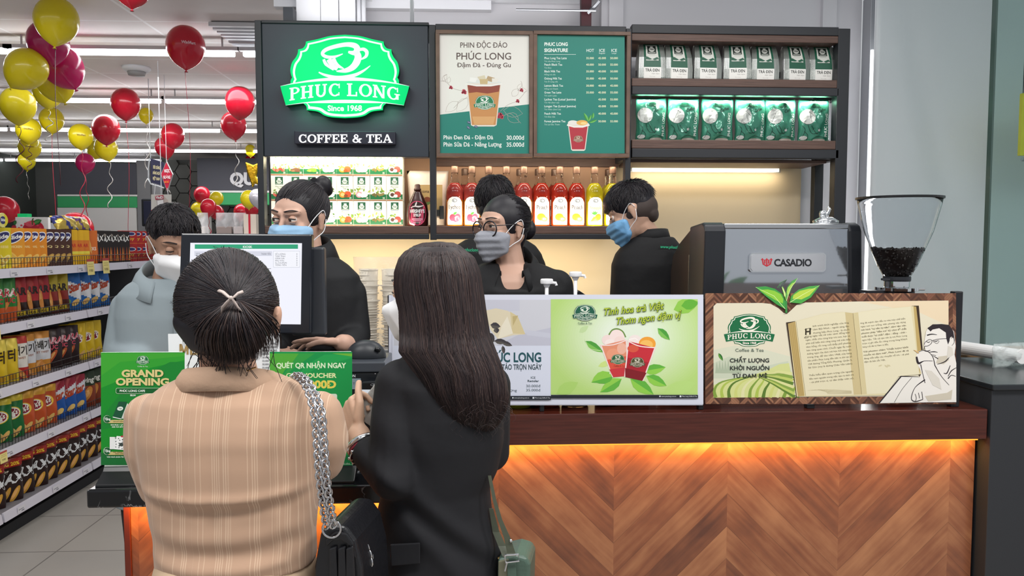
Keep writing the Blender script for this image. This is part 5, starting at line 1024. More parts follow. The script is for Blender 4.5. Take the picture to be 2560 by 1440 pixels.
# ---- tamper-like black edge behind: rolled bar mat on back counter
bc = thing('back_counter', 'low dark back counter along the wall under the shelf unit', 'counter', (.5, 3.7, .15))
box('worktop', -.75, W(2005, 700, 4.0).x, 3.62, 4.27, 1.0, 1.04, mat('steel_top', '#a9a9aa', .3, .6), bc); box('cabinet_body', -.74, W(2000, 700, 4.0).x, 3.66, 4.27, .15, 1.0, mat('cab_dark', '#3a332e', .5), bc)
p = W(1443, 735, 3.7); m = M(); m.prism([(p.x - .05, 3.68, 1.04), (p.x + .07, 3.68, 1.04), (p.x + .05, 3.68, p.z - .01), (p.x + .005, 3.68, p.z + .02), (p.x - .03, 3.68, p.z - .02)], (0, .1, 0)); tag(m.obj('blender_lid', PST, bevel=.004), 'black pointed lid just showing above the white panel on the back counter', 'blender')
# ---- stacked cups wrapped in clear plastic
c = W(948, 760, 3.72); ck = thing('wrapped_cup_stack', 'tall stack of clear plastic cups in crumpled wrapping behind the cashier', 'cup stack', (c.x, 3.8, 1.04))
m = M(); zt_ = W(948, 668, 3.75).z; hh = zt_ - 1.04; rq = random.Random(8)
CUPW = mat('cup_plastic', '#d5cdc0', .25, bump=.3, bscale=40)
for kx in (-.055, .055):
    m = M(); m.lathe([(.034, 0), (.047, hh * .98), (.0, hh * .98)], (c.x + kx, 3.76, 1.04), 20)
    for i in range(30):
        z = (i + .7) * hh / 31; r_ = .047 + rq.uniform(-.004, .004); dx, dy = rq.uniform(-.006, .006), rq.uniform(-.006, .006)
        m.lathe([(r_ - .01, z - .004), (r_, z), (r_ + .001, z + .004), (r_ - .01, z + .006)], (c.x + kx + dx, 3.76 + dy, 1.04), 18)
    m.obj('nested_cups', CUPW, ck, smooth=True)
f = pillow(.26, hh + .05, .15, crumple=.014, seed=31); pm = pillow_mesh(f, 26, 40, mt=mat('crinkly_wrap', '#efe6d8', .08, alpha=.3, bump=1., bscale=38)); pm.v = [(x + c.x, y + 3.76, z + 1.04) for x, y, z in pm.v]
pm.obj('plastic_wrap', None, ck, smooth=True)
# ================================================================ cashier desk things
YD = 2.1; mo = thing('point_of_sale_monitor', 'black till monitor with a white lit order screen standing on the cashier counter', 'monitor', (W(615, 700, YD).x, YD, ZM))
MB = mat('monitor_black', '#1d2027', .18)
P4 = [(452, 583), (779, 586), (776, 835), (444, 832)]
m = M(); m.prism([W(x, y, YD) for x, y in P4][::-1], (0, .035, 0)); m.obj('housing', MB, mo, bevel=.004)
m = M(); p, q = W(782, 618, YD + .05), W(815, 838, YD + .05); m.box(p.x - .06, q.x, YD + .04, YD + .075, q.z, p.z); m.obj('rear_housing', mat('monitor_grey', '#33363c', .4), mo, bevel=.006)
cxm = W(615, 700, YD).x; box('neck', cxm - .04, cxm + .04, YD + .036, YD + .08, ZM + .012, W(615, 800, YD).z, MB, mo, .004); box('base', cxm - .12, cxm + .12, YD - .0, YD + .09, ZM, ZM + .012, MB, mo, .004)
A = Art(flat(YD - .0012), .0002, .95); A.poly([(476, 607), (755, 608), (752, 811), (470, 808)], '#eeeffa')
A.rect(487, 611, 745, 622, '#3aa27a'); A.text('KIOSK', 607, 620, 6, '#e8f4ee', .02); A.rect(486, 628, 680, 640, '#d3d5e2'); A.text('STT', 490, 637, 4.4, '#60636d'); A.text('TÊN', 506, 637, 4.4, '#60636d'); A.text('THÀNH TIỀN', 653, 637, 4.4, '#60636d', w=24)
A.rrect(683, 627, 750, 669, 2, '#cdd0da'); A.rrect(684, 628, 749, 668, 2, '#f0f1f8')
for i, t_ in enumerate(('SỐ LƯỢNG', 'TẠM TÍNH', 'GIẢM GIÁ', 'PHỤ THU', 'SL COUPON', 'TỔNG TIỀN')): A.text(t_, 688, 637 + i * 5.5, 3.8, '#50535d', 0, up=False); A.text('0', 741, 637 + i * 5.5, 3.8, '#50535d', 0, up=False)
A.obj('lit_screen', mo)
# menu card in a clear stand
YN = 2.03; mc = thing('menu_card_stand', 'white menu card with gold heading standing between the two green signs', 'menu card', (W(560, 900, YN).x, YN, ZM))
p, q = W(420, 835, YN), W(701, 1000, YN); box('card', p.x, q.x, YN, YN + .003, ZM + .004, p.z, mat('card_white', '#e6e8ea', .4), mc, 0)
box('acrylic_foot', p.x, q.x, YN - .04, YN + .05, ZM, ZM + .004, mat('acrylic', '#f0f4f4', .05, trans=.9, ior=1.2), mc, 0)
A = Art(flat(YN - .001), .0003); A.text('MENU', 446, 886, 26, '#a08250', .03, w=92)
for i in range(11): A.text(['26.000', '35.000', '40.000', '30.000', '45.000'][i % 5], 684, 861 + i * 8.6, 4.6, '#55585c', .01, 'c', up=False); A.text(['25.000', '30.000', '35.000', '28.000', '30.000'][i % 5], 664, 861 + i * 8.6, 4.6, '#55585c', .01, 'c', up=False)
A.leaf(685, 850, 10, 4, 200, '#b9c2c0'); A.leaf(466, 921, 20, 4, 5, '#59626a', '#7d858a'); A.obj('printed_menu', mc)
# green signs
YI = 1.95
def green_sign(px0, px1, py0, label, draw, yb=1167):
    p, q = W(px0, py0, YI), W(px1, yb, YI); t = thing('counter_sign', label, 'sign', ((p.x + q.x) / 2, YI, ZM))
    box('card', p.x, q.x, YI, YI + .004, q.z, p.z, mat('card_edge', '#dfe8df', .4), t, 0)
    m = M(); z1 = q.z; dx = .012; m.prism([(p.x, YI + .006, ZM), (p.x, YI + .006, z1 + .004), (p.x, YI - .004, z1 + .004), (p.x, YI - .012, ZM + .028), (p.x, YI - .05, ZM + .006), (p.x, YI - .052, ZM)], (q.x - p.x + dx, 0, 0)); m.obj('acrylic_base', mat('acrylic_black', '#0a0b0d', .3), t, bevel=.0015)
    A = Art(flat(YI - .0008), .0002); draw(A); A.obj('printed_sheet', t); return t
def gs1(A):
    A.frame(4, 0, 800); A.rect(1010, 324, 1847, 1450, '#0c8a24'); A.clip = (252.5, 881, 461.7, 1163)
    A.poly([(1010, 340), (1847, 340), (1847, 400), (1500, 480), (1010, 680)], '#2c9a2a'); A.poly([(1010, 560), (1200, 420), (1847, 360), (1847, 330), (1010, 330)], '#3aa02c'); A.poly([(1847, 420), (1700, 420), (1300, 620), (1010, 980), (1010, 1100), (1847, 900)], '#0e7f2a'); A.poly([(1010, 1330), (1847, 1300), (1847, 1450), (1010, 1450)], '#0a6a2c')
    badge(A, 1428, 402, 140, '#0f6a34', '#e2efe0', since=False); A.text('Coffee & Tea', 1428, 470, 14, '#dce9d8', 0, 'c')
    for d, c in ((4, '#1b5a1e'), (0, '#d9c888')): A.text('GRAND', 1217 + d, 566 + d, 70, c, .045, w=420); A.text('OPENING', 1160 + d, 650 + d, 70, c, .045, w=535)
    A.rrect(1160, 678, 1700, 736, 18, '#cfe3c4'); A.rrect(1163, 681, 1697, 733, 16, '#0b5a24'); A.text('PHÚC LONG CAFE', 1198, 718, 22, '#eef4ea', .02); A.text('08.04', 1304, 760, 18, '#eef4ea', .02)
    A.poly([(1130, 965), (1190, 815), (1270, 818), (1215, 985)], '#114f33'); A.poly([(1215, 985), (1275, 830), (1320, 900), (1290, 985)], '#c9d4c9'); A.poly([(1130, 965), (1215, 985), (1215, 992), (1130, 974)], '#e4ece4'); A.ell(1204, 885, 30, 20, '#dfeadf', -10); A.text('T&E', 1204, 892, 14, '#114f33', .02, 'c')
    for y in (990, 1308):
        A.rrect(1080, y + 8, 1320, y + 40, 10, '#c9b878'); A.ell(1074, y, 38, 38, '#d6e6cf'); A.ell(1076, y, 36, 36, '#0d5a2a'); A.text('Tặng', 1076, y + 10, 24, '#eef4ea', .025, 'c', w=62)
    A.text('GIÁ ĐỠ ĐIỆN THOẠI', 1134, 1020, 12, '#4a3a14', .01); A.text('KHI MUA 1 LY BẤT KỲ', 1110, 1054, 14, '#eef4ea', .02); A.text('SIZE VỪA BẤT KỲ', 1122, 1074, 13, '#eef4ea', .02)
    A.poly([(1100, 1168), (1165, 1168), (1170, 1290), (1100, 1290)], '#e9ebe9'); A.poly([(1170, 1158), (1290, 1170), (1262, 1300), (1140, 1290)], '#f2f3f1')
    for i in range(26): A.leaf(1150 + (i * 37 % 130), 1172 + (i * 53 % 115), 16, 9, i * 47, '#4a5450')
    A.ell(1218, 1243, 22, 18, '#3a4440'); A.ell(1225, 1162, 14, 8, '#b8323a'); A.text('THẺ THÀNH VIÊN', 1200, 1324, 12, '#4a3a14', .01, 'c'); A.text('PHÚC LONG', 1200, 1340, 11, '#4a3a14', .01, 'c'); A.text('VỚI HOÁ ĐƠN TỪ 65.000Đ', 1072, 1374, 13, '#eef4ea', .02, w=244)
def gs2(A):
    A.frame(3.273, 640, 740); A.rect(112, 456, 787, 1400, '#12934a'); A.clip = (674.5, 881, 880, 1168)
    A.poly([(112, 470), (420, 470), (240, 600), (180, 700), (112, 640)], '#4fa83a'); A.poly([(350, 470), (480, 470), (300, 600), (200, 680)], '#2f9c44'); A.poly([(787, 470), (787, 505), (500, 590), (300, 700), (420, 560), (560, 480)], '#1fa050'); A.poly([(620, 470), (787, 470), (787, 495)], '#6db23a'); A.poly([(112, 1350), (787, 1300), (787, 1400), (112, 1400)], '#0c6f3c')
    A.text('QUÉT QR NHẬN NGAY', 166, 588, 42, '#d9f0cc', .035, w=568); A.text('GIFT VOUCHER', 246, 668, 38, '#e2ecb0', .03, w=410); A.text('100.000Đ', 656, 752, 62, '#e3d45e', .045, 'r', w=400); A.rrect(300, 800, 664, 1150, 16, '#d5e2cf'); A.text('40.000đ', 724, 1268, 24, '#dff0d8', .01, 'r'); A.rect(112, 1378, 787, 1380, '#9fd0a8'); A.text('ÁP DỤNG KHI MUA BẤT KỲ LOẠI THỨC UỐNG', 770, 1376, 9, '#cfe8d0', 0, 'r')
green_sign(252, 462, 881, 'green grand opening sign in a black stand at the left end of the cashier counter', gs1)
green_sign(674, 881, 880, 'green gift voucher sign in a black stand beside the card terminal', gs2)
# printer, mouse, keyboard drawer, card terminal
pr_ = thing('receipt_printer', 'black receipt printer box behind the voucher sign', 'printer', (W(915, 950, 2.12).x, 2.12, ZM))
p, q = W(862, 905, 2.12), W(962, 1000, 2.12); box('printer_body', p.x, q.x, 2.12, 2.3, ZM, p.z - .03, mat('printer_black', '#15181d', .35), pr_, .004); box('printer_lid', p.x - .002, q.x + .002, 2.115, 2.3, p.z - .0295, p.z, mat('printer_lid', '#3c4047', .3), pr_, .004)
A = Art(flat(2.1195), .0003); A.rect(880, 946, 902, 973, '#7d8a92'); A.text('EPSON', 889, 943, 7, '#d9dde0', .01, 'r'); A.text('T I A', 891, 962, 6, '#39434a', .01, 'c'); A.ell(938, 934, 1, 1, '#e8e8e8'); A.obj('label_sticker', pr_)
zpr = p.z; c = W(915, 880, 2.2); ms = thing('computer_mouse', 'black computer mouse resting on top of the receipt printer', 'mouse', (c.x, 2.2, zpr))
m = M(); m.ball((c.x + .0, 2.2, zpr + .002), (.058, .036, .05), None, 24, 16); m.v = [(x, y, max(z, zpr)) for x, y, z in m.v]; m.obj('mouse_shell', mat('mouse_black', '#24272c', .4), ms, smooth=True)
m = M(); m.tube([(c.x + .03, 2.17, zpr + .031), (c.x + .045, 2.172, zpr + .024)], .006, 12); m.obj('scroll_wheel', mat('wheel_black', '#0c0d0f', .2), ms, smooth=True)
kb = thing('keyboard', 'black keyboard on the till shelf under the cashier hand', 'keyboard', (W(800, 880, 2.3).x, 2.3, ZM)); p, q = W(735, 878, 2.25), W(862, 895, 2.25)
box('till_drawer', p.x, q.x, 2.2, 2.325, ZM, p.z - .012, mat('till_black', '#101215', .4), kb, .003); box('key_deck', p.x + .01, q.x - .01, 2.205, 2.32, p.z - .0115, p.z, mat('key_black', '#17191d', .3), kb, .003)
ZKB = p.z
YT_ = 2.06; ct = thing('card_terminal', 'black card payment terminal with a pale lit screen beside the voucher sign', 'card terminal', (W(930, 990, YT_).x, YT_, ZM))
m = M(); P_ = [W(x, y, YT_) for x, y in ((904, 955), (975, 952), (978, 1045), (893, 1045))]; m.prism(P_[::-1], (0, .03, 0)); m.box(P_[3].x, P_[2].x, YT_ + .002, YT_ + .09, ZM, P_[3].z); m.obj('terminal_body', mat('terminal_black', '#131518', .2), ct, bevel=.004)
A = Art(flat(YT_ - .0012), .0003, .7); A.rect(903, 974, 948, 984, '#e6ecf4'); A.rect(908, 984, 934, 991, '#d2dae4'); A.obj('lit_display', ct)
A = Art(flat(YT_ - .0008), .0003); A.ell(935, 962, 9, 3.4, '#8b9096'); A.ell(935, 962, 8, 2.6, '#131518'); A.text(')))', 935, 964, 4, '#c8ccd0', 0, 'c'); A.obj('contactless_mark', ct)
# ================================================================ people
def ell(c, r, Rm=None): return (Vector(c), r if isinstance(r, (tuple, list)) else (r, r, r), Rm)
_US = M(); _US.ball((0, 0, 0), 1, None, 14, 9); _UB = M(); _UB.ball((0, 0, 0), 1, None, 36, 24)
def hull_mesh(es):
    bm = bmesh.new()
    for c, r, Rm in es:
        for v in (_UB if max(r) > .06 and len(es) < 3 else _US).v:
            p = Vector((v[0] * r[0], v[1] * r[1], v[2] * r[2]))
            if Rm is not None: p = Rm @ p
            bm.verts.new(c + p)
    bmesh.ops.remove_doubles(bm, verts=bm.verts, dist=1e-6)
    res = bmesh.ops.convex_hull(bm, input=bm.verts)
    bmesh.ops.delete(bm, geom=list({e for e in res['geom_interior'] + res['geom_unused'] if isinstance(e, bmesh.types.BMVert)}), context='VERTS')
    bm.verts.ensure_lookup_table(); bm.verts.index_update()
    vs = [v.co.copy() for v in bm.verts]; fs = [tuple(v.index for v in f.verts) for f in bm.faces]; bm.free(); return vs, fs
def chain(pts, rs): return [[ell(pts[i], rs[i]), ell(pts[i + 1], rs[i + 1])] for i in range(len(pts) - 1)]
def loft(rows, n=36, pw=2.3):
    """rows (py, px left, px right, depth Y, half depth) read at that depth -> closed mesh"""
    vs = []; fs = []
    for py, xl, xr, Y, hd in rows:
        a, b = W(xl, py, Y), W(xr, py, Y); cx = (a.x + b.x) / 2; rx = (b.x - a.x) / 2; z = (a.z + b.z) / 2
        for k in range(n):
            t = 2 * PI * k / n; c_, s_ = math.cos(t), math.sin(t)
            vs.append(Vector((cx + rx * math.copysign(abs(c_) ** (2 / pw), c_), Y + hd * math.copysign(abs(s_) ** (2 / pw), s_), z)))
    L = len(rows)
    for j in range(L - 1):
        for k in range(n): fs.append((j * n + k, (j + 1) * n + k, (j + 1) * n + (k + 1) % n, j * n + (k + 1) % n))
    fs += [tuple(range(n)), tuple(range((L - 1) * n, L * n))[::-1]]
    return vs, fs
def blob(name, prims, mt, parent, vox=.006, sm=4, post=None, smooth=True):
    m = M()
    for p in prims:
        vs, fs = p if isinstance(p, tuple) else hull_mesh(p); m.add(vs, fs)
    me = m.mesh('raw'); bm = bmesh.new(); bm.from_mesh(me); bmesh.ops.recalc_face_normals(bm, faces=bm.faces); bm.to_mesh(me); bm.free()
    o = bpy.data.objects.new('raw', me); r = o.modifiers.new('r', 'REMESH'); r.mode = 'VOXEL'; r.voxel_size = vox; r.use_smooth_shade = True
    s = o.modifiers.new('s', 'SMOOTH'); s.factor = .5; s.iterations = sm
    out = baked(o); bpy.data.objects.remove(o); bpy.data.meshes.remove(me); out.name = name
    co = np.empty(len(out.vertices) * 3); out.vertices.foreach_get('co', co); co = co.reshape(-1, 3)
    if post is not None: co = post(co)
    co = co - np.array(base(parent)); out.vertices.foreach_set('co', co.ravel())
    out.materials.clear(); out.materials.append(mt); out.polygons.foreach_set('use_smooth', [smooth] * len(out.polygons)); out.update()
    return link(name, out, parent)
def headT(c, yaw, pitch=0, roll=0, s=1.):
    return Matrix.Translation(Vector(c)) @ Euler((math.radians(pitch), math.radians(roll), math.radians(yaw)), 'XYZ').to_matrix().to_4x4() @ Matrix.Diagonal((s, s, s, 1))
def TE(T, c, r):
    s = T.to_scale()[0]; r = r if isinstance(r, (tuple, list)) else (r, r, r)
    return (T @ Vector(c), tuple(x * s for x in r), T.to_quaternion().to_matrix())
def head_prims(T):
    E = lambda c, r: TE(T, c, r); P = []
    P.append([E((0, .016, .03), (.073, .093, .084))])
    P.append([E((0, -.03, .03), (.062, .05, .055)), E((0, -.03, -.05), (.052, .048, .05))])
    P.append([E((0, -.03, -.05), (.053, .05, .05)), E((0, -.066, -.096), (.019, .016, .014))])
    P.append([E((0, .02, -.02), (.064, .07, .05)), E((0, -.01, -.06), (.05, .05, .04))])
    for s in (-1, 1):
        P.append([E((s * .04, -.058, -.022), (.022, .02, .022))]); P.append([E((s * .012, -.082, .031), .009), E((s * .046, -.066, .032), .01)])
        P.append([E((s * .077, .014, .012), (.006, .019, .018)), E((s * .073, .009, -.028), (.005, .008, .01))])
        P.append([E((s * .03, -.066, .004), (.016, .012, .014))])
    P += [[E((0, -.081, .02), .0075), E((0, -.104, -.024), .0095)], [E((0, -.1, -.028), (.016, .011, .008))]]
    P.append([E((0, -.082, -.06), (.022, .009, .006)), E((0, -.08, -.068), (.018, .009, .005))])
    return P
def hand_prims(Wr, f, nrm, th, curl, s=1., thumb=.6):
    f = f.normalized(); nrm = (nrm - f * nrm.dot(f)).normalized(); th = (th - f * th.dot(f) - nrm * th.dot(nrm)).normalized(); P = []
    off = [.03, .01, -.011, -.03]; ln = [.070, .078, .073, .058]
    for i in range(4):
        k = Wr + (f * (.086 - .004 * abs(i - 1)) + th * off[i]) * s
        P.append([ell(Wr + th * off[i] * .55 * s + f * .01 * s, .0125 * s), ell(k, .0105 * s)])
        if i < 3: P.append([ell(Wr + (f * .02 + th * off[i] * .6) * s, .012 * s), ell(k, .0095 * s), ell(Wr + (f * .082 + th * off[i + 1]) * s, .0095 * s)])
        d = f + th * (.1 - .07 * i); a = 0; p = k; rr = .0088 * s
        for j, fr in enumerate((.46, .3, .24)):
            a += math.radians(curl[i] * (1., 1.1, .7)[j]); dd = (d.normalized() * math.cos(a) + nrm * math.sin(a)); q = p + dd * ln[i] * fr * s
            P.append([ell(p, rr), ell(q, rr * .9)]); p = q; rr *= .92
    t0 = Wr + (f * .028 + th * .024) * s; d = (th * .75 + f * .75 + nrm * thumb * .5).normalized(); t1 = t0 + d * .038 * s; d2 = (f * .9 + th * .25 + nrm * thumb).normalized(); t2 = t1 + d2 * .03 * s; t3 = t2 + (d2 + nrm * .2).normalized() * .024 * s
    P += [[ell(t0, .014 * s), ell(t1, .0105 * s)], [ell(t1, .0102 * s), ell(t2, .0092 * s)], [ell(t2, .0092 * s), ell(t3, .0078 * s)]]
    return P
HM = [mat('hair_black_%d' % i, c, .48) for i, c in enumerate(('#16131a', '#1e1a20', '#2a2326'))]
HB = [mat('hair_brown_%d' % i, c, .5) for i, c in enumerate(('#21181a', '#2c2021', '#3b2c2a', '#4d3d38'))]
def strands(m, lines, r, mats, rs, n=3):
    for L in lines:
        k = len(L); m.tube(L, [r * (1 if i < k * .6 else max(.15, (k - i) / (k * .42))) for i in range(k)], n, rs.choice(mats), cap=False)
def swept(T, c, rad, dc, ang, n, mats, seed, r=.0011, up=.002, steps=9, lim=None):
    """strands drawn over an ellipsoid from a ring `ang` degrees away towards direction dc"""
    rs = random.Random(seed); dc = Vector(dc).normalized(); a = dc.orthogonal().normalized(); b = dc.cross(a); c = Vector(c); out = []
    for i in range(n):
        q = rs.uniform(0, 2 * PI); s0 = math.radians(rs.uniform(*ang)); L = []; tw = rs.uniform(-.12, .12); lift = up * rs.random()
        for j in range(steps):
            t = j / (steps - 1); s_ = s0 * (1 - t) + .06 * t; qq = q + tw * t
            d = dc * math.cos(s_) + (a * math.cos(qq) + b * math.sin(qq)) * math.sin(s_)
            L.append(T @ (c + Vector((d.x * rad[0], d.y * rad[1], d.z * rad[2])) * (1 + lift / .09)))
        if lim is None or lim(T.inverted() @ L[0]): out.append(L)
    return out
def crown(T, c, rad, dc, ang, n, mats, seed, lift=.008, test=None, steps=7, curl=.35):
    rs = random.Random(seed); dc = Vector(dc).normalized(); a = dc.orthogonal().normalized(); b = dc.cross(a); c = Vector(c); out = []
    while len(out) < n:
        q = rs.uniform(0, 2 * PI); s0 = math.radians(rs.uniform(*ang)); L = []; s1 = max(.03, s0 - rs.uniform(.45, .7)); lf = lift * rs.uniform(.2, 1.1); tw = rs.uniform(-curl, curl)
        for j in range(steps):
            t = j / (steps - 1); s_ = s1 + (s0 - s1) * t; qq = q + tw * t
            d = dc * math.cos(s_) + (a * math.cos(qq) + b * math.sin(qq)) * math.sin(s_)
            L.append(c + Vector((d.x * rad[0], d.y * rad[1], d.z * rad[2])) * (1 + (.001 + lf * t * t) / .09))
        if test is None or test(L[-1]): out.append([T @ p for p in L])
    return out
def spiky(T, c, rad, n, seed, ln, flow, test):
    rs = random.Random(seed); out = []; c = Vector(c)
    while len(out) < n:
        d = Vector((rs.gauss(0, 1), rs.gauss(0, 1), rs.gauss(0, 1))).normalized(); p = c + Vector((d.x * rad[0], d.y * rad[1], d.z * rad[2]))
        if not test(p): continue
        f = Vector(flow(p)) + Vector((rs.uniform(-.4, .4), rs.uniform(-.4, .4), rs.uniform(-.3, .3))); l = ln * rs.uniform(.6, 1.2)
        out.append([T @ (p - d * .004), T @ (p + (d * .45 + f * .3) * l * .5), T @ (p + (d * .5 + f) * l)])
    return out
SHOE = mat('shoe_dark', '#1b1b1e', .4)
def SKIN(c): return mat('skin_' + c, c, .5, bump=.03, bscale=180)
def person(label, loc, group=None): return thing('person', label, 'person', loc)
def body(t, hT, skin, torso, neck, arms, hands, hip, floor, vox=.0055, sc=.82, legs=True, extra=(), leg=1.):
    P = head_prims(hT) + [[ell(hT @ Vector((0, .018, -.06)), .05), ell(neck, .054)]]
    vs, fs = loft([(y + 14, (a + b) / 2 - (b - a) / 2 * sc, (a + b) / 2 + (b - a) / 2 * sc, Y, hd * sc) for y, a, b, Y, hd in torso]); P.append((vs, fs))
    P.append([ell(neck, .055), ell(neck - Vector((0, 0, .07)), (.075, .05, .04))])
    for pts, rs in arms: P += chain(pts, [r * .8 for r in rs])
    for h in hands: P += hand_prims(*h)
    if legs:
        for s in (-1, 1):
            h = hip + Vector((s * .085 * leg, 0, 0)); k = Vector((h.x, h.y - .005, floor + .47)); a = Vector((h.x, h.y + .02, floor + .08))
            P += chain([h, k, a], [.08 * leg, .055, .04]); 
    P += list(extra)
    return blob('body', P, skin, t, vox, 3)
def legs_cloth(t, hip, floor, mt, ydir, wide=1., sp=1.):
    P = []
    for s in (-1, 1):
        h = hip + Vector((s * .085 * sp, 0, 0)); k = Vector((h.x, h.y - .005, floor + .47)); a = Vector((h.x, h.y + .02, floor + .09))
        P += [[ell(hip + Vector((s * .06 * sp, 0, .1)), (.1 * wide, .115 * sp, .05)), ell(h, (.1 * wide, .11 * sp, .1))]] + chain([h, k, a], [.1 * wide, .073, .062])
        m = M(); f = hull_mesh([ell((a.x, a.y, floor + .04), (.04, .05, .04)), ell((a.x, a.y + ydir * .15, floor + .025), (.042, .05, .025))]); m.add(*f); m.obj('shoe', SHOE, t, smooth=True)
    blob('trousers', P, mt, t, .011, 3)
def collar(t, c, rx, ry, h, mt, yaw=0, gap=30, lean=0., nm='collar', drop=.02, flare=.022):
    """folded shirt collar: stands up round the neck and turns down outside; the gap faces direction yaw"""
    m = M(); n = 40; g = math.radians(gap); yw = math.radians(yaw) - PI / 2; vs = []
    for k in range(n + 1):
        q = yw + g + (2 * PI - 2 * g) * k / n; cs, sn = math.cos(q), math.sin(q); e = abs(2 * k / n - 1) ** 3; fr = -lean * math.cos(q - yw)
        for dr, dz in ((0, -h * .6), (.001, h * .5), (.003, h), (.007, h + .002), (flare * .6, h * .3), (flare + .008 * e, -drop - .012 * e)): vs.append(Vector((c[0] + (rx + dr) * cs, c[1] + (ry + dr) * sn, c[2] + dz + fr)))
    fs = [(k * 6 + j, (k + 1) * 6 + j, (k + 1) * 6 + j + 1, k * 6 + j + 1) for k in range(n) for j in range(5)]
    m.add(vs, fs); o = m.obj(nm, mt, t, smooth=True); s = o.modifiers.new('solid', 'SOLIDIFY'); s.thickness = .003; return o
def mask(t, T, mt, beak=0., bump=True, loops=True, loopmt=None):
    E = lambda c, r: TE(T, c, r)
    h = [E((0, -.103, -.01), .007), E((0, -.118 - beak, -.03), (.014, .009, .014)), E((0, -.095 - beak * .6, -.085), (.018, .012, .018)), E((0, -.078, -.11), (.018, .014, .009))]
    for s in (-1, 1): h += [E((s * .05, -.064, -.022), .014), E((s * .06, -.04, -.03), .016), E((s * .052, -.044, -.074), .017), E((s * .03, -.09, -.024), .01), E((s * .045, -.068, -.034), .024)]
    def pleat(co):
        if not bump: return co
        Ti = np.array(T.inverted()); l = co @ Ti[:3, :3].T + Ti[:3, 3]; w = .0022 * np.sin((l[:, 2] + .02) * 260); l[:, 1] -= np.where(l[:, 1] < -.05, w, 0); Tm = np.array(T); return l @ Tm[:3, :3].T + Tm[:3, 3]
    o = blob('face_mask', [h], mt, t, .0035, 3, pleat)
    if loops:
        m = M()
        for s in (-1, 1):
            m.tube([T @ Vector(p) for p in smooth_pts([(s * .062, -.048, -.022), (s * .074, -.02, .01), (s * .084, .012, .03), (s * .084, .024, .01)], 4)], .0016, 5); m.tube([T @ Vector(p) for p in smooth_pts([(s * .058, -.05, -.078), (s * .072, -.018, -.055), (s * .082, .012, -.036), (s * .085, .024, .0)], 4)], .0016, 5)
        m.obj('ear_loop', loopmt or mat('loop_white', '#e6e6e8', .6), o, smooth=True)
    return o
EW = mat('eye_white', '#ded8d2', .15); IR = mat('iris_dark', '#2a1c17', .1); LASH = mat('lash', '#120e10', .5)
def eyes(t, T, skin, brow, gaze=(0, -.1), lid=.25, thick=.003):
    for s in (-1, 1):
        c = Vector((s * .0315, -.0745, .0105)); Rr = .0122
        m = M(); m.ball(T @ c, Rr, None, 16, 10); e = m.obj('eye', EW, t, smooth=True)
        g = Vector((gaze[0], -1, gaze[1])).normalized(); m = M(); m.ball(T @ (c + g * (Rr - .0042)), .0067, None, 14, 8); m.obj('iris', IR, e, smooth=True)
        m = M(); n = 14
        for lo, hi, rr in ((lid, 1.5, Rr * 1.1), (-1.5, -.34, Rr * 1.09)):
            vs = []
            for j in range(7):
                el = lo + (hi - lo) * j / 6
                for k in range(n + 1):
                    az = -1.45 + 2.9 * k / n; ed = (abs(az) / 1.45) ** 2 * (.28 if lo > -1 else -.22) * (1 - j / 6 if lo > -1 else j / 6); e2 = el - ed
                    vs.append(T @ (c + Vector((math.sin(az) * math.cos(e2), -math.cos(az) * math.cos(e2), math.sin(e2))) * rr))
            m.add(vs, [(j * (n + 1) + k, j * (n + 1) + k + 1, (j + 1) * (n + 1) + k + 1, (j + 1) * (n + 1) + k) for j in range(6) for k in range(n)])
        o = m.obj('eyelid', skin, t, smooth=True); sm = o.modifiers.new('solid', 'SOLIDIFY'); sm.thickness = .0012
        m = M(); L = []
        for k in range(n + 1):
            az = -1.3 + 2.6 * k / n; e2 = lid - (abs(az) / 1.45) ** 2 * .28; L.append(T @ (c + Vector((math.sin(az) * math.cos(e2), -math.cos(az) * math.cos(e2), math.sin(e2))) * Rr * 1.15))
        m.tube(L, [.0006] + [.0013] * (n - 1) + [.0008], 5); m.obj('eyelash', LASH, t, smooth=True)
        m = M(); pts = [(s * x, y, z) for x, y, z in ((.012, -.0905, .0365), (.022, -.089, .039), (.036, -.083, .0405), (.048, -.074, .038), (.056, -.064, .033))]
        m.tube([T @ Vector(p) for p in smooth_pts(pts, 4)], [thick * (.8 + .5 * math.sin(PI * min(1, .15 + i / 17))) * (1 if i < 10 else (17 - i) / 7.5) for i in range(17)], 8, flat=.5); m.obj('eyebrow', brow, t, smooth=True)
def printed(name, t, text, a, b, h, c, nrm=(0, -1, 0), bold=.02, shear=.25):
    a, b = Vector(a), Vector(b); u = (b - a).normalized(); n_ = Vector(nrm); v = u.cross(n_).normalized(); L = (b - a).length
    if v.z > 0: v = -v
    A = Art(lambda x, y, hh: a + u * x + v * y + n_ * hh, .001); A.text(text, 0, 0, h, c, bold, w=L, shear=shear); return A.obj(name, t)
POLO = mat('black_polo', '#0c0c0f', .8, bump=.4, bscale=12); BSH = mat('black_shirt', '#0e0f13', .75, bump=.45, bscale=9); TRS = mat('dark_trousers', '#121317', .85)
FL = .15
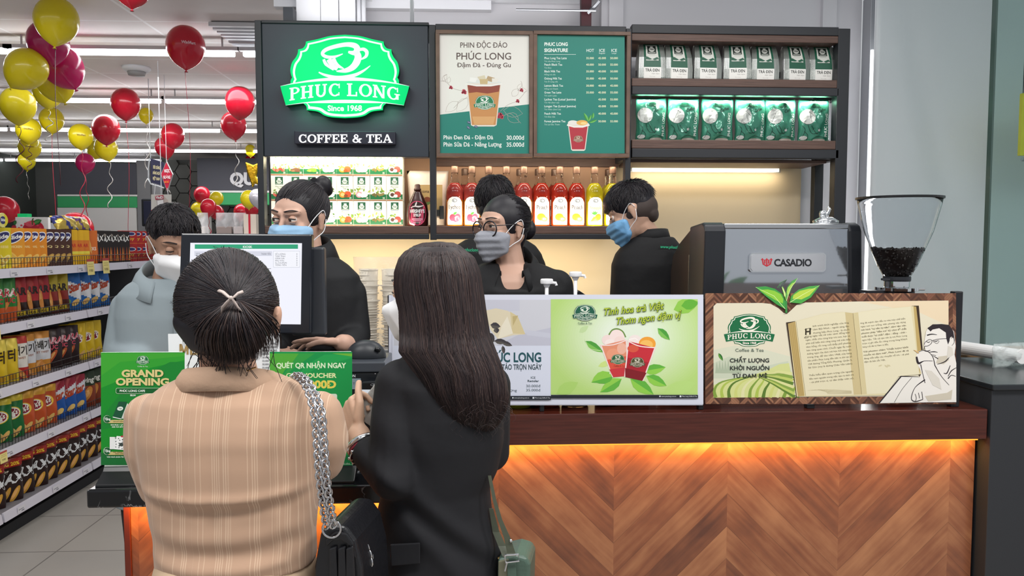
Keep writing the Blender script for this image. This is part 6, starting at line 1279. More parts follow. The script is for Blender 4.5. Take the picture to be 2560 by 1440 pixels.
# ---------------------------------------------------------------- cashier
Y = 2.45; T = headT(W(749, 548, Y), -24, 10, 3, .98); nk = W(768, 650, Y + .01)
c1 = person('woman in black shirt and blue face mask, hair in a bun, behind the monitor', (nk.x, Y, FL))
tor = [(622, 728, 812, Y, .05), (640, 700, 832, Y, .06), (662, 668, 864, Y, .078), (690, 640, 892, Y, .092), (740, 628, 902, Y, .1), (840, 632, 896, Y, .105), (960, 640, 885, Y, .1), (1100, 620, 905, Y, .11)]
sk = SKIN('#c8a08c'); aL = ([W(655, 732, Y), W(640, 850, Y - .02), W(690, 872, 2.3)], [.05, .046, .036]); aR = ([W(876, 734, Y), W(890, 838, Y - .01), W(868, 862, 2.34)], [.052, .048, .04])
hw = W(856, 858, 2.27)
hip = Vector((nk.x, Y, 1.0))
body(c1, T, sk, tor, nk, [(aL[0], aL[1]), (aR[0] + [hw], aR[1] + [.034])], [(hw, Vector((-1, -.12, .12)), Vector((-.25, -.3, -1)), Vector((-.1, -1, .2)), (8, 14, 22, 30), .92, .3), (W(690, 872, 2.3), Vector((.8, -.3, -.2)), Vector((0, 0, -1)), Vector((1, 0, 0)), (15, 15, 15, 15), .92)], hip, FL, .0042)
blob('shirt', [loft([(y, a - 6, b + 6, Y_, hd + .012) for y, a, b, Y_, hd in tor[1:]])] + chain(*aL) + chain(*aR), BSH, c1, .007, 4)
collar(c1, nk + Vector((0, -.004, .026)), .066, .068, .03, BSH, -10, 24, .022, drop=.03, flare=.036)
legs_cloth(c1, hip, FL, TRS, -1)
m = M()
for z in (700, 760): p = W(770, z, Y - .118); m.ball(p, (.005, .003, .005), None, 10, 6)
m.obj('button', mat('button_dark', '#0e0e11', .3), c1, smooth=True)
eyes(c1, T, sk, HM[0], (-.35, -.12), .34); mask(c1, T, mat('mask_blue', '#8fb6d6', .7, bump=.1, bscale=90))
hc, hr = (0, .021, .036), (.082, .093, .088)
hm = M(); strands(hm, swept(T, hc, hr, (.25, .75, .75), (70, 112), 620, HM, 3, lim=lambda p: p.z > -.03 and not (p.y < -.045 and p.z < .07)), .0012, HM, RND)
blob('hair', [[TE(T, hc, hr)], [TE(T, (.04, .085, .1), (.03, .028, .034))], [TE(T, (.02, .06, .08), .03), TE(T, (.045, .095, .085), .022)]], HM[0], c1, .004, 3)
hm.obj('hair_strand', None, smooth=True, parent=c1, weld=False); bpy.data.objects[-1] if 0 else None
m = M(); p = T @ Vector((.03, .07, .118)); m.prism([p + Vector(d) for d in ((-.03, 0, 0), (-.012, 0, .012), (.004, 0, .004), (.02, 0, .008), (.026, 0, -.008), (0, 0, -.012))], (0, .012, 0)); m.obj('hair_bow', mat('bow_black', '#121217', .4), c1, bevel=.002)
# ---------------------------------------------------------------- woman with glasses
Y = 2.75; T = headT(W(1257, 572, Y), -50, 2, 0, 1.0); nk = W(1278, 668, Y + .015)
c2 = person('woman in black polo with round glasses and grey mask, behind the white panel', (nk.x, Y, FL))
tor = [(648, 1230, 1322, Y, .045), (660, 1206, 1342, Y, .06), (671, 1184, 1376, Y, .075), (688, 1168, 1402, Y, .09), (720, 1158, 1416, Y, .1), (860, 1168, 1402, Y, .105), (960, 1178, 1392, Y, .1), (1060, 1160, 1405, Y, .11)]
sk2 = SKIN('#c29b87'); aL = ([W(1180, 718, Y), W(1165, 860, Y), W(1190, 950, Y - .14)], [.052, .046, .034]); aR = ([W(1391, 716, Y), W(1405, 870, Y), W(1370, 950, Y - .14)], [.054, .046, .034]); hip = Vector((nk.x, Y, 1.0))
body(c2, T, sk2, tor, nk - Vector((0, 0, .01)), [aL, aR], [(aL[0][-1], Vector((.4, -1, -.1)), Vector((0, 0, -1)), Vector((1, 0, 0)), (20, 20, 20, 20), .92), (aR[0][-1], Vector((-.4, -1, -.1)), Vector((0, 0, -1)), Vector((-1, 0, 0)), (20, 20, 20, 20), .92)], hip, FL, .0046)
blob('polo_shirt', [loft([(y, a - 7, b + 7, Y_, hd + .012) for y, a, b, Y_, hd in tor[4:]]), loft([(658, 1204, 1248, Y + .015, .062), (672, 1180, 1258, Y + .01, .08), (692, 1164, 1264, Y + .005, .093), (726, 1156, 1280, Y, .106), (738, 1156, 1284, Y, .106)]), loft([(658, 1306, 1350, Y + .015, .062), (672, 1298, 1384, Y + .01, .08), (692, 1292, 1408, Y + .005, .093), (726, 1274, 1420, Y, .106), (738, 1270, 1420, Y, .106)])] + chain(aL[0][:2], [.06, .056]) + chain(aR[0][:2], [.062, .056]), POLO, c2, .007, 4)
collar(c2, nk + Vector((.002, -.012, .004)), .07, .074, .028, POLO, -4, 30, .05, drop=.03, flare=.046)
legs_cloth(c2, hip, FL, TRS, -1); eyes(c2, T, sk2, HM[1], (.0, -.1), .3); mask(c2, T, mat('mask_grey', '#8f9199', .75, bump=.15, bscale=90), loopmt=mat('loop_white', '#e6e6e8', .6))
hm = M(); strands(hm, swept(T, hc, (.081, .096, .088), (0, .95, -.05), (70, 104), 700, HM, 5, lim=lambda p: p.z > -.045 and not (p.y < -.05 and p.z < .075)), .0012, HM, RND)
rs = random.Random(4)
for i in range(60):
    q = rs.uniform(0, 6.28); L = [Vector((.03 * math.cos(q + a * .3) * (1 - a / 14), .118 + .026 * math.sin(a * .5) * .6, -.005 + .036 * math.sin(q + a * .3) * (1 - a / 14))) for a in range(9)]; strands(hm, [[T @ p for p in L]], .0018, HM, rs)
for i in range(50): x = rs.uniform(-.05, .05); L = [T @ Vector((x, .085 - abs(x) * .5, -.03)), T @ Vector((x * .9, .08 - abs(x) * .5, -.07)), T @ Vector((x * .8 + rs.uniform(-.01, .01), .066, -.1 - rs.random() * .02))]; strands(hm, [L], .0013, HM, rs)
blob('hair', [[TE(T, hc, (.081, .096, .088))], [TE(T, (0, .122, -.005), (.038, .03, .04))], [TE(T, (0, .06, -.02), (.055, .035, .04)), TE(T, (0, .06, -.08), (.03, .015, .02))]], HM[0], c2, .004, 3); hm.obj('hair_strand', None, smooth=True, parent=c2, weld=False)
gl = thing('eyeglasses', '-', '-', (0, 0, 0)); gl.parent = c2; gl.location = -base(c2); del gl['label'], gl['category']
GF = mat('glasses_frame', '#1a1216', .2, coat=.3); m = M()
for s in (-1, 1):
    m2 = [T @ Vector((s * .035 + .0285 * math.cos(a), -.099 + .012 * abs(.034 + .0255 * math.cos(a) * s) / .06, .001 + .0275 * math.sin(a))) for a in [2 * PI * i / 28 for i in range(29)]]; m.tube(m2, .0027, 6, cap=False)
    m.tube([T @ Vector(p) for p in ((s * .0585, -.089, .012), (s * .072, -.06, .013), (s * .08, -.01, .016), (s * .082, .02, .005))], .0018, 6)
m.tube([T @ Vector(p) for p in ((-.009, -.1, .007), (0, -.103, .01), (.009, -.1, .007))], .0018, 6); m.obj('glasses_frame', GF, gl, smooth=True)
m = M()
for s in (-1, 1): m.add([T @ Vector((s * .034 + .025 * math.cos(a), -.0985 + .012 * abs(.034 + .025 * math.cos(a) * s) / .06, .003 + .024 * math.sin(a))) for a in [2 * PI * i / 24 for i in range(24)]], [tuple(range(24))])
m.obj('lens', mat('lens_glass', '#f4f8fa', .02, trans=1., ior=1.05), gl)
# ---------------------------------------------------------------- man behind her, back turned
Y = 3.24; T = headT(W(1238, 516, Y), 172, 4, 0, 1.0); nk = W(1238, 600, Y)
c3 = person('man in a black polo seen from behind, mostly hidden by the woman with glasses', (nk.x, Y, FL))
tor = [(586, 1198, 1282, Y, .05), (598, 1172, 1306, Y, .065), (614, 1146, 1332, Y, .08), (636, 1128, 1348, Y, .1), (670, 1120, 1354, Y, .11), (760, 1132, 1344, Y, .11), (860, 1140, 1336, Y, .1), (960, 1136, 1340, Y, .11)]
aL = ([W(1152, 668, Y), W(1128, 760, Y), W(1150, 800, Y + .2)], [.06, .05, .036]); aR = ([W(1326, 668, Y), W(1350, 760, Y), W(1320, 800, Y + .2)], [.06, .05, .036]); hip = Vector((nk.x, Y, 1.02)); sk3 = SKIN('#b98d76')
body(c3, T, sk3, tor, nk, [aL, aR], [(aL[0][-1], Vector((.3, 1, -.1)), Vector((0, 0, -1)), Vector((1, 0, 0)), (20, 20, 20, 20)), (aR[0][-1], Vector((-.3, 1, -.1)), Vector((0, 0, -1)), Vector((-1, 0, 0)), (20, 20, 20, 20))], hip, FL, .007)
blob('polo_shirt', [loft([(y, a - 7, b + 7, Y_, hd + .012) for y, a, b, Y_, hd in tor[1:]])] + chain(aL[0][:2], [.066, .06]) + chain(aR[0][:2], [.066, .06]), POLO, c3, .008, 4)
collar(c3, nk + Vector((0, 0, .005)), .068, .066, .026, POLO, 180, 30); legs_cloth(c3, hip, FL, TRS, 1)
printed('back_lettering', c3, 'www.phuclong.com.vn', W(1140, 627, Y - .128), W(1222, 630, Y - .13), .014, '#2fae7e')
mh = lambda p: p.z > .0 or (p.y > .02 and p.z > -.05)
hcm, hrm = (0, .018, .036), (.08, .098, .092)
blob('hair', [[TE(T, hcm, hrm)], [TE(T, (0, .05, -.02), (.066, .055, .05))], [TE(T, (0, -.03, .1), (.05, .05, .03))]], HM[0], c3, .005, 3)
hm = M(); strands(hm, crown(T, hcm, (.08, .098, .092), (0, .3, 1), (20, 125), 1100, HM, 3, .01, mh), .0013, HM, RND); hm.obj('hair_strand', None, smooth=True, parent=c3, weld=False)
# ---------------------------------------------------------------- young man at the right, head bowed
Y = 3.36; T = headT(W(1579, 534, Y), -106, 24, -4, 1.08); nk = W(1626, 596, Y + .01)
c4 = person('young man in black polo and blue mask, head bowed, beside the espresso machine', (nk.x, Y, FL))
tor = [(578, 1594, 1662, Y, .05), (592, 1584, 1676, Y, .065), (610, 1566, 1690, Y, .08), (634, 1546, 1700, Y, .09), (662, 1536, 1704, Y, .1), (780, 1532, 1706, Y, .1), (880, 1548, 1704, Y, .1), (980, 1540, 1712, Y, .11)]
aL = ([W(1564, 676, Y), W(1554, 800, Y), W(1560, 850, Y + .1)], [.052, .05, .036]); aR = ([W(1684, 676, Y), W(1684, 800, Y), W(1670, 850, Y + .1)], [.046, .046, .036]); hip = Vector((nk.x, Y, 1.0)); sk4 = SKIN('#c39c86')
body(c4, T, sk4, tor, nk, [aL, aR], [(aL[0][-1], Vector((.2, 1, -.1)), Vector((0, 0, -1)), Vector((1, 0, 0)), (20, 20, 20, 20)), (aR[0][-1], Vector((-.2, 1, -.1)), Vector((0, 0, -1)), Vector((-1, 0, 0)), (20, 20, 20, 20))], hip, FL, .005)
blob('polo_shirt', [loft([(y, a - 7, b + 7, Y_, hd + .012) for y, a, b, Y_, hd in tor[1:]])] + chain(aL[0][:2], [.064, .06]) + chain(aR[0][:2], [.064, .06]), POLO, c4, .008, 4)
collar(c4, nk + Vector((0, 0, .004)), .07, .068, .026, POLO, -150, 26, .012); legs_cloth(c4, hip, FL, TRS, 1)
printed('back_lettering', c4, 'www.phuclong.com.vn', W(1650, 620, Y - .108), W(1735, 623, Y - .07), .013, '#2fae7e')
mask(c4, T, mat('mask_blue2', '#6ea3cf', .7, bump=.1, bscale=90)); eyes(c4, T, sk4, HM[0], (0, -.4), .0)
blob('hair', [[TE(T, (0, .014, .046), (.08, .1, .084))], [TE(T, (0, -.045, .062), (.062, .052, .055))], [TE(T, (0, .05, .03), (.072, .058, .06))]], HM[0], c4, .0045, 3)
blob('faded_nape', [[TE(T, (0, .028, .006), (.0745, .086, .07))], [TE(T, (0, .07, -.03), (.05, .034, .04))]], mat('hair_fade', '#3a2f2b', .7), c4, .0045, 3)
hm = M(); strands(hm, crown(T, (0, .012, .047), (.081, .1, .084), (0, .35, 1), (15, 118), 1300, HM, 9, .012, lambda p: p.z > .02 or (p.y < -.04 and p.z > -.005)), .0013, HM, RND); hm.obj('hair_strand', None, smooth=True, parent=c4, weld=False)
# ---------------------------------------------------------------- man in grey shirt
Y = 2.7; T = headT(W(436, 612, Y), 33, 20, -2, 1.02); nk = W(418, 716, Y + .01)
c5 = person('man in a grey button shirt and white face mask looking down beside the till monitor', (nk.x, Y, 0))
tor = [(684, 376, 464, Y, .05), (696, 352, 486, Y, .06), (712, 326, 512, Y, .075), (736, 304, 532, Y, .092), (790, 298, 534, Y, .105), (880, 302, 528, Y, .11), (1000, 306, 524, Y, .11), (1130, 300, 530, Y, .11), (1250, 300, 530, Y, .12)]
GRY = mat('grey_shirt', '#8b969b', .8, bump=.3, bscale=8); sk5 = SKIN('#a9826c')
aL = ([W(320, 770, Y), W(304, 880, Y - .02), W(400, 940, Y - .24)], [.06, .056, .04]); aR = ([W(512, 770, Y), W(535, 880, Y), W(470, 940, Y - .24)], [.06, .056, .04]); hip = Vector((nk.x, Y, .85))
body(c5, T, sk5, tor, nk, [aL, aR], [(aL[0][-1], Vector((.6, -.8, 0)), Vector((0, 0, -1)), Vector((1, .3, 0)), (20, 20, 20, 20)), (aR[0][-1], Vector((-.6, -.8, 0)), Vector((0, 0, -1)), Vector((-1, .3, 0)), (20, 20, 20, 20))], hip, 0, .005)
blob('button_shirt', [loft([(y, a - 6, b + 6, Y_, hd + .012) for y, a, b, Y_, hd in tor[1:]])] + chain(aL[0][:2] + [aL[0][1].lerp(aL[0][2], .45)], [.058, .06, .055]) + chain(aR[0][:2], [.066, .062]), GRY, c5, .007, 4)
collar(c5, nk + Vector((.0, -.006, .03)), .072, .07, .03, GRY, 18, 20, .04, drop=.03, flare=.045); legs_cloth(c5, hip, 0, TRS, -1)
plc = M(); plc.prism([W(434, 735, Y - .125), W(452, 735, Y - .125), W(452, 1000, Y - .128), W(434, 1000, Y - .128)], (0, .004, 0)); plc.obj('placket', GRY, c5, bevel=.001)
for y in (738, 777, 819, 862): p = W(443, y, Y - .127); m = M(); m.lathe([(.006, 0), (.006, .003), (.0045, .0035), (.003, .002), (0, .002)], (0, 0, 0), 14); m.v = [(p.x + a, p.y - c_, p.z + b_) for a, b_, c_ in m.v]; m.obj('button', mat('button_pale', '#cfd6da', .3), c5, smooth=True)
mask(c5, T, mat('mask_white', '#e9e9ea', .7), .022, False); eyes(c5, T, sk5, HM[0], (0, -.5), -.1)
blob('hair', [[TE(T, (0, .02, .048), (.077, .094, .08))], [TE(T, (0, -.03, .08), (.056, .046, .03))]], HM[0], c5, .0045, 3)
blob('faded_side', [[TE(T, (0, .03, .012), (.0755, .085, .062))]], mat('hair_fade2', '#2f2724', .7), c5, .005, 2)
hm = M(); strands(hm, crown(T, (0, .012, .052), (.08, .1, .084), (0, .3, 1), (12, 112), 1700, HM, 12, .007, lambda p: p.z > .03 and not (p.y < -.06 and p.z < .055)), .0013, HM, RND); hm.obj('hair_strand', None, smooth=True, parent=c5, weld=False)
# ================================================================ customers
KN = bpy.data.materials.new('beige_knit'); KN.use_nodes = True; nt = KN.node_tree; b = nt.nodes['Principled BSDF']; L_ = nt.links.new
tc = nt.nodes.new('ShaderNodeTexCoord'); sx = nt.nodes.new('ShaderNodeSeparateXYZ'); L_(tc.outputs['Object'], sx.inputs[0])
def mnode(op, a, c=None):
    n = nt.nodes.new('ShaderNodeMath'); n.operation = op
    for i, v in enumerate((a, c)):
        if v is None: continue
        if isinstance(v, (int, float)): n.inputs[i].default_value = v
        else: L_(v, n.inputs[i])
    return n.outputs[0]
n1 = nt.nodes.new('ShaderNodeTexNoise'); n1.noise_dimensions = '1D'; n1.inputs['Scale'].default_value = 60; n1.inputs['Detail'].default_value = 3; L_(sx.outputs[0], n1.inputs['W'])
wv = mnode('SINE', mnode('MULTIPLY', sx.outputs[0], 1500)); st = mnode('GREATER_THAN', n1.outputs['Fac'], .53); ribs = mnode('MULTIPLY', mnode('GREATER_THAN', wv, .1), st)
n2 = nt.nodes.new('ShaderNodeTexNoise'); n2.inputs['Scale'].default_value = 7; L_(tc.outputs['Object'], n2.inputs['Vector'])
n3 = nt.nodes.new('ShaderNodeTexNoise'); n3.inputs['Scale'].default_value = 1; cz = nt.nodes.new('ShaderNodeCombineXYZ'); L_(mnode('MULTIPLY', sx.outputs[0], 60), cz.inputs[0]); L_(mnode('MULTIPLY', sx.outputs[2], 700), cz.inputs[2]); L_(cz.outputs[0], n3.inputs['Vector'])
mx = nt.nodes.new('ShaderNodeMix'); mx.data_type = 'RGBA'; mx.inputs['A'].default_value = (*lin('#b5937a'), 1); mx.inputs['B'].default_value = (*lin('#c9aa90'), 1); L_(ribs, mx.inputs['Factor']); L_(mx.outputs['Result'], b.inputs['Base Color'])
bp = nt.nodes.new('ShaderNodeBump'); bp.inputs['Strength'].default_value = .5; bp.inputs['Distance'].default_value = .004
L_(mnode('ADD', mnode('ADD', mnode('MULTIPLY', ribs, .25), mnode('MULTIPLY', n2.outputs['Fac'], .0)), mnode('MULTIPLY', n3.outputs['Fac'], .03)), bp.inputs['Height']); L_(bp.outputs['Normal'], b.inputs['Normal']); b.inputs['Roughness'].default_value = .85; b.inputs['Sheen Weight'].default_value = .15
# ---------------------------------------------------------------- woman in the beige top
Y = 1.5; T = headT(W(570, 782, Y + .015), 172, 2, 0, .92); nk = W(574, 928, Y)
EX = [[ell(W(655, 800, Y + .01), (.02, .02, .03)), ell(W(692, 795, Y - .01), (.006, .012, .02))], [ell(W(695, 785, Y - .015), (.008, .012, .018)), ell(W(690, 826, Y - .01), (.006, .01, .012))]]
d1 = person('woman in a beige ribbed short-sleeved top, hair clipped up, back turned at the cashier counter', (nk.x, Y, 0))
tor = [(918, 500, 650, Y, .052), (940, 458, 692, Y, .062), (962, 412, 740, Y, .078), (992, 374, 782, Y, .094), (1040, 352, 806, Y, .105), (1110, 356, 804, Y, .112), (1190, 372, 796, Y, .11), (1262, 384, 790, Y, .103), (1330, 398, 784, Y, .102), (1400, 402, 786, Y, .106), (1470, 398, 792, Y, .112), (1560, 390, 800, Y, .12)]
sk6 = SKIN('#c79c85'); hip = Vector((nk.x, Y, .82))
aL = ([W(370, 1040, Y), W(378, 1120, Y - .0), W(404, 1212, Y + .02), W(470, 1170, Y + .24)], [.036, .042, .036, .03]); aR = ([W(796, 1040, Y), W(812, 1100, Y), W(806, 1150, Y + .02), W(720, 1130, Y + .24)], [.04, .038, .034, .03])
body(d1, T, sk6, tor, nk - Vector((0, 0, .01)), [aL, aR], [(aL[0][-1], Vector((.4, 1, .1)), Vector((0, 0, -1)), Vector((1, 0, 0)), (25, 25, 25, 25), .92), (aR[0][-1], Vector((-.4, 1, .1)), Vector((0, 0, -1)), Vector((-1, 0, 0)), (25, 25, 25, 25), .92)], hip, 0, .0048, extra=EX, leg=.8)
def folds(co):
    x, y, z = co[:, 0], co[:, 1], co[:, 2]; bk = np.clip((Y - y) / .08, 0, 1)
    zf = lambda py: W(574, py, Y - .1).z
    def ridge(py, w, amp, slope=0, x0=nk.x): d = (z - zf(py) - slope * (x - x0) ** 2) / w; return amp * np.exp(-d * d)
    g = ridge(1252, .012, .007, .5) - ridge(1276, .014, .006, .5) + ridge(1110, .02, .002, -.4) - ridge(1140, .02, .002, -.4) + ridge(1350, .02, .004, .8) - ridge(1385, .016, .004, .8) + ridge(1425, .014, .006, .6)
    spine = np.exp(-((x - nk.x) / .02) ** 2) * .004; side = .0035 * np.sin(z * 90 + x * 60) * np.clip((abs(x - nk.x) - .1) / .06, 0, 1) * np.clip((zf(1230) - z) / .05, 0, 1)
    co = co.copy(); co[:, 1] -= (g - spine + side) * bk; return co
blob('ribbed_top', [loft([(y, a - 4, b + 4, Y_, hd + .008) for y, a, b, Y_, hd in tor[1:10]], 48)] + chain(aL[0], [.044, .05, .044, .038]) + chain(aR[0], [.05, .048, .044, .038]), KN, d1, .0055, 5, folds)
collar(d1, W(574, 952, Y), .08, .066, .016, mat('beige_collar', '#bc9b82', .85, bump=.15, bscale=60), 180, 16, .022, 'flat_collar', drop=.024, flare=.028)
tr = mat('beige_trousers', '#c3a98c', .85, bump=.2, bscale=12)
blob('trouser_waist', [loft([(y, a - 2, b + 2, Y_, hd + .004) for y, a, b, Y_, hd in tor[9:]] + [(1640, 384, 806, Y, .125)])], tr, d1, .008, 4); legs_cloth(d1, hip, 0, tr, 1, .85)
# hair: cap, strands drawn to the clip, fan below
hcW = W(569, 760, Y); HR = Vector((.093, .106, .107)); clip_p = W(586, 748, Y - .112); dcl = clip_p - hcW; dcl = Vector((dcl.x / HR.x, dcl.y / HR.y, dcl.z / HR.z)).normalized()
def surf(d, k=1.): return hcW + Vector((d.x * HR.x, d.y * HR.y, d.z * HR.z)) * k
HMX = HM + HB[:2]; hm = M(); rs = random.Random(21); ca = dcl.orthogonal().normalized(); cb_ = dcl.cross(ca)
for i in range(2500):
    q = rs.uniform(0, 2 * PI); dd = ca * math.cos(q) + cb_ * math.sin(q); s0 = math.radians(rs.uniform(60, 112)); lift = rs.uniform(.002, .028); L = []; tw = rs.uniform(-.1, .1); wob = rs.uniform(-.04, .04)
    if dd.z < -.55: continue
    for j in range(10):
        t = j / 9; s_ = s0 * (1 - t) + .05; qq = q + tw * t + wob * math.sin(PI * t); d = dcl * math.cos(s_) + (ca * math.cos(qq) + cb_ * math.sin(qq)) * math.sin(s_); L.append(surf(d, 1 + lift))
    strands(hm, [L], .0012, HMX, rs)
for i in range(1300):
    u = rs.gauss(0, .42); u = max(-1, min(1, u)); e = W(580 + 118 * u + rs.uniform(-8, 8), 912 - 44 * u * u - rs.random() ** 2 * 45, Y - .09 + .05 * u * u + rs.uniform(-.012, .012)); p0 = clip_p + Vector((.012 * u, .004, -.004)); out = .022 * (1 - u * u) + rs.uniform(0, .012)
    L = [p0.lerp(e, t) + Vector((.012 * u * math.sin(PI * t) * 2, -out * math.sin(PI * min(1, t * 1.1)), 0)) for t in [j / 8 for j in range(9)]]; strands(hm, [L], .0009, HB if i % 3 else HM, rs)
for i in range(46):
    u = rs.uniform(-1, 1); p = W(580 + 105 * u, 858 + rs.uniform(-10, 30), Y - .075 + .05 * u * u); L = [p, p + Vector((rs.uniform(-.008, .008), -.008, -.022)), p + Vector((rs.uniform(-.02, .02), -.004, -.04 - rs.random() * .02))]; strands(hm, [L], .0008, HM, rs)
for i in range(70):
    q = rs.uniform(.0, PI); d = Vector((math.cos(q), -.12, math.sin(q))).normalized(); p = surf(d, 1.0); L = [p, surf(d, 1.02) + Vector((rs.uniform(-.006, .006), 0, rs.uniform(-.006, .006))), surf(d, 1.035) + Vector((rs.uniform(-.014, .014), 0, rs.uniform(-.012, .004)))]; strands(hm, [L], .0005, HM, rs)
blob('hair', [[ell(hcW, tuple(HR * .985))], [ell(hcW + Vector((-.008, -.02, -.03)), (.085, .08, .05)), ell(W(566, 862, Y - .04), (.07, .05, .022))]], HM[0], d1, .005, 3); hm.obj('hair_strand', None, smooth=True, parent=d1, weld=False)
# little claw clip
CL = mat('clip_taupe', '#b9aaa3', .35); c = clip_p + Vector((0, -.012, 0)); k = PXS(Y - .12); m = M()
Q = lambda x, y, d=0: c + Vector((x * k, d, y * k))
m.tube([Q(-31, 22), Q(-20, 19, -.004), Q(-8, 9, -.006), Q(0, 4, -.007), Q(-8, -4, -.006), Q(-22, -18, -.004), Q(-28, -36, .002)], [.005, .0045, .004, .0045, .004, .0035, .0015], 8, flat=.6)
m.tube([Q(26, 20), Q(16, 16, -.004), Q(8, 8, -.006), Q(2, 4, -.007), Q(8, -6, -.006), Q(14, -18, -.003), Q(22, -30, .003)], [.005, .0045, .004, .0045, .004, .0035, .0015], 8, flat=.6); m.ball(Q(0, 5, -.008), .004)
cl = m.obj('hair_clip', CL, d1, smooth=True); cl['label'] = 'taupe claw clip'
nl = M(); nl.tube([W(x, y, Y - .062) for x, y in ((512, 922), (540, 932), (575, 935), (610, 930), (640, 918))], .0016, 6); nl.obj('necklace', mat('gold_chain', '#c9a56a', .25, 1.), d1)
# ---------------------------------------------------------------- woman in the dark blazer
Y = 1.72; T = headT(W(1082, 735, Y), -122, 6, 0, .98); nk = W(1092, 880, Y + .0)
d2 = person('woman with long brown hair in a black blazer and white mask, holding a grey wallet', (nk.x, Y, 0))
tor = [(872, 1030, 1150, Y, .05), (893, 1006, 1188, Y, .062), (918, 980, 1222, Y, .08), (955, 968, 1244, Y, .095), (1030, 974, 1254, Y, .105), (1100, 968, 1256, Y, .105), (1170, 968, 1242, Y, .1), (1215, 960, 1222, Y, .098), (1265, 948, 1226, Y, .1), (1350, 944, 1240, Y, .108), (1440, 944, 1246, Y, .118), (1600, 942, 1252, Y, .125), (1740, 950, 1246, Y, .125)]
sk7 = SKIN('#cfa98f'); BLZ = mat('black_blazer', '#121217', .8, bump=.5, bscale=7); hip = Vector((nk.x + .02, Y, .82))
sh, el_, wr = W(1006, 966, Y - .02), W(986, 1188, Y - .08), W(912, 1122, Y - .005); rsh, rel = W(1222, 965, Y + .02), W(1226, 1130, Y + .04)
hand_w = W(897, 1088, Y + .02); fdir = (W(874, 1032, Y + .06) - hand_w).normalized()
HP_ = (hand_w, fdir, Vector((.75, .55, -.1)), Vector((.6, -.65, .5)), (58, 66, 72, 76), .98, .1)
body(d2, T, sk7, tor[:8] + [(1600, 960, 1236, Y, .1)], nk, [([sh, el_, wr, hand_w], [.05, .046, .034, .034]), ([rsh, rel, W(1180, 1120, Y + .22)], [.05, .04, .03])], [HP_, (W(1180, 1120, Y + .22), Vector((-1, .4, .2)), Vector((0, 0, -1)), Vector((0, 1, 0)), (25, 25, 25, 25), .95)], hip, 0, .0042, leg=.6)
def bfold(co):
    x, y, z = co[:, 0], co[:, 1], co[:, 2]; co = co.copy(); bk = np.clip((Y + .02 - y) / .08, 0, 1)
    u = (x - nk.x) * .8 + (z - W(1100, 1240, Y).z) * 1.0; v = (x - nk.x) * 1.1 + (z - W(1100, 1330, Y).z)
    g = .007 * np.exp(-(u / .022) ** 2) - .006 * np.exp(-((u + .045) / .02) ** 2) + .005 * np.exp(-(v / .025) ** 2) + .003 * np.sin(z * 60 + x * 25) * np.clip((nk.x - x) / .05, 0, 1)
    co[:, 1] -= g * bk; return co
blob('blazer', [loft([(y, a - 3, b + 3, Y_, hd + .01) for y, a, b, Y_, hd in tor[1:]], 44)] + chain([sh, sh.lerp(el_, .5) + Vector((-.006, 0, 0)), el_, el_.lerp(wr, .8)], [.062, .058, .056, .042]) + chain([rsh, rel, W(1180, 1120, Y + .22)], [.052, .046, .04]), BLZ, d2, .0055, 4, bfold)
m = M(); p = W(990, 1370, Y - .122); m.prism([W(975, 1362, Y - .118), W(1050, 1358, Y - .126), W(1050, 1410, Y - .13), W(978, 1416, Y - .122)], (0, .006, 0)); m.obj('pocket_flap', BLZ, d2, bevel=.002)
legs_cloth(d2, hip, 0, TRS, 1, .66, .72)
mask(d2, T, mat('mask_white', '#e9e9ea', .7), .022, False); eyes(d2, T, sk7, HM[0], (0, -.1), .2)
# long hair: a smooth curtain and separate locks
yl = [606, 620, 645, 680, 720, 780, 840, 880, 910, 950, 990, 1030, 1060, 1085]
xl_ = [1062, 1022, 1000, 989, 988, 999, 1003, 1000, 1024, 1052, 1070, 1092, 1118, 1150]
xr_ = [1130, 1160, 1184, 1198, 1204, 1212, 1222, 1238, 1250, 1262, 1267, 1262, 1246, 1222]
yc_ = [Y, Y, Y, Y, Y, Y - .01, Y - .03, Y - .055, Y - .065, Y - .07, Y - .075, Y - .075, Y - .07, Y - .06]
hd_ = [.05, .085, .1, .11, .113, .105, .085, .07, .062, .058, .055, .05, .045, .03]
def hairpt(y, s, k=1.):
    a, b_, c_, h_ = (float(np.interp(y, yl, q)) for q in (xl_, xr_, yc_, hd_)); th = PI * s
    x = (a + b_) / 2 - (b_ - a) / 2 * math.cos(th) * k; return W(x, y, c_ - h_ * (math.sin(th) ** .75) * k)
m = M(); n = 28
m.v = [hairpt(y, i / n, .975) for y in yl for i in range(n + 1)]; m.f = [(j * (n + 1) + i, j * (n + 1) + i + 1, (j + 1) * (n + 1) + i + 1, (j + 1) * (n + 1) + i) for j in range(len(yl) - 1) for i in range(n)]; m.mi = [0] * len(m.f)
hb_ = m.obj('hair_curtain', HB[0], d2, smooth=True); so = hb_.modifiers.new('solid', 'SOLIDIFY'); so.thickness = .02; so.offset = -1
blob('hair', [[ell(W(1096, 712, Y), (.092, .108, .098))]], HB[0], d2, .005, 2)
hm = M(); rs = random.Random(77)
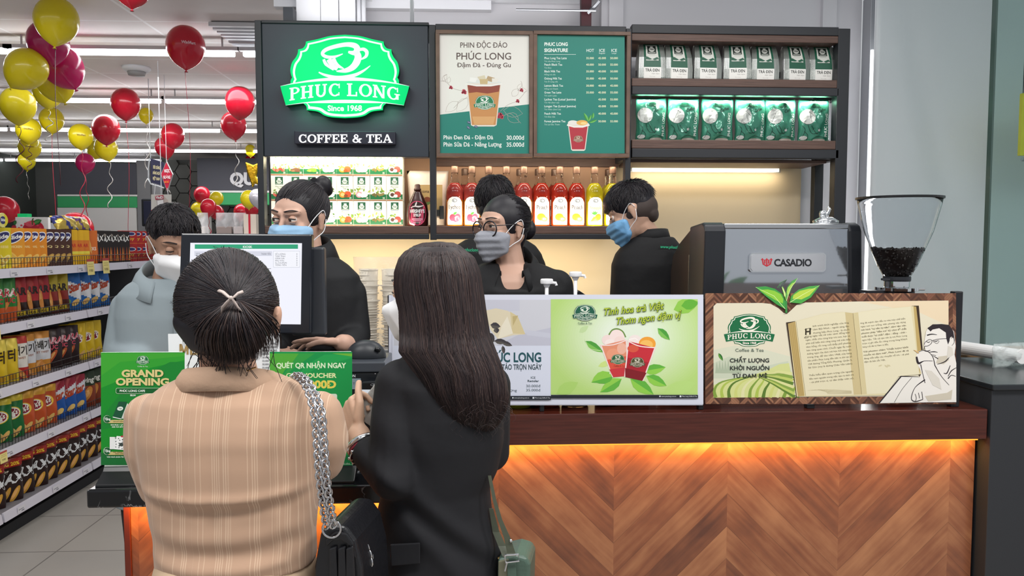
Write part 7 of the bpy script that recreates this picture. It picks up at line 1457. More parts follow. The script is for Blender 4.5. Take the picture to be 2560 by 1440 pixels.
for i in range(2100):
    s = rs.random(); lk = math.floor(s * 13) / 13; y1 = rs.uniform(1000, 1088) if s > .3 else rs.uniform(880, 1040); y0 = 607 + rs.random() * 8; ph = lk * 40 + rs.uniform(-.4, .4); am = (.6 + .8 * ((lk * 7.3) % 1)) * rs.uniform(.7, 1.2); lift = 1 + rs.random() * .035; L = []; dr = rs.gauss(0, .035)
    for j in range(20):
        t = j / 19; y = y0 + (y1 - y0) * t ** .9; wv_ = max(0, (y - 830) / 250) ** 1.3; ss = min(1., max(0., s + dr * t + .012 * math.sin(lk * 90 + y * .013) + wv_ * .05 * am * math.sin(ph + (y - 830) * .033))); L.append(hairpt(y, ss, lift + .05 * wv_ * math.sin(ph + y * .028)))
    if s > .35 and i % 25 == 0:
        q = L[-1]; r_ = rs.uniform(.012, .022); sg_ = rs.choice((-1, 1)); L += [q + Vector((sg_ * r_ * math.sin(a), -.004 * a, -r_ * (1 - math.cos(a)) * .5 - .002 * a)) for a in (.6, 1.2, 1.8, 2.5)]
    strands(hm, [L], .001, HB[:3] if i % 4 else HB, rs)
hm.obj('hair_strand', None, smooth=True, parent=d2, weld=False)
# bracelets and wallet
wdir = (hand_w - wr).normalized(); wc = wr.lerp(hand_w, .3)
def bangle(nm, c, r, tr, mt, lumps=False):
    a = wdir.orthogonal().normalized(); b_ = wdir.cross(a); m = M(); m.tube([c + (a * math.cos(q) + b_ * math.sin(q)) * r for q in [2 * PI * i / 32 for i in range(33)]], tr, 8, cap=False, flat=1.8)
    if lumps:
        for i in range(10): q = 2 * PI * i / 10; m.ball(c + (a * math.cos(q) + b_ * math.sin(q)) * (r + .002), .0035, None, 8, 6)
    m.obj(nm, mt, d2, smooth=True)
STEEL = mat('bracelet_steel', '#d6d6d8', .15, 1.)
bangle('watch_band', wc, .0345, .0045, STEEL); bangle('cord_bracelet', wc - wdir * .012, .036, .0022, mat('cord_red', '#7a2232', .5)); bangle('charm_bracelet', wc - wdir * .021, .038, .0018, STEEL, True)
wl = thing('wallet', 'pale grey patterned wallet with a small metal snap held by the woman in the blazer', 'wallet', W(930, 1050, Y + .06)); WGM = mat('wallet_grey', '#a9a8a4', .45, bump=.25, bscale=60, var=.15)
m = M(); Pw = [(878, 1034), (946, 948), (985, 975), (985, 1100), (940, 1108), (925, 1066)]; m.prism([W(x, y, Y + .07 + (985 - x) * .0002) for x, y in Pw][::-1], (.006, .022, 0)); m.obj('wallet_body', WGM, wl, bevel=.003)
m = M(); m.tube([W(938, 957, Y + .068), W(950, 967, Y + .066), W(972, 985, Y + .066)], .0008, 5); m.obj('edge_seam', mat('seam_grey', '#77756f', .6), wl)
m = M(); p, q = W(946, 968, Y + .066), W(951, 974, Y + .066); m.box(p.x, q.x, p.y - .003, p.y + .002, q.z, p.z); m.obj('snap', STEEL, wl, bevel=.001)
# ---------------------------------------------------------------- chain-strap handbag on the beige woman's shoulder
bg = thing('handbag', 'black leather handbag with a heavy silver chain strap hanging from the beige woman', 'handbag', (W(850, 1400, 1.42).x, 1.42, .9)); BLT = mat('black_leather', '#16161a', .38, bump=.15, bscale=90, coat=.15)
YB_ = 1.43
m = M(); outl = [(800, 1330), (826, 1312), (862, 1316), (888, 1352), (905, 1420), (914, 1560), (786, 1560), (784, 1420)]
fr = [W(x, y, YB_) for x, y in outl]; m.prism(fr[::-1], (.03, .16, 0)); m.obj('bag_body', BLT, bg, bevel=.008, seg=3)
m = M(); fl = [(812, 1350), (836, 1330), (866, 1334), (884, 1360), (892, 1398), (880, 1392), (872, 1366), (852, 1350), (832, 1352), (816, 1368)]; m.prism([W(x, y, YB_ - .006) for x, y in fl][::-1], (.0, .012, 0)); m.obj('flap_edge', BLT, bg, bevel=.003)
for dx in (0, 22, 42): m = M(); m.prism([W(x + dx, y, YB_ - .008 - dx * .0001) for x, y in ((822, 1372), (840, 1366), (850, 1560), (822, 1560))][::-1], (.002, .008, 0)); m.obj('gusset_pleat', BLT, bg, bevel=.003)
CH = mat('chain_silver', '#c9c9cc', .18, 1.)
def chainlinks(pts, r, th, step):
    P = smooth_pts([tuple(p) for p in pts], 10); P = [Vector(p) for p in P]; m = M(); acc = 0; d = 0; k = 0; i = 0; cum = [0]
    for a, b_ in zip(P, P[1:]): cum.append(cum[-1] + (b_ - a).length)
    L = cum[-1]; s = 0
    while s < L:
        j = max(0, np.searchsorted(cum, s) - 1); j = min(j, len(P) - 2); t = (P[j + 1] - P[j]).normalized(); c = P[j] + t * (s - cum[j]); side = t.cross(Vector((0, -1, .15))).normalized(); nn = t.cross(side).normalized(); an = .75 if k % 2 else -.75
        u = side * math.cos(an) + nn * math.sin(an); m.tube([c + t * (r * 1.25 * math.cos(q)) + u * (r * math.sin(q)) for q in [2 * PI * i / 10 for i in range(11)]], th, 6, cap=False); s += step; k += 1
    return m
for off, nm in ((-9, 'chain_strap'), (9, 'chain_strap')):
    pts = [W(x + off * (1 if y > 960 else .6), y, yy) for x, y, yy in ((742, 938, 1.48), (768, 960, 1.425), (792, 1020, 1.385), (800, 1090, 1.375), (806, 1180, 1.37), (816, 1260, 1.385), (826, 1318, 1.41))]
    chainlinks(pts, .0075, .0021, .0095).obj(nm, CH, bg, smooth=True, weld=False)
m = M(); cc = W(829, 1322, YB_ - .012); m.tube([cc + Vector((.017 * math.cos(q), 0, .017 * math.sin(q))) for q in [2 * PI * i / 24 for i in range(25)]], .0022, 8, cap=False); m.obj('strap_ring', CH, bg, smooth=True)
chainlinks([W(x, y, YB_ + .06) for x, y in ((892, 1322), (906, 1350), (920, 1382), (924, 1412))], .009, .0024, .008).obj('chain_trim', CH, bg, smooth=True, weld=False)
m = M(); p, q = W(904, 1408, YB_ + .03), W(912, 1414, YB_ + .03); m.box(p.x, q.x, p.y - .01, p.y, q.z, p.z); m.obj('clasp_stud', mat('gold_chain', '#c9a56a', .25, 1.), bg)
# ---------------------------------------------------------------- green shoulder bag
Yg = 1.64; g2 = thing('shoulder_bag', 'small green leather shoulder bag with buckled strap hanging behind the blazer', 'shoulder bag', (W(1280, 1430, Yg).x, Yg, .8)); GL_ = mat('green_leather', '#4c6155', .4, bump=.12, bscale=70); GD = mat('olive_strap', '#4c5142', .5, bump=.1, bscale=60)
m = M(); m.prism([W(x, y, Yg) for x, y in ((1244, 1398), (1290, 1388), (1318, 1396), (1326, 1412), (1322, 1580), (1240, 1580))][::-1], (.02, .1, 0)); m.obj('bag_body', GL_, g2, bevel=.008, seg=3)
m = M(); m.prism([W(x, y, Yg - .003) for x, y in ((1246, 1404), (1272, 1398), (1276, 1580), (1244, 1580))][::-1], (0, .006, 0)); m.obj('side_panel', mat('olive_leather', '#6d6c58', .5), g2, bevel=.002)
m = M(); m.tube([W(1245, 1396, Yg + .02), W(1262, 1392, Yg + .02), W(1305, 1386, Yg + .05)], .003, 8); m.obj('zip', mat('gold_chain', '#c9a56a', .25, 1.), g2)
def strap(pts, ws, nm, mt, th=.003):
    m = M(); L = []
    for (x, y, yy), w in zip(pts, ws): L.append((W(x - w / 2, y, yy), W(x + w / 2, y, yy)))
    for (a, b_), (c_, d_) in zip(L, L[1:]): m.prism([a, b_, d_, c_], (0, th, 0))
    return m.obj(nm, mt, g2)
strap([(1224, 1190, Yg - .0), (1236, 1250, Yg - .005), (1250, 1300, Yg - .008), (1268, 1345, Yg - .01), (1280, 1390, Yg - .012)], [8, 9, 11, 16, 22], 'strap', GD)
strap([(1228, 1272, Yg + .03), (1240, 1330, Yg + .03), (1255, 1365, Yg + .02), (1268, 1392, Yg + .005)], [10, 17, 19, 22], 'strap', GD)
m = M(); p = W(1277, 1352, Yg - .013); m.lathe([(.004, 0), (.0035, .002), (0, .003)], (0, 0, 0), 12); m.v = [(p.x + a, p.y - c_, p.z + b_) for a, b_, c_ in m.v]; m.obj('rivet', STEEL, g2, smooth=True)
m = M(); rc_ = [W(x, y, Yg - .014) for x, y in ((1262, 1388), (1296, 1386), (1298, 1402), (1264, 1406), (1262, 1388))]; m.tube(rc_, .0022, 8); m.tube([W(1268, 1404, Yg - .014), W(1262, 1428, Yg - .014)], .0018, 6); m.obj('buckle', STEEL, g2)
m = M(); m.prism([W(x, y, Yg - .008) for x, y in ((1268, 1404), (1290, 1402), (1292, 1500), (1270, 1500))][::-1], (0, .004, 0)); m.obj('strap_tab', GL_, g2, bevel=.001)
# ================================================================ snack shelving along the left aisle
XG = -2.43; ZL = [1.387, 1.10, .772, .454, .125]; SW = mat('shelf_white', '#cfcbd6', .45); SBK = mat('shelf_back_dark', '#1b1b1f', .7)
gd = thing('snack_shelving', 'long white supermarket shelving run with price strips, filled with snacks on the left aisle', 'shelving', (XG - .2, 4.8, 0))
JY = [3.7, 3.97, 4.89, 5.8, 6.7]
box('back_panel', XG - .46, XG - .44, 3.7, 6.7, 0, 1.42, SBK, gd, 0); box('plinth', XG - .42, XG - .04, 3.7, 6.7, 0, .06, SBK, gd, 0)
for i, z in enumerate(ZL):
    box('shelf_board', XG - .44, XG - .012, 3.7, 6.7, z + .012, z + .024, SW if i == 0 else mat('shelf_grey', '#77757c', .6), gd, 0)
    for a, b_ in zip(JY, JY[1:]): m = M(); m.prism([(XG - .004, a + .008, z + .026), (XG - .012, a + .008, z + .026), (XG - .012, a + .008, z - .022), (XG + .004, a + .008, z - .022)], (0, b_ - a - .016, 0)); m.obj('price_strip', SW, gd)
    if i < 4 or i == 3:
        m = M(); y = 3.74
        while y < 6.3: m.tube([(XG - .02, y, z + .024), (XG - .02, y, z + .08)], .0016, 4); y += .028
        m.tube([(XG - .02, 3.74, z + .08), (XG - .02, 6.3, z + .08)], .002, 5); m.tube([(XG - .02, 3.74, z + .05), (XG - .02, 6.3, z + .05)], .0015, 4); m.obj('wire_guard', mat('wire_dark', '#2a2623', .4, .6), gd)
for i in range(3): y = JY[1 + i]; box('upright', XG - .44, XG - .40, y - .02, y + .02, 0, 1.42, SBK, gd, 0)
for i, z in enumerate(ZL):
    for y in np.arange(3.8 + .08 * i, 6.4, .34 + .05 * (i % 2)):
        A = Art(lambda u, v, h: Vector((XG + .004 + h, u, v)), .0006); A.rect(y - .035, z + .018, y + .035, z - .016, '#dedbe2'); A.rect(y - .025, z + .004, y + .02, z - .002, '#9a98a2', False); A.rect(y + .0, z - .006, y + .025, z - .012, '#7a7884', False); A.obj('price_label', gd)
def tagcard(y, zt, h, w, lab, c='#e9d98a'):
    A = Art(lambda u, v, hh: Vector((XG + .012 + hh + v * .06, y + u, zt - v)), .0008); A.rect(-w / 2, 0, w / 2, h, c); A.rect(-w / 2, 0, w / 2, h * .16, '#b5443f'); A.text('9.900', 0, h * .8, h * .16, '#5a4a20', .02, 'c')
    for i in range(2): A.rect(-w * .35, h * (.3 + i * .14), w * .35, h * (.34 + i * .14), '#b9a75a')
    o = A.obj('price_card'); tag(o, lab, 'price card', 'hanging price cards'); b_ = o.modifiers.new('solid', 'SOLIDIFY'); b_.thickness = .001
tagcard(4.92, 1.445, .1, .085, 'yellow price card hanging on the top shelf of snack boxes, nearer one'); tagcard(5.12, 1.447, .1, .085, 'yellow price card hanging on the top shelf of snack boxes, farther one'); tagcard(3.92, 1.165, .11, .12, 'yellow price card on the second snack shelf below the green chip bags'); tagcard(3.97, .48, .06, .06, 'small yellow price card on the shelf strip above the dark chip bags')
def yat(px): return WX(px, 600, XG).y
# ---- boxes and cans on the top shelf
def snack_box(kind, w, h):
    t = thing('snack_box', '-', 'snack box'); base_c = {'cheese': '#d9c322', 'chicken': '#e0962a', 'orange': '#dd8a22', 'bbq': '#4a2a20', 'sticks': '#e2b01f', 'starorange': '#d8702a', 'max': '#221a18', 'red': '#b3201f'}[kind]
    m = M(); m.box(-.05, 0, -w / 2, w / 2, 0, h); m.obj('carton', mat('box_' + kind, base_c, .4), t, bevel=.002)
    A = Art(lambda x, y, hh: Vector((.0006 + hh, x * w, h - y * h)), .0005); A.rect(-.5, 0, .5, 1, base_c)
    if kind in ('cheese', 'chicken', 'orange', 'bbq'):
        A.ell(0, .24, .46, .13, '#efeff2', -12); A.ell(0, .24, .42, .105, '#30306e', -12); A.text('Slide', 0, .275, .1, '#f4f4f6', .03, 'c', w=.72, rot=-5); A.text({'cheese': 'CHEESE', 'chicken': 'CHICKEN', 'orange': 'ORIGINAL', 'bbq': 'BBQ'}[kind], 0, .5, .06, '#f0dc9a', .02, 'c', w=.7)
        c2 = {'cheese': '#efe08a', 'chicken': '#f0c25a', 'orange': '#f0c060', 'bbq': '#c29a50'}[kind]
        for x, y, r_ in ((-.15, .72, 20), (.15, .8, -20), (-.1, .88, 0)): A.ell(x, y, .3, .09, c2, r_); A.ell(x, y, .22, .05, '#e2b552', r_)
    elif kind == 'max':
        A.text('MAX', 0, .36, .17, '#ecece8', .03, 'c', shear=.25, rot=-8, w=.85); A.ell(0, .14, .15, .05, '#9a8f86')
        for i in range(5): A.poly([(-.45 + i * .2, .95), (-.35 + i * .2, .5), (-.25 + i * .2, .95)], ['#c2502a', '#e08a3a', '#8a3a20'][i % 3])
    elif kind == 'sticks': A.rect(-.5, .3, .5, .62, '#d97a28'); A.rect(-.5, .62, .5, .7, '#e9d84a'); A.text('STAR', .1, .5, .1, '#c22a22', .03, 'c', w=.6)
    elif kind == 'starorange': A.text('STICKS', 0, .6, .1, '#f2e2d0', .03, 'c', w=.8); A.leaf(-.2, .2, .6, .2, 60, '#e9b05a')
    else: A.ell(.1, .2, .3, .13, '#efeff2'); A.ell(.1, .2, .25, .1, '#30306e'); A.text('Toy', 0, .6, .2, '#e9b03a', .03, 'c', w=.6); A.rect(-.5, .8, .5, .83, '#e07a2a')
    A.obj('printed_front', t); return t
SN = {}
def place(dic, key, maker, loc, rz, label, group):
    if key not in dic: dic[key] = maker(); dic[key].location = loc; dic[key].rotation_euler = (0, 0, rz); dic[key]['label'] = label; dic[key]['group'] = group
    else: dup(dic[key], loc, label, rz, group)
KN_ = {'cheese': 'yellow cheese chip box', 'chicken': 'light orange chip box', 'orange': 'orange chip box', 'bbq': 'dark brown chip box', 'sticks': 'yellow and orange stick box', 'starorange': 'bright orange stick box', 'max': 'black flame-printed chip box', 'red': 'red snack carton'}
cnt = {}
for px, kd in [(-6, 'cheese'), (22, 'cheese'), (56, 'chicken'), (76, 'orange'), (94, 'orange'), (112, 'orange'), (132, 'bbq'), (147, 'bbq'), (161, 'bbq'), (175, 'bbq'), (189, 'sticks'), (204, 'sticks'), (219, 'sticks'), (239, 'starorange'), (256, 'max'), (274, 'max'), (290, 'max'), (304, 'max'), (320, 'max')]:
    i = cnt[kd] = cnt.get(kd, -1) + 1
    place(SN, kd, lambda: snack_box(kd, .1, .215), (XG - .055, yat(px + 8), ZL[0] + .026), -.5, '%s, %s of its kind from the camera end, top shelf' % (KN_[kd], ORD[i]), 'snack boxes on the top shelf')
for tier in range(2):
    for j, px in enumerate((336, 350, 363, 376, 388)):
        place(SN, 'red', lambda: snack_box('red', .12, .11), (XG - .05, yat(px + 6), ZL[0] + .026 + tier * .1105), -.5, 'red snack carton, %s from the black boxes in the %s tier' % (ORD[j], ('lower', 'upper')[tier]), 'red snack cartons')
zt_ = ZL[0] + .026 + .2155
for j, (px, dy) in enumerate(((8, 0), (-20, .03))):
    y = yat(px); t = thing('chip_can', 'yellow cylindrical chip can lying on top of the snack boxes, %s one' % ('nearer the boxes edge', 'farther')[j], 'can', (XG - .03, y, zt_ + .036))
    m = M(); m.tube([(XG + .005, y - .01, zt_ + .036), (XG - .12, y + .02, zt_ + .036)], .036, 24); m.obj('can_body', mat('can_yellow', '#dccb2e', .35), t)
    m = M(); m.tube([(XG + .008, y - .01, zt_ + .036), (XG + .004, y - .01, zt_ + .036)], .0375, 24); m.obj('lid', mat('can_lid', '#e6dc8a', .3), t); A = Art(lambda u, v, h: Vector((XG + .0085 + h, y - .01 + u, zt_ + .036 - v)), .0006); A.ell(0, 0, .024, .02, '#30306e'); A.text('Slide', 0, .005, .014, '#f4f4f6', .03, 'c'); A.obj('lid_print', t)
for j, (px, c, nm) in enumerate(((196, '#3a3f7a', 'shiny blue and gold'), (228, '#5a3a6a', 'shiny purple'))):
    f = pillow(.16, .1, .06, crumple=.008, seed=60 + j); o = pillow_mesh(f, 12, 10, zone=lambda u, v: mat('foil_%s' % c, c, .3, .4) if math.sin(5 * v + 3 * u + 2 * math.sin(4 * u)) > .3 else mat('foil_gold', '#b9a04a', .3, .5)).obj('chip_bag', None, None, smooth=True); o.location = (XG - .06, yat(px), zt_ - .001); o.rotation_euler = (-.6, 0, 1.2)
    tag(o, '%s chip bag lying on top of the snack boxes' % nm, 'chip bag')
# ---- chip bags
def chip_bag(kind):
    t = thing('chip_bag', '-', 'chip bag'); w, h = (.165, .235) if kind != 'max' else (.2, .235); f0 = pillow(w, h, .055, crumple=.004, seed=hash(kind) % 97 if 0 else sum(map(ord, kind)), taper=.06)
    f = lambda u, v, s: Vector((-f0(u, v, s).y, f0(u, v, s).x, f0(u, v, s).z)); MT = lambda c: mat('bag_' + c, c, .3, .15)
    Z = {'kara': lambda u, v: '#d8d27a' if v > .8 and u < .2 else ('#c65a2e' if v < .35 else '#2f7a35'), 'star_red': lambda u, v: '#2a1512' if v < .4 else '#a3232a', 'star_gold': lambda u, v: '#4a1f1a' if v < .35 else ('#b5a02e' if v > .55 else '#8a2a22'), 'ostar_blue': lambda u, v: '#e6e6ea' if .4 < v + .15 * u < .78 else '#2a6ab5', 'ostar_red': lambda u, v: '#a3243a' if v > .66 + .2 * u else ('#e0e0e6' if v > .45 + .15 * u else '#2458a8'),
         'corn': lambda u, v: '#d9b82a' if v < .75 else '#e6cf55', 'twist_red': lambda u, v: '#b8332e' if v < .28 or v > .85 else '#e2ddd6', 'twist_silver': lambda u, v: '#cf8a35' if v < .3 or v > .84 else '#d5d5da', 'kara_black': lambda u, v: '#2b1a1d', 'lays_yellow': lambda u, v: '#dcb81f', 'lays_green': lambda u, v: '#1f6b38' if v < .86 else '#d9c53a', 'lays_orange': lambda u, v: '#c2532a' if v < .84 else '#d8a030', 'swing': lambda u, v: '#2a3a24' if v > .6 else '#8a3a1f', 'max': lambda u, v: '#8f231f' if v > .8 else '#2a1715'}[kind]
    pillow_mesh(f, 28, 30, zone=lambda u, v: MT(Z(u, v))).obj('foil_body', None, t, smooth=True)
    A = Art(lambda x, y, hh: f(max(-1, min(1, x)), max(0, min(1, 1 - y)), -1) + Vector((hh + .0012, 0, 0)), .0005, rough=.35); A.sub = (.2, .1); A.ox = .2
    chip = lambda x, y, a, b_, r_, c='#d98f4a': (A.ell(x, y, a, b_, c, r_), A.ell(x - .03, y - .01, a * .7, b_ * .55, '#e6ab66', r_))
    if kind == 'kara': A.text('KARA', 0, .42, .17, '#efe6e0', .07, 'c', w=1.5, shear=.15); A.text('KARA', 0, .42, .17, '#c2283a', .03, 'c', w=1.46, shear=.15); A.text('MỰC', .25, .58, .12, '#c2283a', .03, 'c', w=.8); chip(-.1, .72, .4, .1, -20)
    if kind in ('star_red', 'star_gold'): A.text('STAR', 0, .42, .17, '#241310', .05, 'c', w=1.3); chip(.1, .6, .3, .14, 60); A.poly([(-.9, .86), (.9, .8), (.9, .9), (-.9, .95)], '#b9a02a'); A.text('LAGER', 0, .9, .05, '#3a2010', .02, 'c', w=1.)
    if kind in ('ostar_blue', 'ostar_red'): A.text("O'Star", -.02, .52, .2, '#b8431f', .05, 'c', w=1.3, shear=.2, rot=-8); A.ell(-.3, .76, .25, .07, '#6fa85a'); chip(.3, .8, .3, .08, -10, '#e2c070')
    if kind == 'corn': A.text('버터', .1, .5, .22, '#3a2a1a', .03, 'c', w=1.1); A.ell(-.3, .8, .4, .1, '#e9d65a'); A.ell(.3, .88, .3, .08, '#b98a20')
    if kind in ('twist_red', 'twist_silver'): A.text('꽈배기', .05, .42, .17, '#2a2220', .02, 'c', w=1.4); A.text('SWEET TWIST', 0, .53, .05, '#a5674a', .01, 'c', w=1.2); chip(-.2, .82, .35, .08, -20); chip(.3, .88, .35, .08, 20)
    if kind == 'kara_black': A.text('KARA', 0, .36, .16, '#e6b8c0', .06, 'c', w=1.6, shear=.15); A.text('KARA', 0, .36, .16, '#c22a48', .03, 'c', w=1.56, shear=.15); A.text('MỰC', 0, .5, .1, '#d24a62', .03, 'c', w=.9); chip(0, .72, .42, .1, -25, '#b8542f')
    if kind.startswith('lays'): A.ell(0, .4, .58, .15, '#e6c23a'); A.ell(0, .4, .52, .13, '#efece6'); A.ell(0, .4, .46, .105, '#8a2035'); A.text("Lay's", 0, .43, .12, '#f4efe9', .03, 'c', w=.72); chip(-.1, .82, .35, .09, 10, '#e0c27a'); chip(.3, .86, .3, .08, -20, '#d9b565')
    if kind == 'swing': A.text('Swing', 0, .3, .14, '#f0f0e6', .03, 'c', w=1.3, shear=.2); chip(0, .65, .5, .16, -20, '#d08a3a')
    if kind == 'max':
        A.poly([(-.95, .06), (.95, .02), (.95, .17), (-.95, .2)], '#a82a20'); A.text('TẶNG 20%', 0, .16, .08, '#f0cc3a', .03, 'c', w=1.3); A.text('Swing', -.3, .31, .08, '#e0d8c8', .02, 'c', w=.7, shear=.2); A.text('MAX', .02, .56, .22, '#d9dbde', .05, 'c', w=1.6, shear=.2)
        for x in (-.5, -.1, .35): chip(x, .84, .3, .1, -35, '#cf9a3a')
    A.obj('printed_front', t); return t
CBG = {}; BN = {'kara': 'green and orange', 'star_red': 'red and black', 'star_gold': 'gold and maroon', 'ostar_blue': 'blue and white', 'ostar_red': 'red, white and blue', 'corn': 'bright yellow corn', 'twist_red': 'white and red twist', 'twist_silver': 'silver and orange twist', 'kara_black': 'black and pink', 'lays_yellow': 'yellow oval-marked', 'lays_green': 'dark green oval-marked', 'lays_orange': 'orange oval-marked', 'swing': 'dark green and brown', 'max': 'large dark silver-lettered'}
ROWS = [(1, [(-14, 'kara'), (12, 'kara'), (40, 'kara'), (68, 'star_red'), (98, 'star_red'), (124, 'star_red'), (146, 'star_gold'), (172, 'star_gold'), (204, 'ostar_blue'), (228, 'ostar_blue'), (252, 'ostar_blue'), (274, 'ostar_blue')]), (2, [(-25, 'corn'), (10, 'corn'), (36, 'corn'), (62, 'twist_red'), (88, 'twist_silver'), (124, 'twist_silver'), (152, 'kara_black'), (174, 'kara_black'), (196, 'kara_black'), (216, 'lays_yellow'), (236, 'lays_yellow'), (254, 'lays_yellow')]),
        (3, [(-12, 'lays_green'), (20, 'lays_green'), (50, 'lays_green'), (78, 'lays_orange'), (106, 'lays_orange'), (132, 'lays_orange'), (156, 'ostar_red'), (182, 'ostar_red'), (206, 'ostar_red'), (230, 'swing'), (250, 'swing')]), (4, [(-18, 'max'), (26, 'max'), (62, 'max'), (94, 'max'), (124, 'max'), (152, 'max'), (178, 'max'), (203, 'max'), (226, 'max'), (247, 'max')])]
SHN = {1: 'second shelf', 2: 'third shelf', 3: 'fourth shelf', 4: 'bottom shelf'}
for si, items in ROWS:
    cnt = {}
    for px, kd in items:
        i = cnt[kd] = cnt.get(kd, -1) + 1; y = yat(px + 6)
        place(CBG, kd, lambda: chip_bag(kd), (XG - .115 + RND.uniform(-.008, .008), y, ZL[si] + .026), -.78 + RND.uniform(-.08, .08), '%s chip bag, %s of its kind from the camera end, %s' % (BN[kd], ORD[i], SHN[si]), 'chip bags on the snack shelves')
# ================================================================ balloons and ribbons
BMAT = {'yellow': mat('balloon_yellow', '#e2cf16', .25, coat=.3), 'red': mat('balloon_red', '#c2172f', .22, coat=.3), 'pink': mat('balloon_pink', '#c41a62', .22, coat=.3), 'magenta': mat('balloon_magenta', '#b0165a', .22, coat=.3), 'silver': mat('balloon_silver', '#c9c9d2', .2, .3)}
RIB = {'dark': mat('ribbon_maroon', '#4a1420', .3, .3), 'silver': mat('ribbon_silver', '#c9c5c0', .25, .6), 'red': mat('ribbon_red', '#b01c3a', .3, .3)}
def balloon(px, py, d_px, D, col, label, rib=None, length=0, tilt=0., curl=False, group='balloons floating under the store ceiling', text=False):
    r = D / 2; Y = D * F / d_px; c = W(px, py, Y)
    if c.z + r * 1.1 > 3.24: k = (3.24 - CAM_H) / (c.z + r * 1.1 - CAM_H); Y *= k; r *= k; c = W(px, py, Y)
    t = thing('balloon', label, 'balloon', c, group=group); m = M(); Rm = Euler((0, tilt, 0)).to_matrix()
    prof = [(0, 1.08), (.35, 1.02), (.66, .83), (.9, .5), (1, .1), (.97, -.25), (.82, -.62), (.58, -.92), (.32, -1.12), (.12, -1.24), (.05, -1.28)]
    P = smooth_pts(prof, 2); m.lathe([(max(0, a) * r, b_ * r) for a, b_ in P][::-1], n=26); m.v = [Rm @ Vector(v) for v in m.v]; o = m.obj('balloon_skin', BMAT[col], t, smooth=True, world=False)
    m = M(); m.lathe([(.05 * r, -1.27 * r), (.03 * r, -1.31 * r), (.1 * r, -1.38 * r), (.0, -1.36 * r)], n=12); m.v = [Rm @ Vector(v) for v in m.v]; m.obj('knot', BMAT[col], t, smooth=True, world=False)
    if text:
        A = Art(lambda x, y, h: Rm @ Vector((.99 * r * math.sin(x) + h * math.sin(x), -(.99 * r * math.cos(x)) * (1 - .0) - h, -y * r)), .002); A.text('WinMart', .15, .1, .16, '#7a5a12' if col == 'yellow' else '#f0d0d8', .02, 'l', w=.7); A.obj('printed_name', t, False)
    if rib:
        a = Rm @ Vector((0, 0, -1.33 * r)); L = []; n = 26 if curl else 10
        for i in range(n + 1):
            u = i / n; L.append(a + Vector((.012 * math.sin(5 * u + px), .01 * math.sin(4 * u), -length * u)) + (Vector((.022 * math.sin(u * 17 + px), .022 * math.cos(u * 17), 0)) * min(1, u * 3) if curl else Vector((0, 0, 0))))
        m = M(); m.tube(L, .0045 * max(1, Y / 7), 5, flat=.35); m.obj('ribbon', RIB[rib], t, smooth=True, world=False)
    return t
for a in [(141, 50, 98, .29, 'yellow', 'big yellow balloon highest at the left, above the magenta ones', 'dark', .95, .1), (120, 105, 92, .34, 'magenta', 'magenta balloon half hidden behind the highest yellow balloon', None, 0, -.2), (157, 168, 92, .31, 'pink', 'magenta-red balloon with light glinting, under the highest yellow balloon', None, 0, -.5), (66, 172, 92, .29, 'yellow', 'yellow balloon beside the magenta-red one, crossed by a tube light', None, 0, .7), (138, 205, 84, .29, 'yellow', 'yellow balloon partly behind the magenta-red one', None, 0, -.4), (120, 228, 68, .28, 'yellow', 'yellow balloon lowest in the big left cluster', 'silver', .3, 0, True),
          (45, 262, 78, .29, 'yellow', 'large yellow balloon at far left below the cluster', 'dark', .5, 0, True), (71, 325, 55, .28, 'yellow', 'yellow printed balloon below the large far-left one', 'dark', .3, 0, True, 'balloons floating under the store ceiling', True), (74, 368, 50, .28, 'yellow', 'yellow printed balloon low at left, above the lowest one', None, 0, 0, False, 'balloons floating under the store ceiling', True), (67, 402, 38, .28, 'yellow', 'small yellow balloon lowest at far left over a lit tube', 'silver', .5, 0, True), (129, 299, 54, .28, 'yellow', 'yellow balloon behind the hanging dark ribbon', 'red', 1.2, 0),
          (202, 340, 54, .28, 'yellow', 'yellow printed balloon beside the red one, above a pink balloon', 'red', .9, 0, True, 'balloons floating under the store ceiling', True), (213, 407, 43, .28, 'pink', 'hot pink balloon with a red tinsel ribbon', 'red', .8, 0, True), (240, 374, 40, .28, 'yellow', 'yellow balloon tucked behind the red balloon, partly covered by another', None, 0, .3), (265, 370, 52, .28, 'yellow', 'yellow balloon tucked directly under the red balloon', 'silver', .6, -.2, True),
          (265, 322, 63, .29, 'red', 'red balloon above the two touching yellow balloons', None, 0, 0), (314, 258, 67, .29, 'red', 'red balloon with a long maroon ribbon in the centre of the aisle', 'red', 1.2, 0), (365, 288, 33, .28, 'yellow', 'small far yellow balloon by itself right of the centre red balloon', 'silver', .8, 0, True), (464, 115, 90, .29, 'red', 'large red balloon alone under the ceiling before the shelf sign', 'red', 1.25, 0, False, 'balloons floating under the store ceiling', True),
          (432, 338, 54, .28, 'red', 'red balloon in front of its pair above the hanging signs', None, 0, 0), (412, 368, 46, .28, 'red', 'red balloon behind its pair above the hanging signs', 'silver', .5, -.2, True), (600, 255, 70, .29, 'red', 'red balloon touching the shelf post, in front of its pair', None, 0, .05), (584, 312, 60, .28, 'red', 'red balloon below and behind the one touching the shelf post', 'silver', .5, -.1, True), (328, -44, 98, .3, 'red', 'red balloon just cut off by the top of the picture', None, 0, 0), (626, 376, 26, .25, 'yellow', 'small yellow balloon beside the shelf post above the gold star', None, 0, 0)]: balloon(*a)
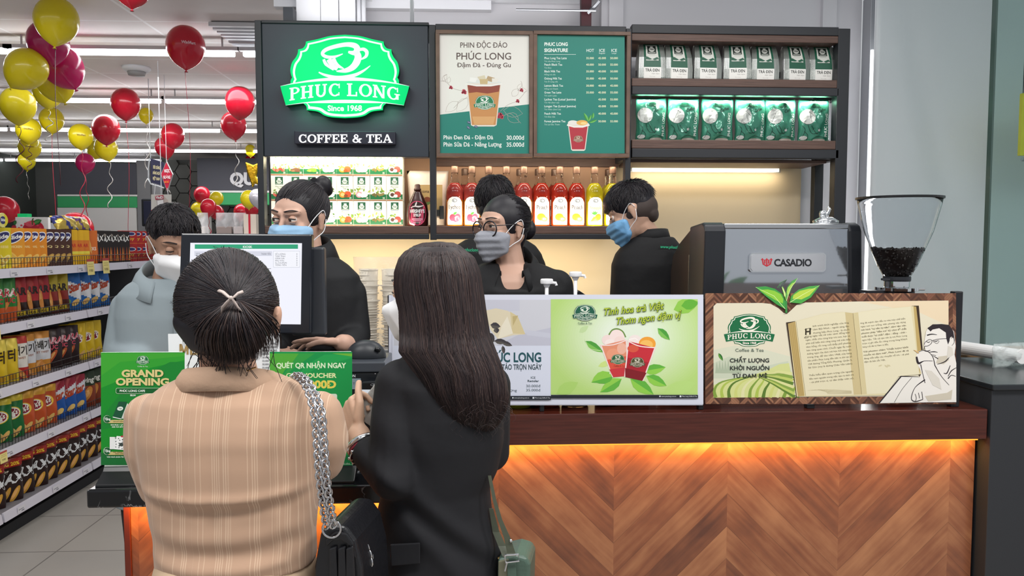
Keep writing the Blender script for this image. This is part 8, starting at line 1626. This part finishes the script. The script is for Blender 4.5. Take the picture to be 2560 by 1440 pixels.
# big printed round balloons on the far side of the shelving
for px, py, d, lb, txt in ((10, 525, 66, 'big round red balloon behind the yellow chip cans', False), (189, 572, 80, 'big round red printed balloon above the brown snack boxes', True)):
    Y = .42 * F / d; c = W(px, py, Y); t = thing('round_balloon', lb, 'balloon', c); m = M(); m.ball((0, 0, 0), .21, None, 32, 20); m.obj('balloon_skin', BMAT['red'], t, smooth=True, world=False)
    if txt: A = Art(lambda x, y, h: Vector((x, -math.sqrt(max(.0001, .21 ** 2 - x * x - y * y)) - h, -y)), .003); A.text('WinMart+', -.0, .08, .035, '#f0d8dc', .02, 'c', rot=-20); A.curve([(-.15, -.02), (-.05, -.08), (.08, -.07), (.17, .0)], .006, '#e6a8b0'); A.obj('printed_name', t, False)
    m = M(); m.tube([(0, 0, -.2), (0, 0, -c.z)], .006, 8); m.obj('stand_stick', mat('stick_white', '#d9d9da', .5), t, world=False)
# balloon cluster by the shelf post
for i, (px, py, d, D, col, lb) in enumerate(((505, 487, 38, .27, 'red', 'red balloon at the top of the low cluster beside the tiled wall'), (541, 496, 33, .22, 'yellow', 'yellow balloon at the top of the low cluster'), (497, 525, 38, .27, 'yellow', 'yellow balloon at the lower edge of the low cluster'), (521, 518, 38, .24, 'red', 'red balloon in the middle front of the low cluster'), (542, 531, 34, .22, 'red', 'red balloon at the lower right of the low cluster'),
          (604, 530, 38, .27, 'red', 'red balloon beside the shelf post, under the pale one'), (630, 522, 34, .22, 'red', 'red balloon half hidden by the shelf post'), (622, 497, 40, .25, 'yellow', 'yellow balloon beside the shelf post above the red pair'), (644, 494, 40, .23, 'silver', 'pale silver balloon cut off by the shelf post'), (626, 402, 26, .25, 'red', 'small red balloon tucked behind the gold star balloon'))):
    b_ = balloon(px, py, d, D, col, lb, 'red' if i in (3, 5) else None, .45, [.1, .2, .5, 0, -.4, .2, 0, 0, 0, 0][i], True, 'balloons tied beside the shelf post')
Y = 11; m = M(); pts = [(612, 404), (632, 412), (650, 404), (646, 420), (640, 440), (652, 466), (636, 458), (630, 470), (624, 450), (616, 428)]; m.prism([W(x, y, Y) for x, y in pts][::-1], (0, .06, 0)); gs = m.obj('star_balloon', mat('gold_foil', '#c2a02a', .18, .9, bump=.3, bscale=25), bevel=.02, seg=3); tag(gs, 'shiny gold star foil balloon beside the shelf post', 'balloon')
# ---- hanging store signs
Y = 8.2; h1 = thing('hanging_sign', 'dark blue hanging sign with gold lettering in a clear case beside the red diamond', 'hanging sign', W(398, 430, Y))
m = M(); m.prism([W(x, y, Y + .1 * (x > 390)) for x, y in ((376, 396), (410, 406), (412, 466), (378, 456))][::-1], (0, .02, 0)); m.obj('sign_plate', mat('sign_navy', '#2f2f4a', .35), h1)
A = Art(flat(Y - .004), .003)
for i, t_ in enumerate(('TIÊU DÙNG', 'HÀNG HOÁ', 'VIỆT NAM')): A.text(t_, 382, 421 + i * 14, 7.5, '#d8cda0', .03, w=18, rot=8)
A.obj('lettering', h1); m = M(); cs_ = [W(x, y, Y - .02) for x, y in ((374, 396), (371, 420), (371, 446), (377, 460), (410, 470))]; m.tube(cs_, .008, 6); m.tube([W(376, 396, Y), W(376, 396, Y) + Vector((0, 0, 3.25 - W(376, 396, Y).z))], .004, 5); m.obj('clear_case', mat('acrylic_edge', '#c9ced2', .1, trans=.5), h1)
Y = 8.0; h2 = thing('hanging_sign', 'red diamond-shaped hanging sign with white letters under the red balloon pair', 'hanging sign', W(417, 440, Y))
m = M(); m.prism([W(x, y, Y) for x, y in ((416, 403), (432, 436), (418, 480), (402, 436))][::-1], (0, .02, 0)); m.obj('sign_plate', mat('sign_silver', '#b9b5b5', .3, .4), h2); A = Art(flat(Y - .002), .003); A.poly([(416, 406), (403.5, 436), (418, 477), (430.5, 436)], '#c2203f'); A.text('NGỌC', 411, 431, 8, '#efe6e8', .04, w=14); A.text('NƯỚNG', 409, 447, 8, '#efe6e8', .04, w=18); A.text('GIÁ RẺ', 412, 457, 4, '#e9a030', .03, w=11); A.obj('lettering', h2)
m = M(); m.tube([W(416, 403, Y), W(416, 403, Y) + Vector((0, 0, 3.25 - W(416, 403, Y).z))], .003, 5); m.obj('hanging_wire', WHT, h2)
Y = 7.4; h3 = thing('hanging_sign', 'white and red hanging card with a phone picture above the man in grey', 'hanging sign', W(403, 510, Y)); p, q = W(378, 486, Y), W(429, 554, Y); box('card', p.x, q.x, Y, Y + .006, q.z, p.z, mat('card_white', '#e6e8ea', .4), h3, 0)
A = Art(flat(Y - .002), .002); A.rect(378, 486, 429, 554, '#d5d3cc'); A.poly([(405, 486), (420, 500), (428, 525), (410, 525)], '#c9bdb4'); A.rect(378, 525, 429, 554, '#c43548'); A.poly([(392, 500), (410, 498), (412, 522), (395, 524)], '#b5a8a8'); A.poly([(394, 502), (409, 500), (411, 521), (396, 522)], '#efefef'); A.poly([(389, 490), (410, 488), (410, 498), (390, 500)], '#b3304a'); A.text('VinID', 391, 497, 6.5, '#f2eef0', .04, w=18); A.text('ĐI VINMART', 383, 536, 5.5, '#f2e6e8', .03, w=40); A.text('TÍCH ĐIỂM', 383, 543, 5.5, '#f2e6e8', .03, w=34); A.obj('printed_card', h3)
m = M(); m.tube([W(386, 486, Y), W(388, 462, Y)], .003, 5); m.tube([W(420, 486, Y), W(418, 470, Y)], .003, 5); m.obj('hanging_wire', WHT, h3)
p = W(403, 470, Y); m = M(); m.tube([(p.x, Y, p.z), (p.x, Y, 3.25)], .004, 6); m.obj('hanging_rod', WHT, h3)
# ---- wrapped gift baskets behind the man in grey
Y = 9.5
gt = thing('display_table', 'low white display table behind the man in grey', 'table', (W(560, 600, Y).x, Y, 0)); p, q = W(485, 573, Y), W(650, 640, Y); box('table_top', p.x, q.x, Y - .3, Y + .4, W(500, 585, Y).z - .04, W(500, 585, Y).z, mat('table_white', '#cfcfd2', .5), gt); zt9 = W(500, 585, Y).z
for x in (p.x + .05, q.x - .05): box('leg', x - .03, x + .03, Y - .2, Y + .3, 0, zt9 - .04, mat('table_white', '#cfcfd2', .5), gt)
for px, w_, c, lb in ((507, 26, '#d8d4d0', 'white wrapped gift basket under the low balloon cluster'), (565, 48, '#8a7d78', 'dark cellophane-wrapped gift basket on the display table'), (600, 30, '#b9b0ae', 'grey cellophane-wrapped gift basket beside the red-ribboned box')):
    p = W(px, 570, Y); g = thing('gift_basket', lb, 'gift basket', (p.x, Y, zt9)); wm = w_ * PXS(Y); box('basket', p.x - wm * .38, p.x + wm * .38, Y - .08, Y + .08, zt9, zt9 + .09, mat('basket_' + c, c, .6), g, .01)
    f = pillow(wm, .26, .16, crumple=.02, seed=px); pm = pillow_mesh(f, 12, 12, mt=mat('cellophane', '#e4e4e6', .08, alpha=.35, bump=.8, bscale=20)); pm.v = [(a + p.x, b_ + Y, c_ + zt9) for a, b_, c_ in pm.v]; pm.obj('cellophane_wrap', None, g, smooth=True)
p = W(628, 565, Y); g = thing('gift_box', 'cream gift box tied with a red ribbon beside the shelf post', 'gift box', (p.x, Y, zt9)); box('carton', p.x - .07, p.x + .08, Y - .07, Y + .07, zt9, zt9 + .24, mat('gift_cream', '#dccfc0', .5), g); box('ribbon', p.x - .012, p.x + .012, Y - .073, Y - .0705, zt9, zt9 + .24, mat('ribbon_bright', '#c42038', .4), g, 0)
bpy.data.scenes.remove(TMP)
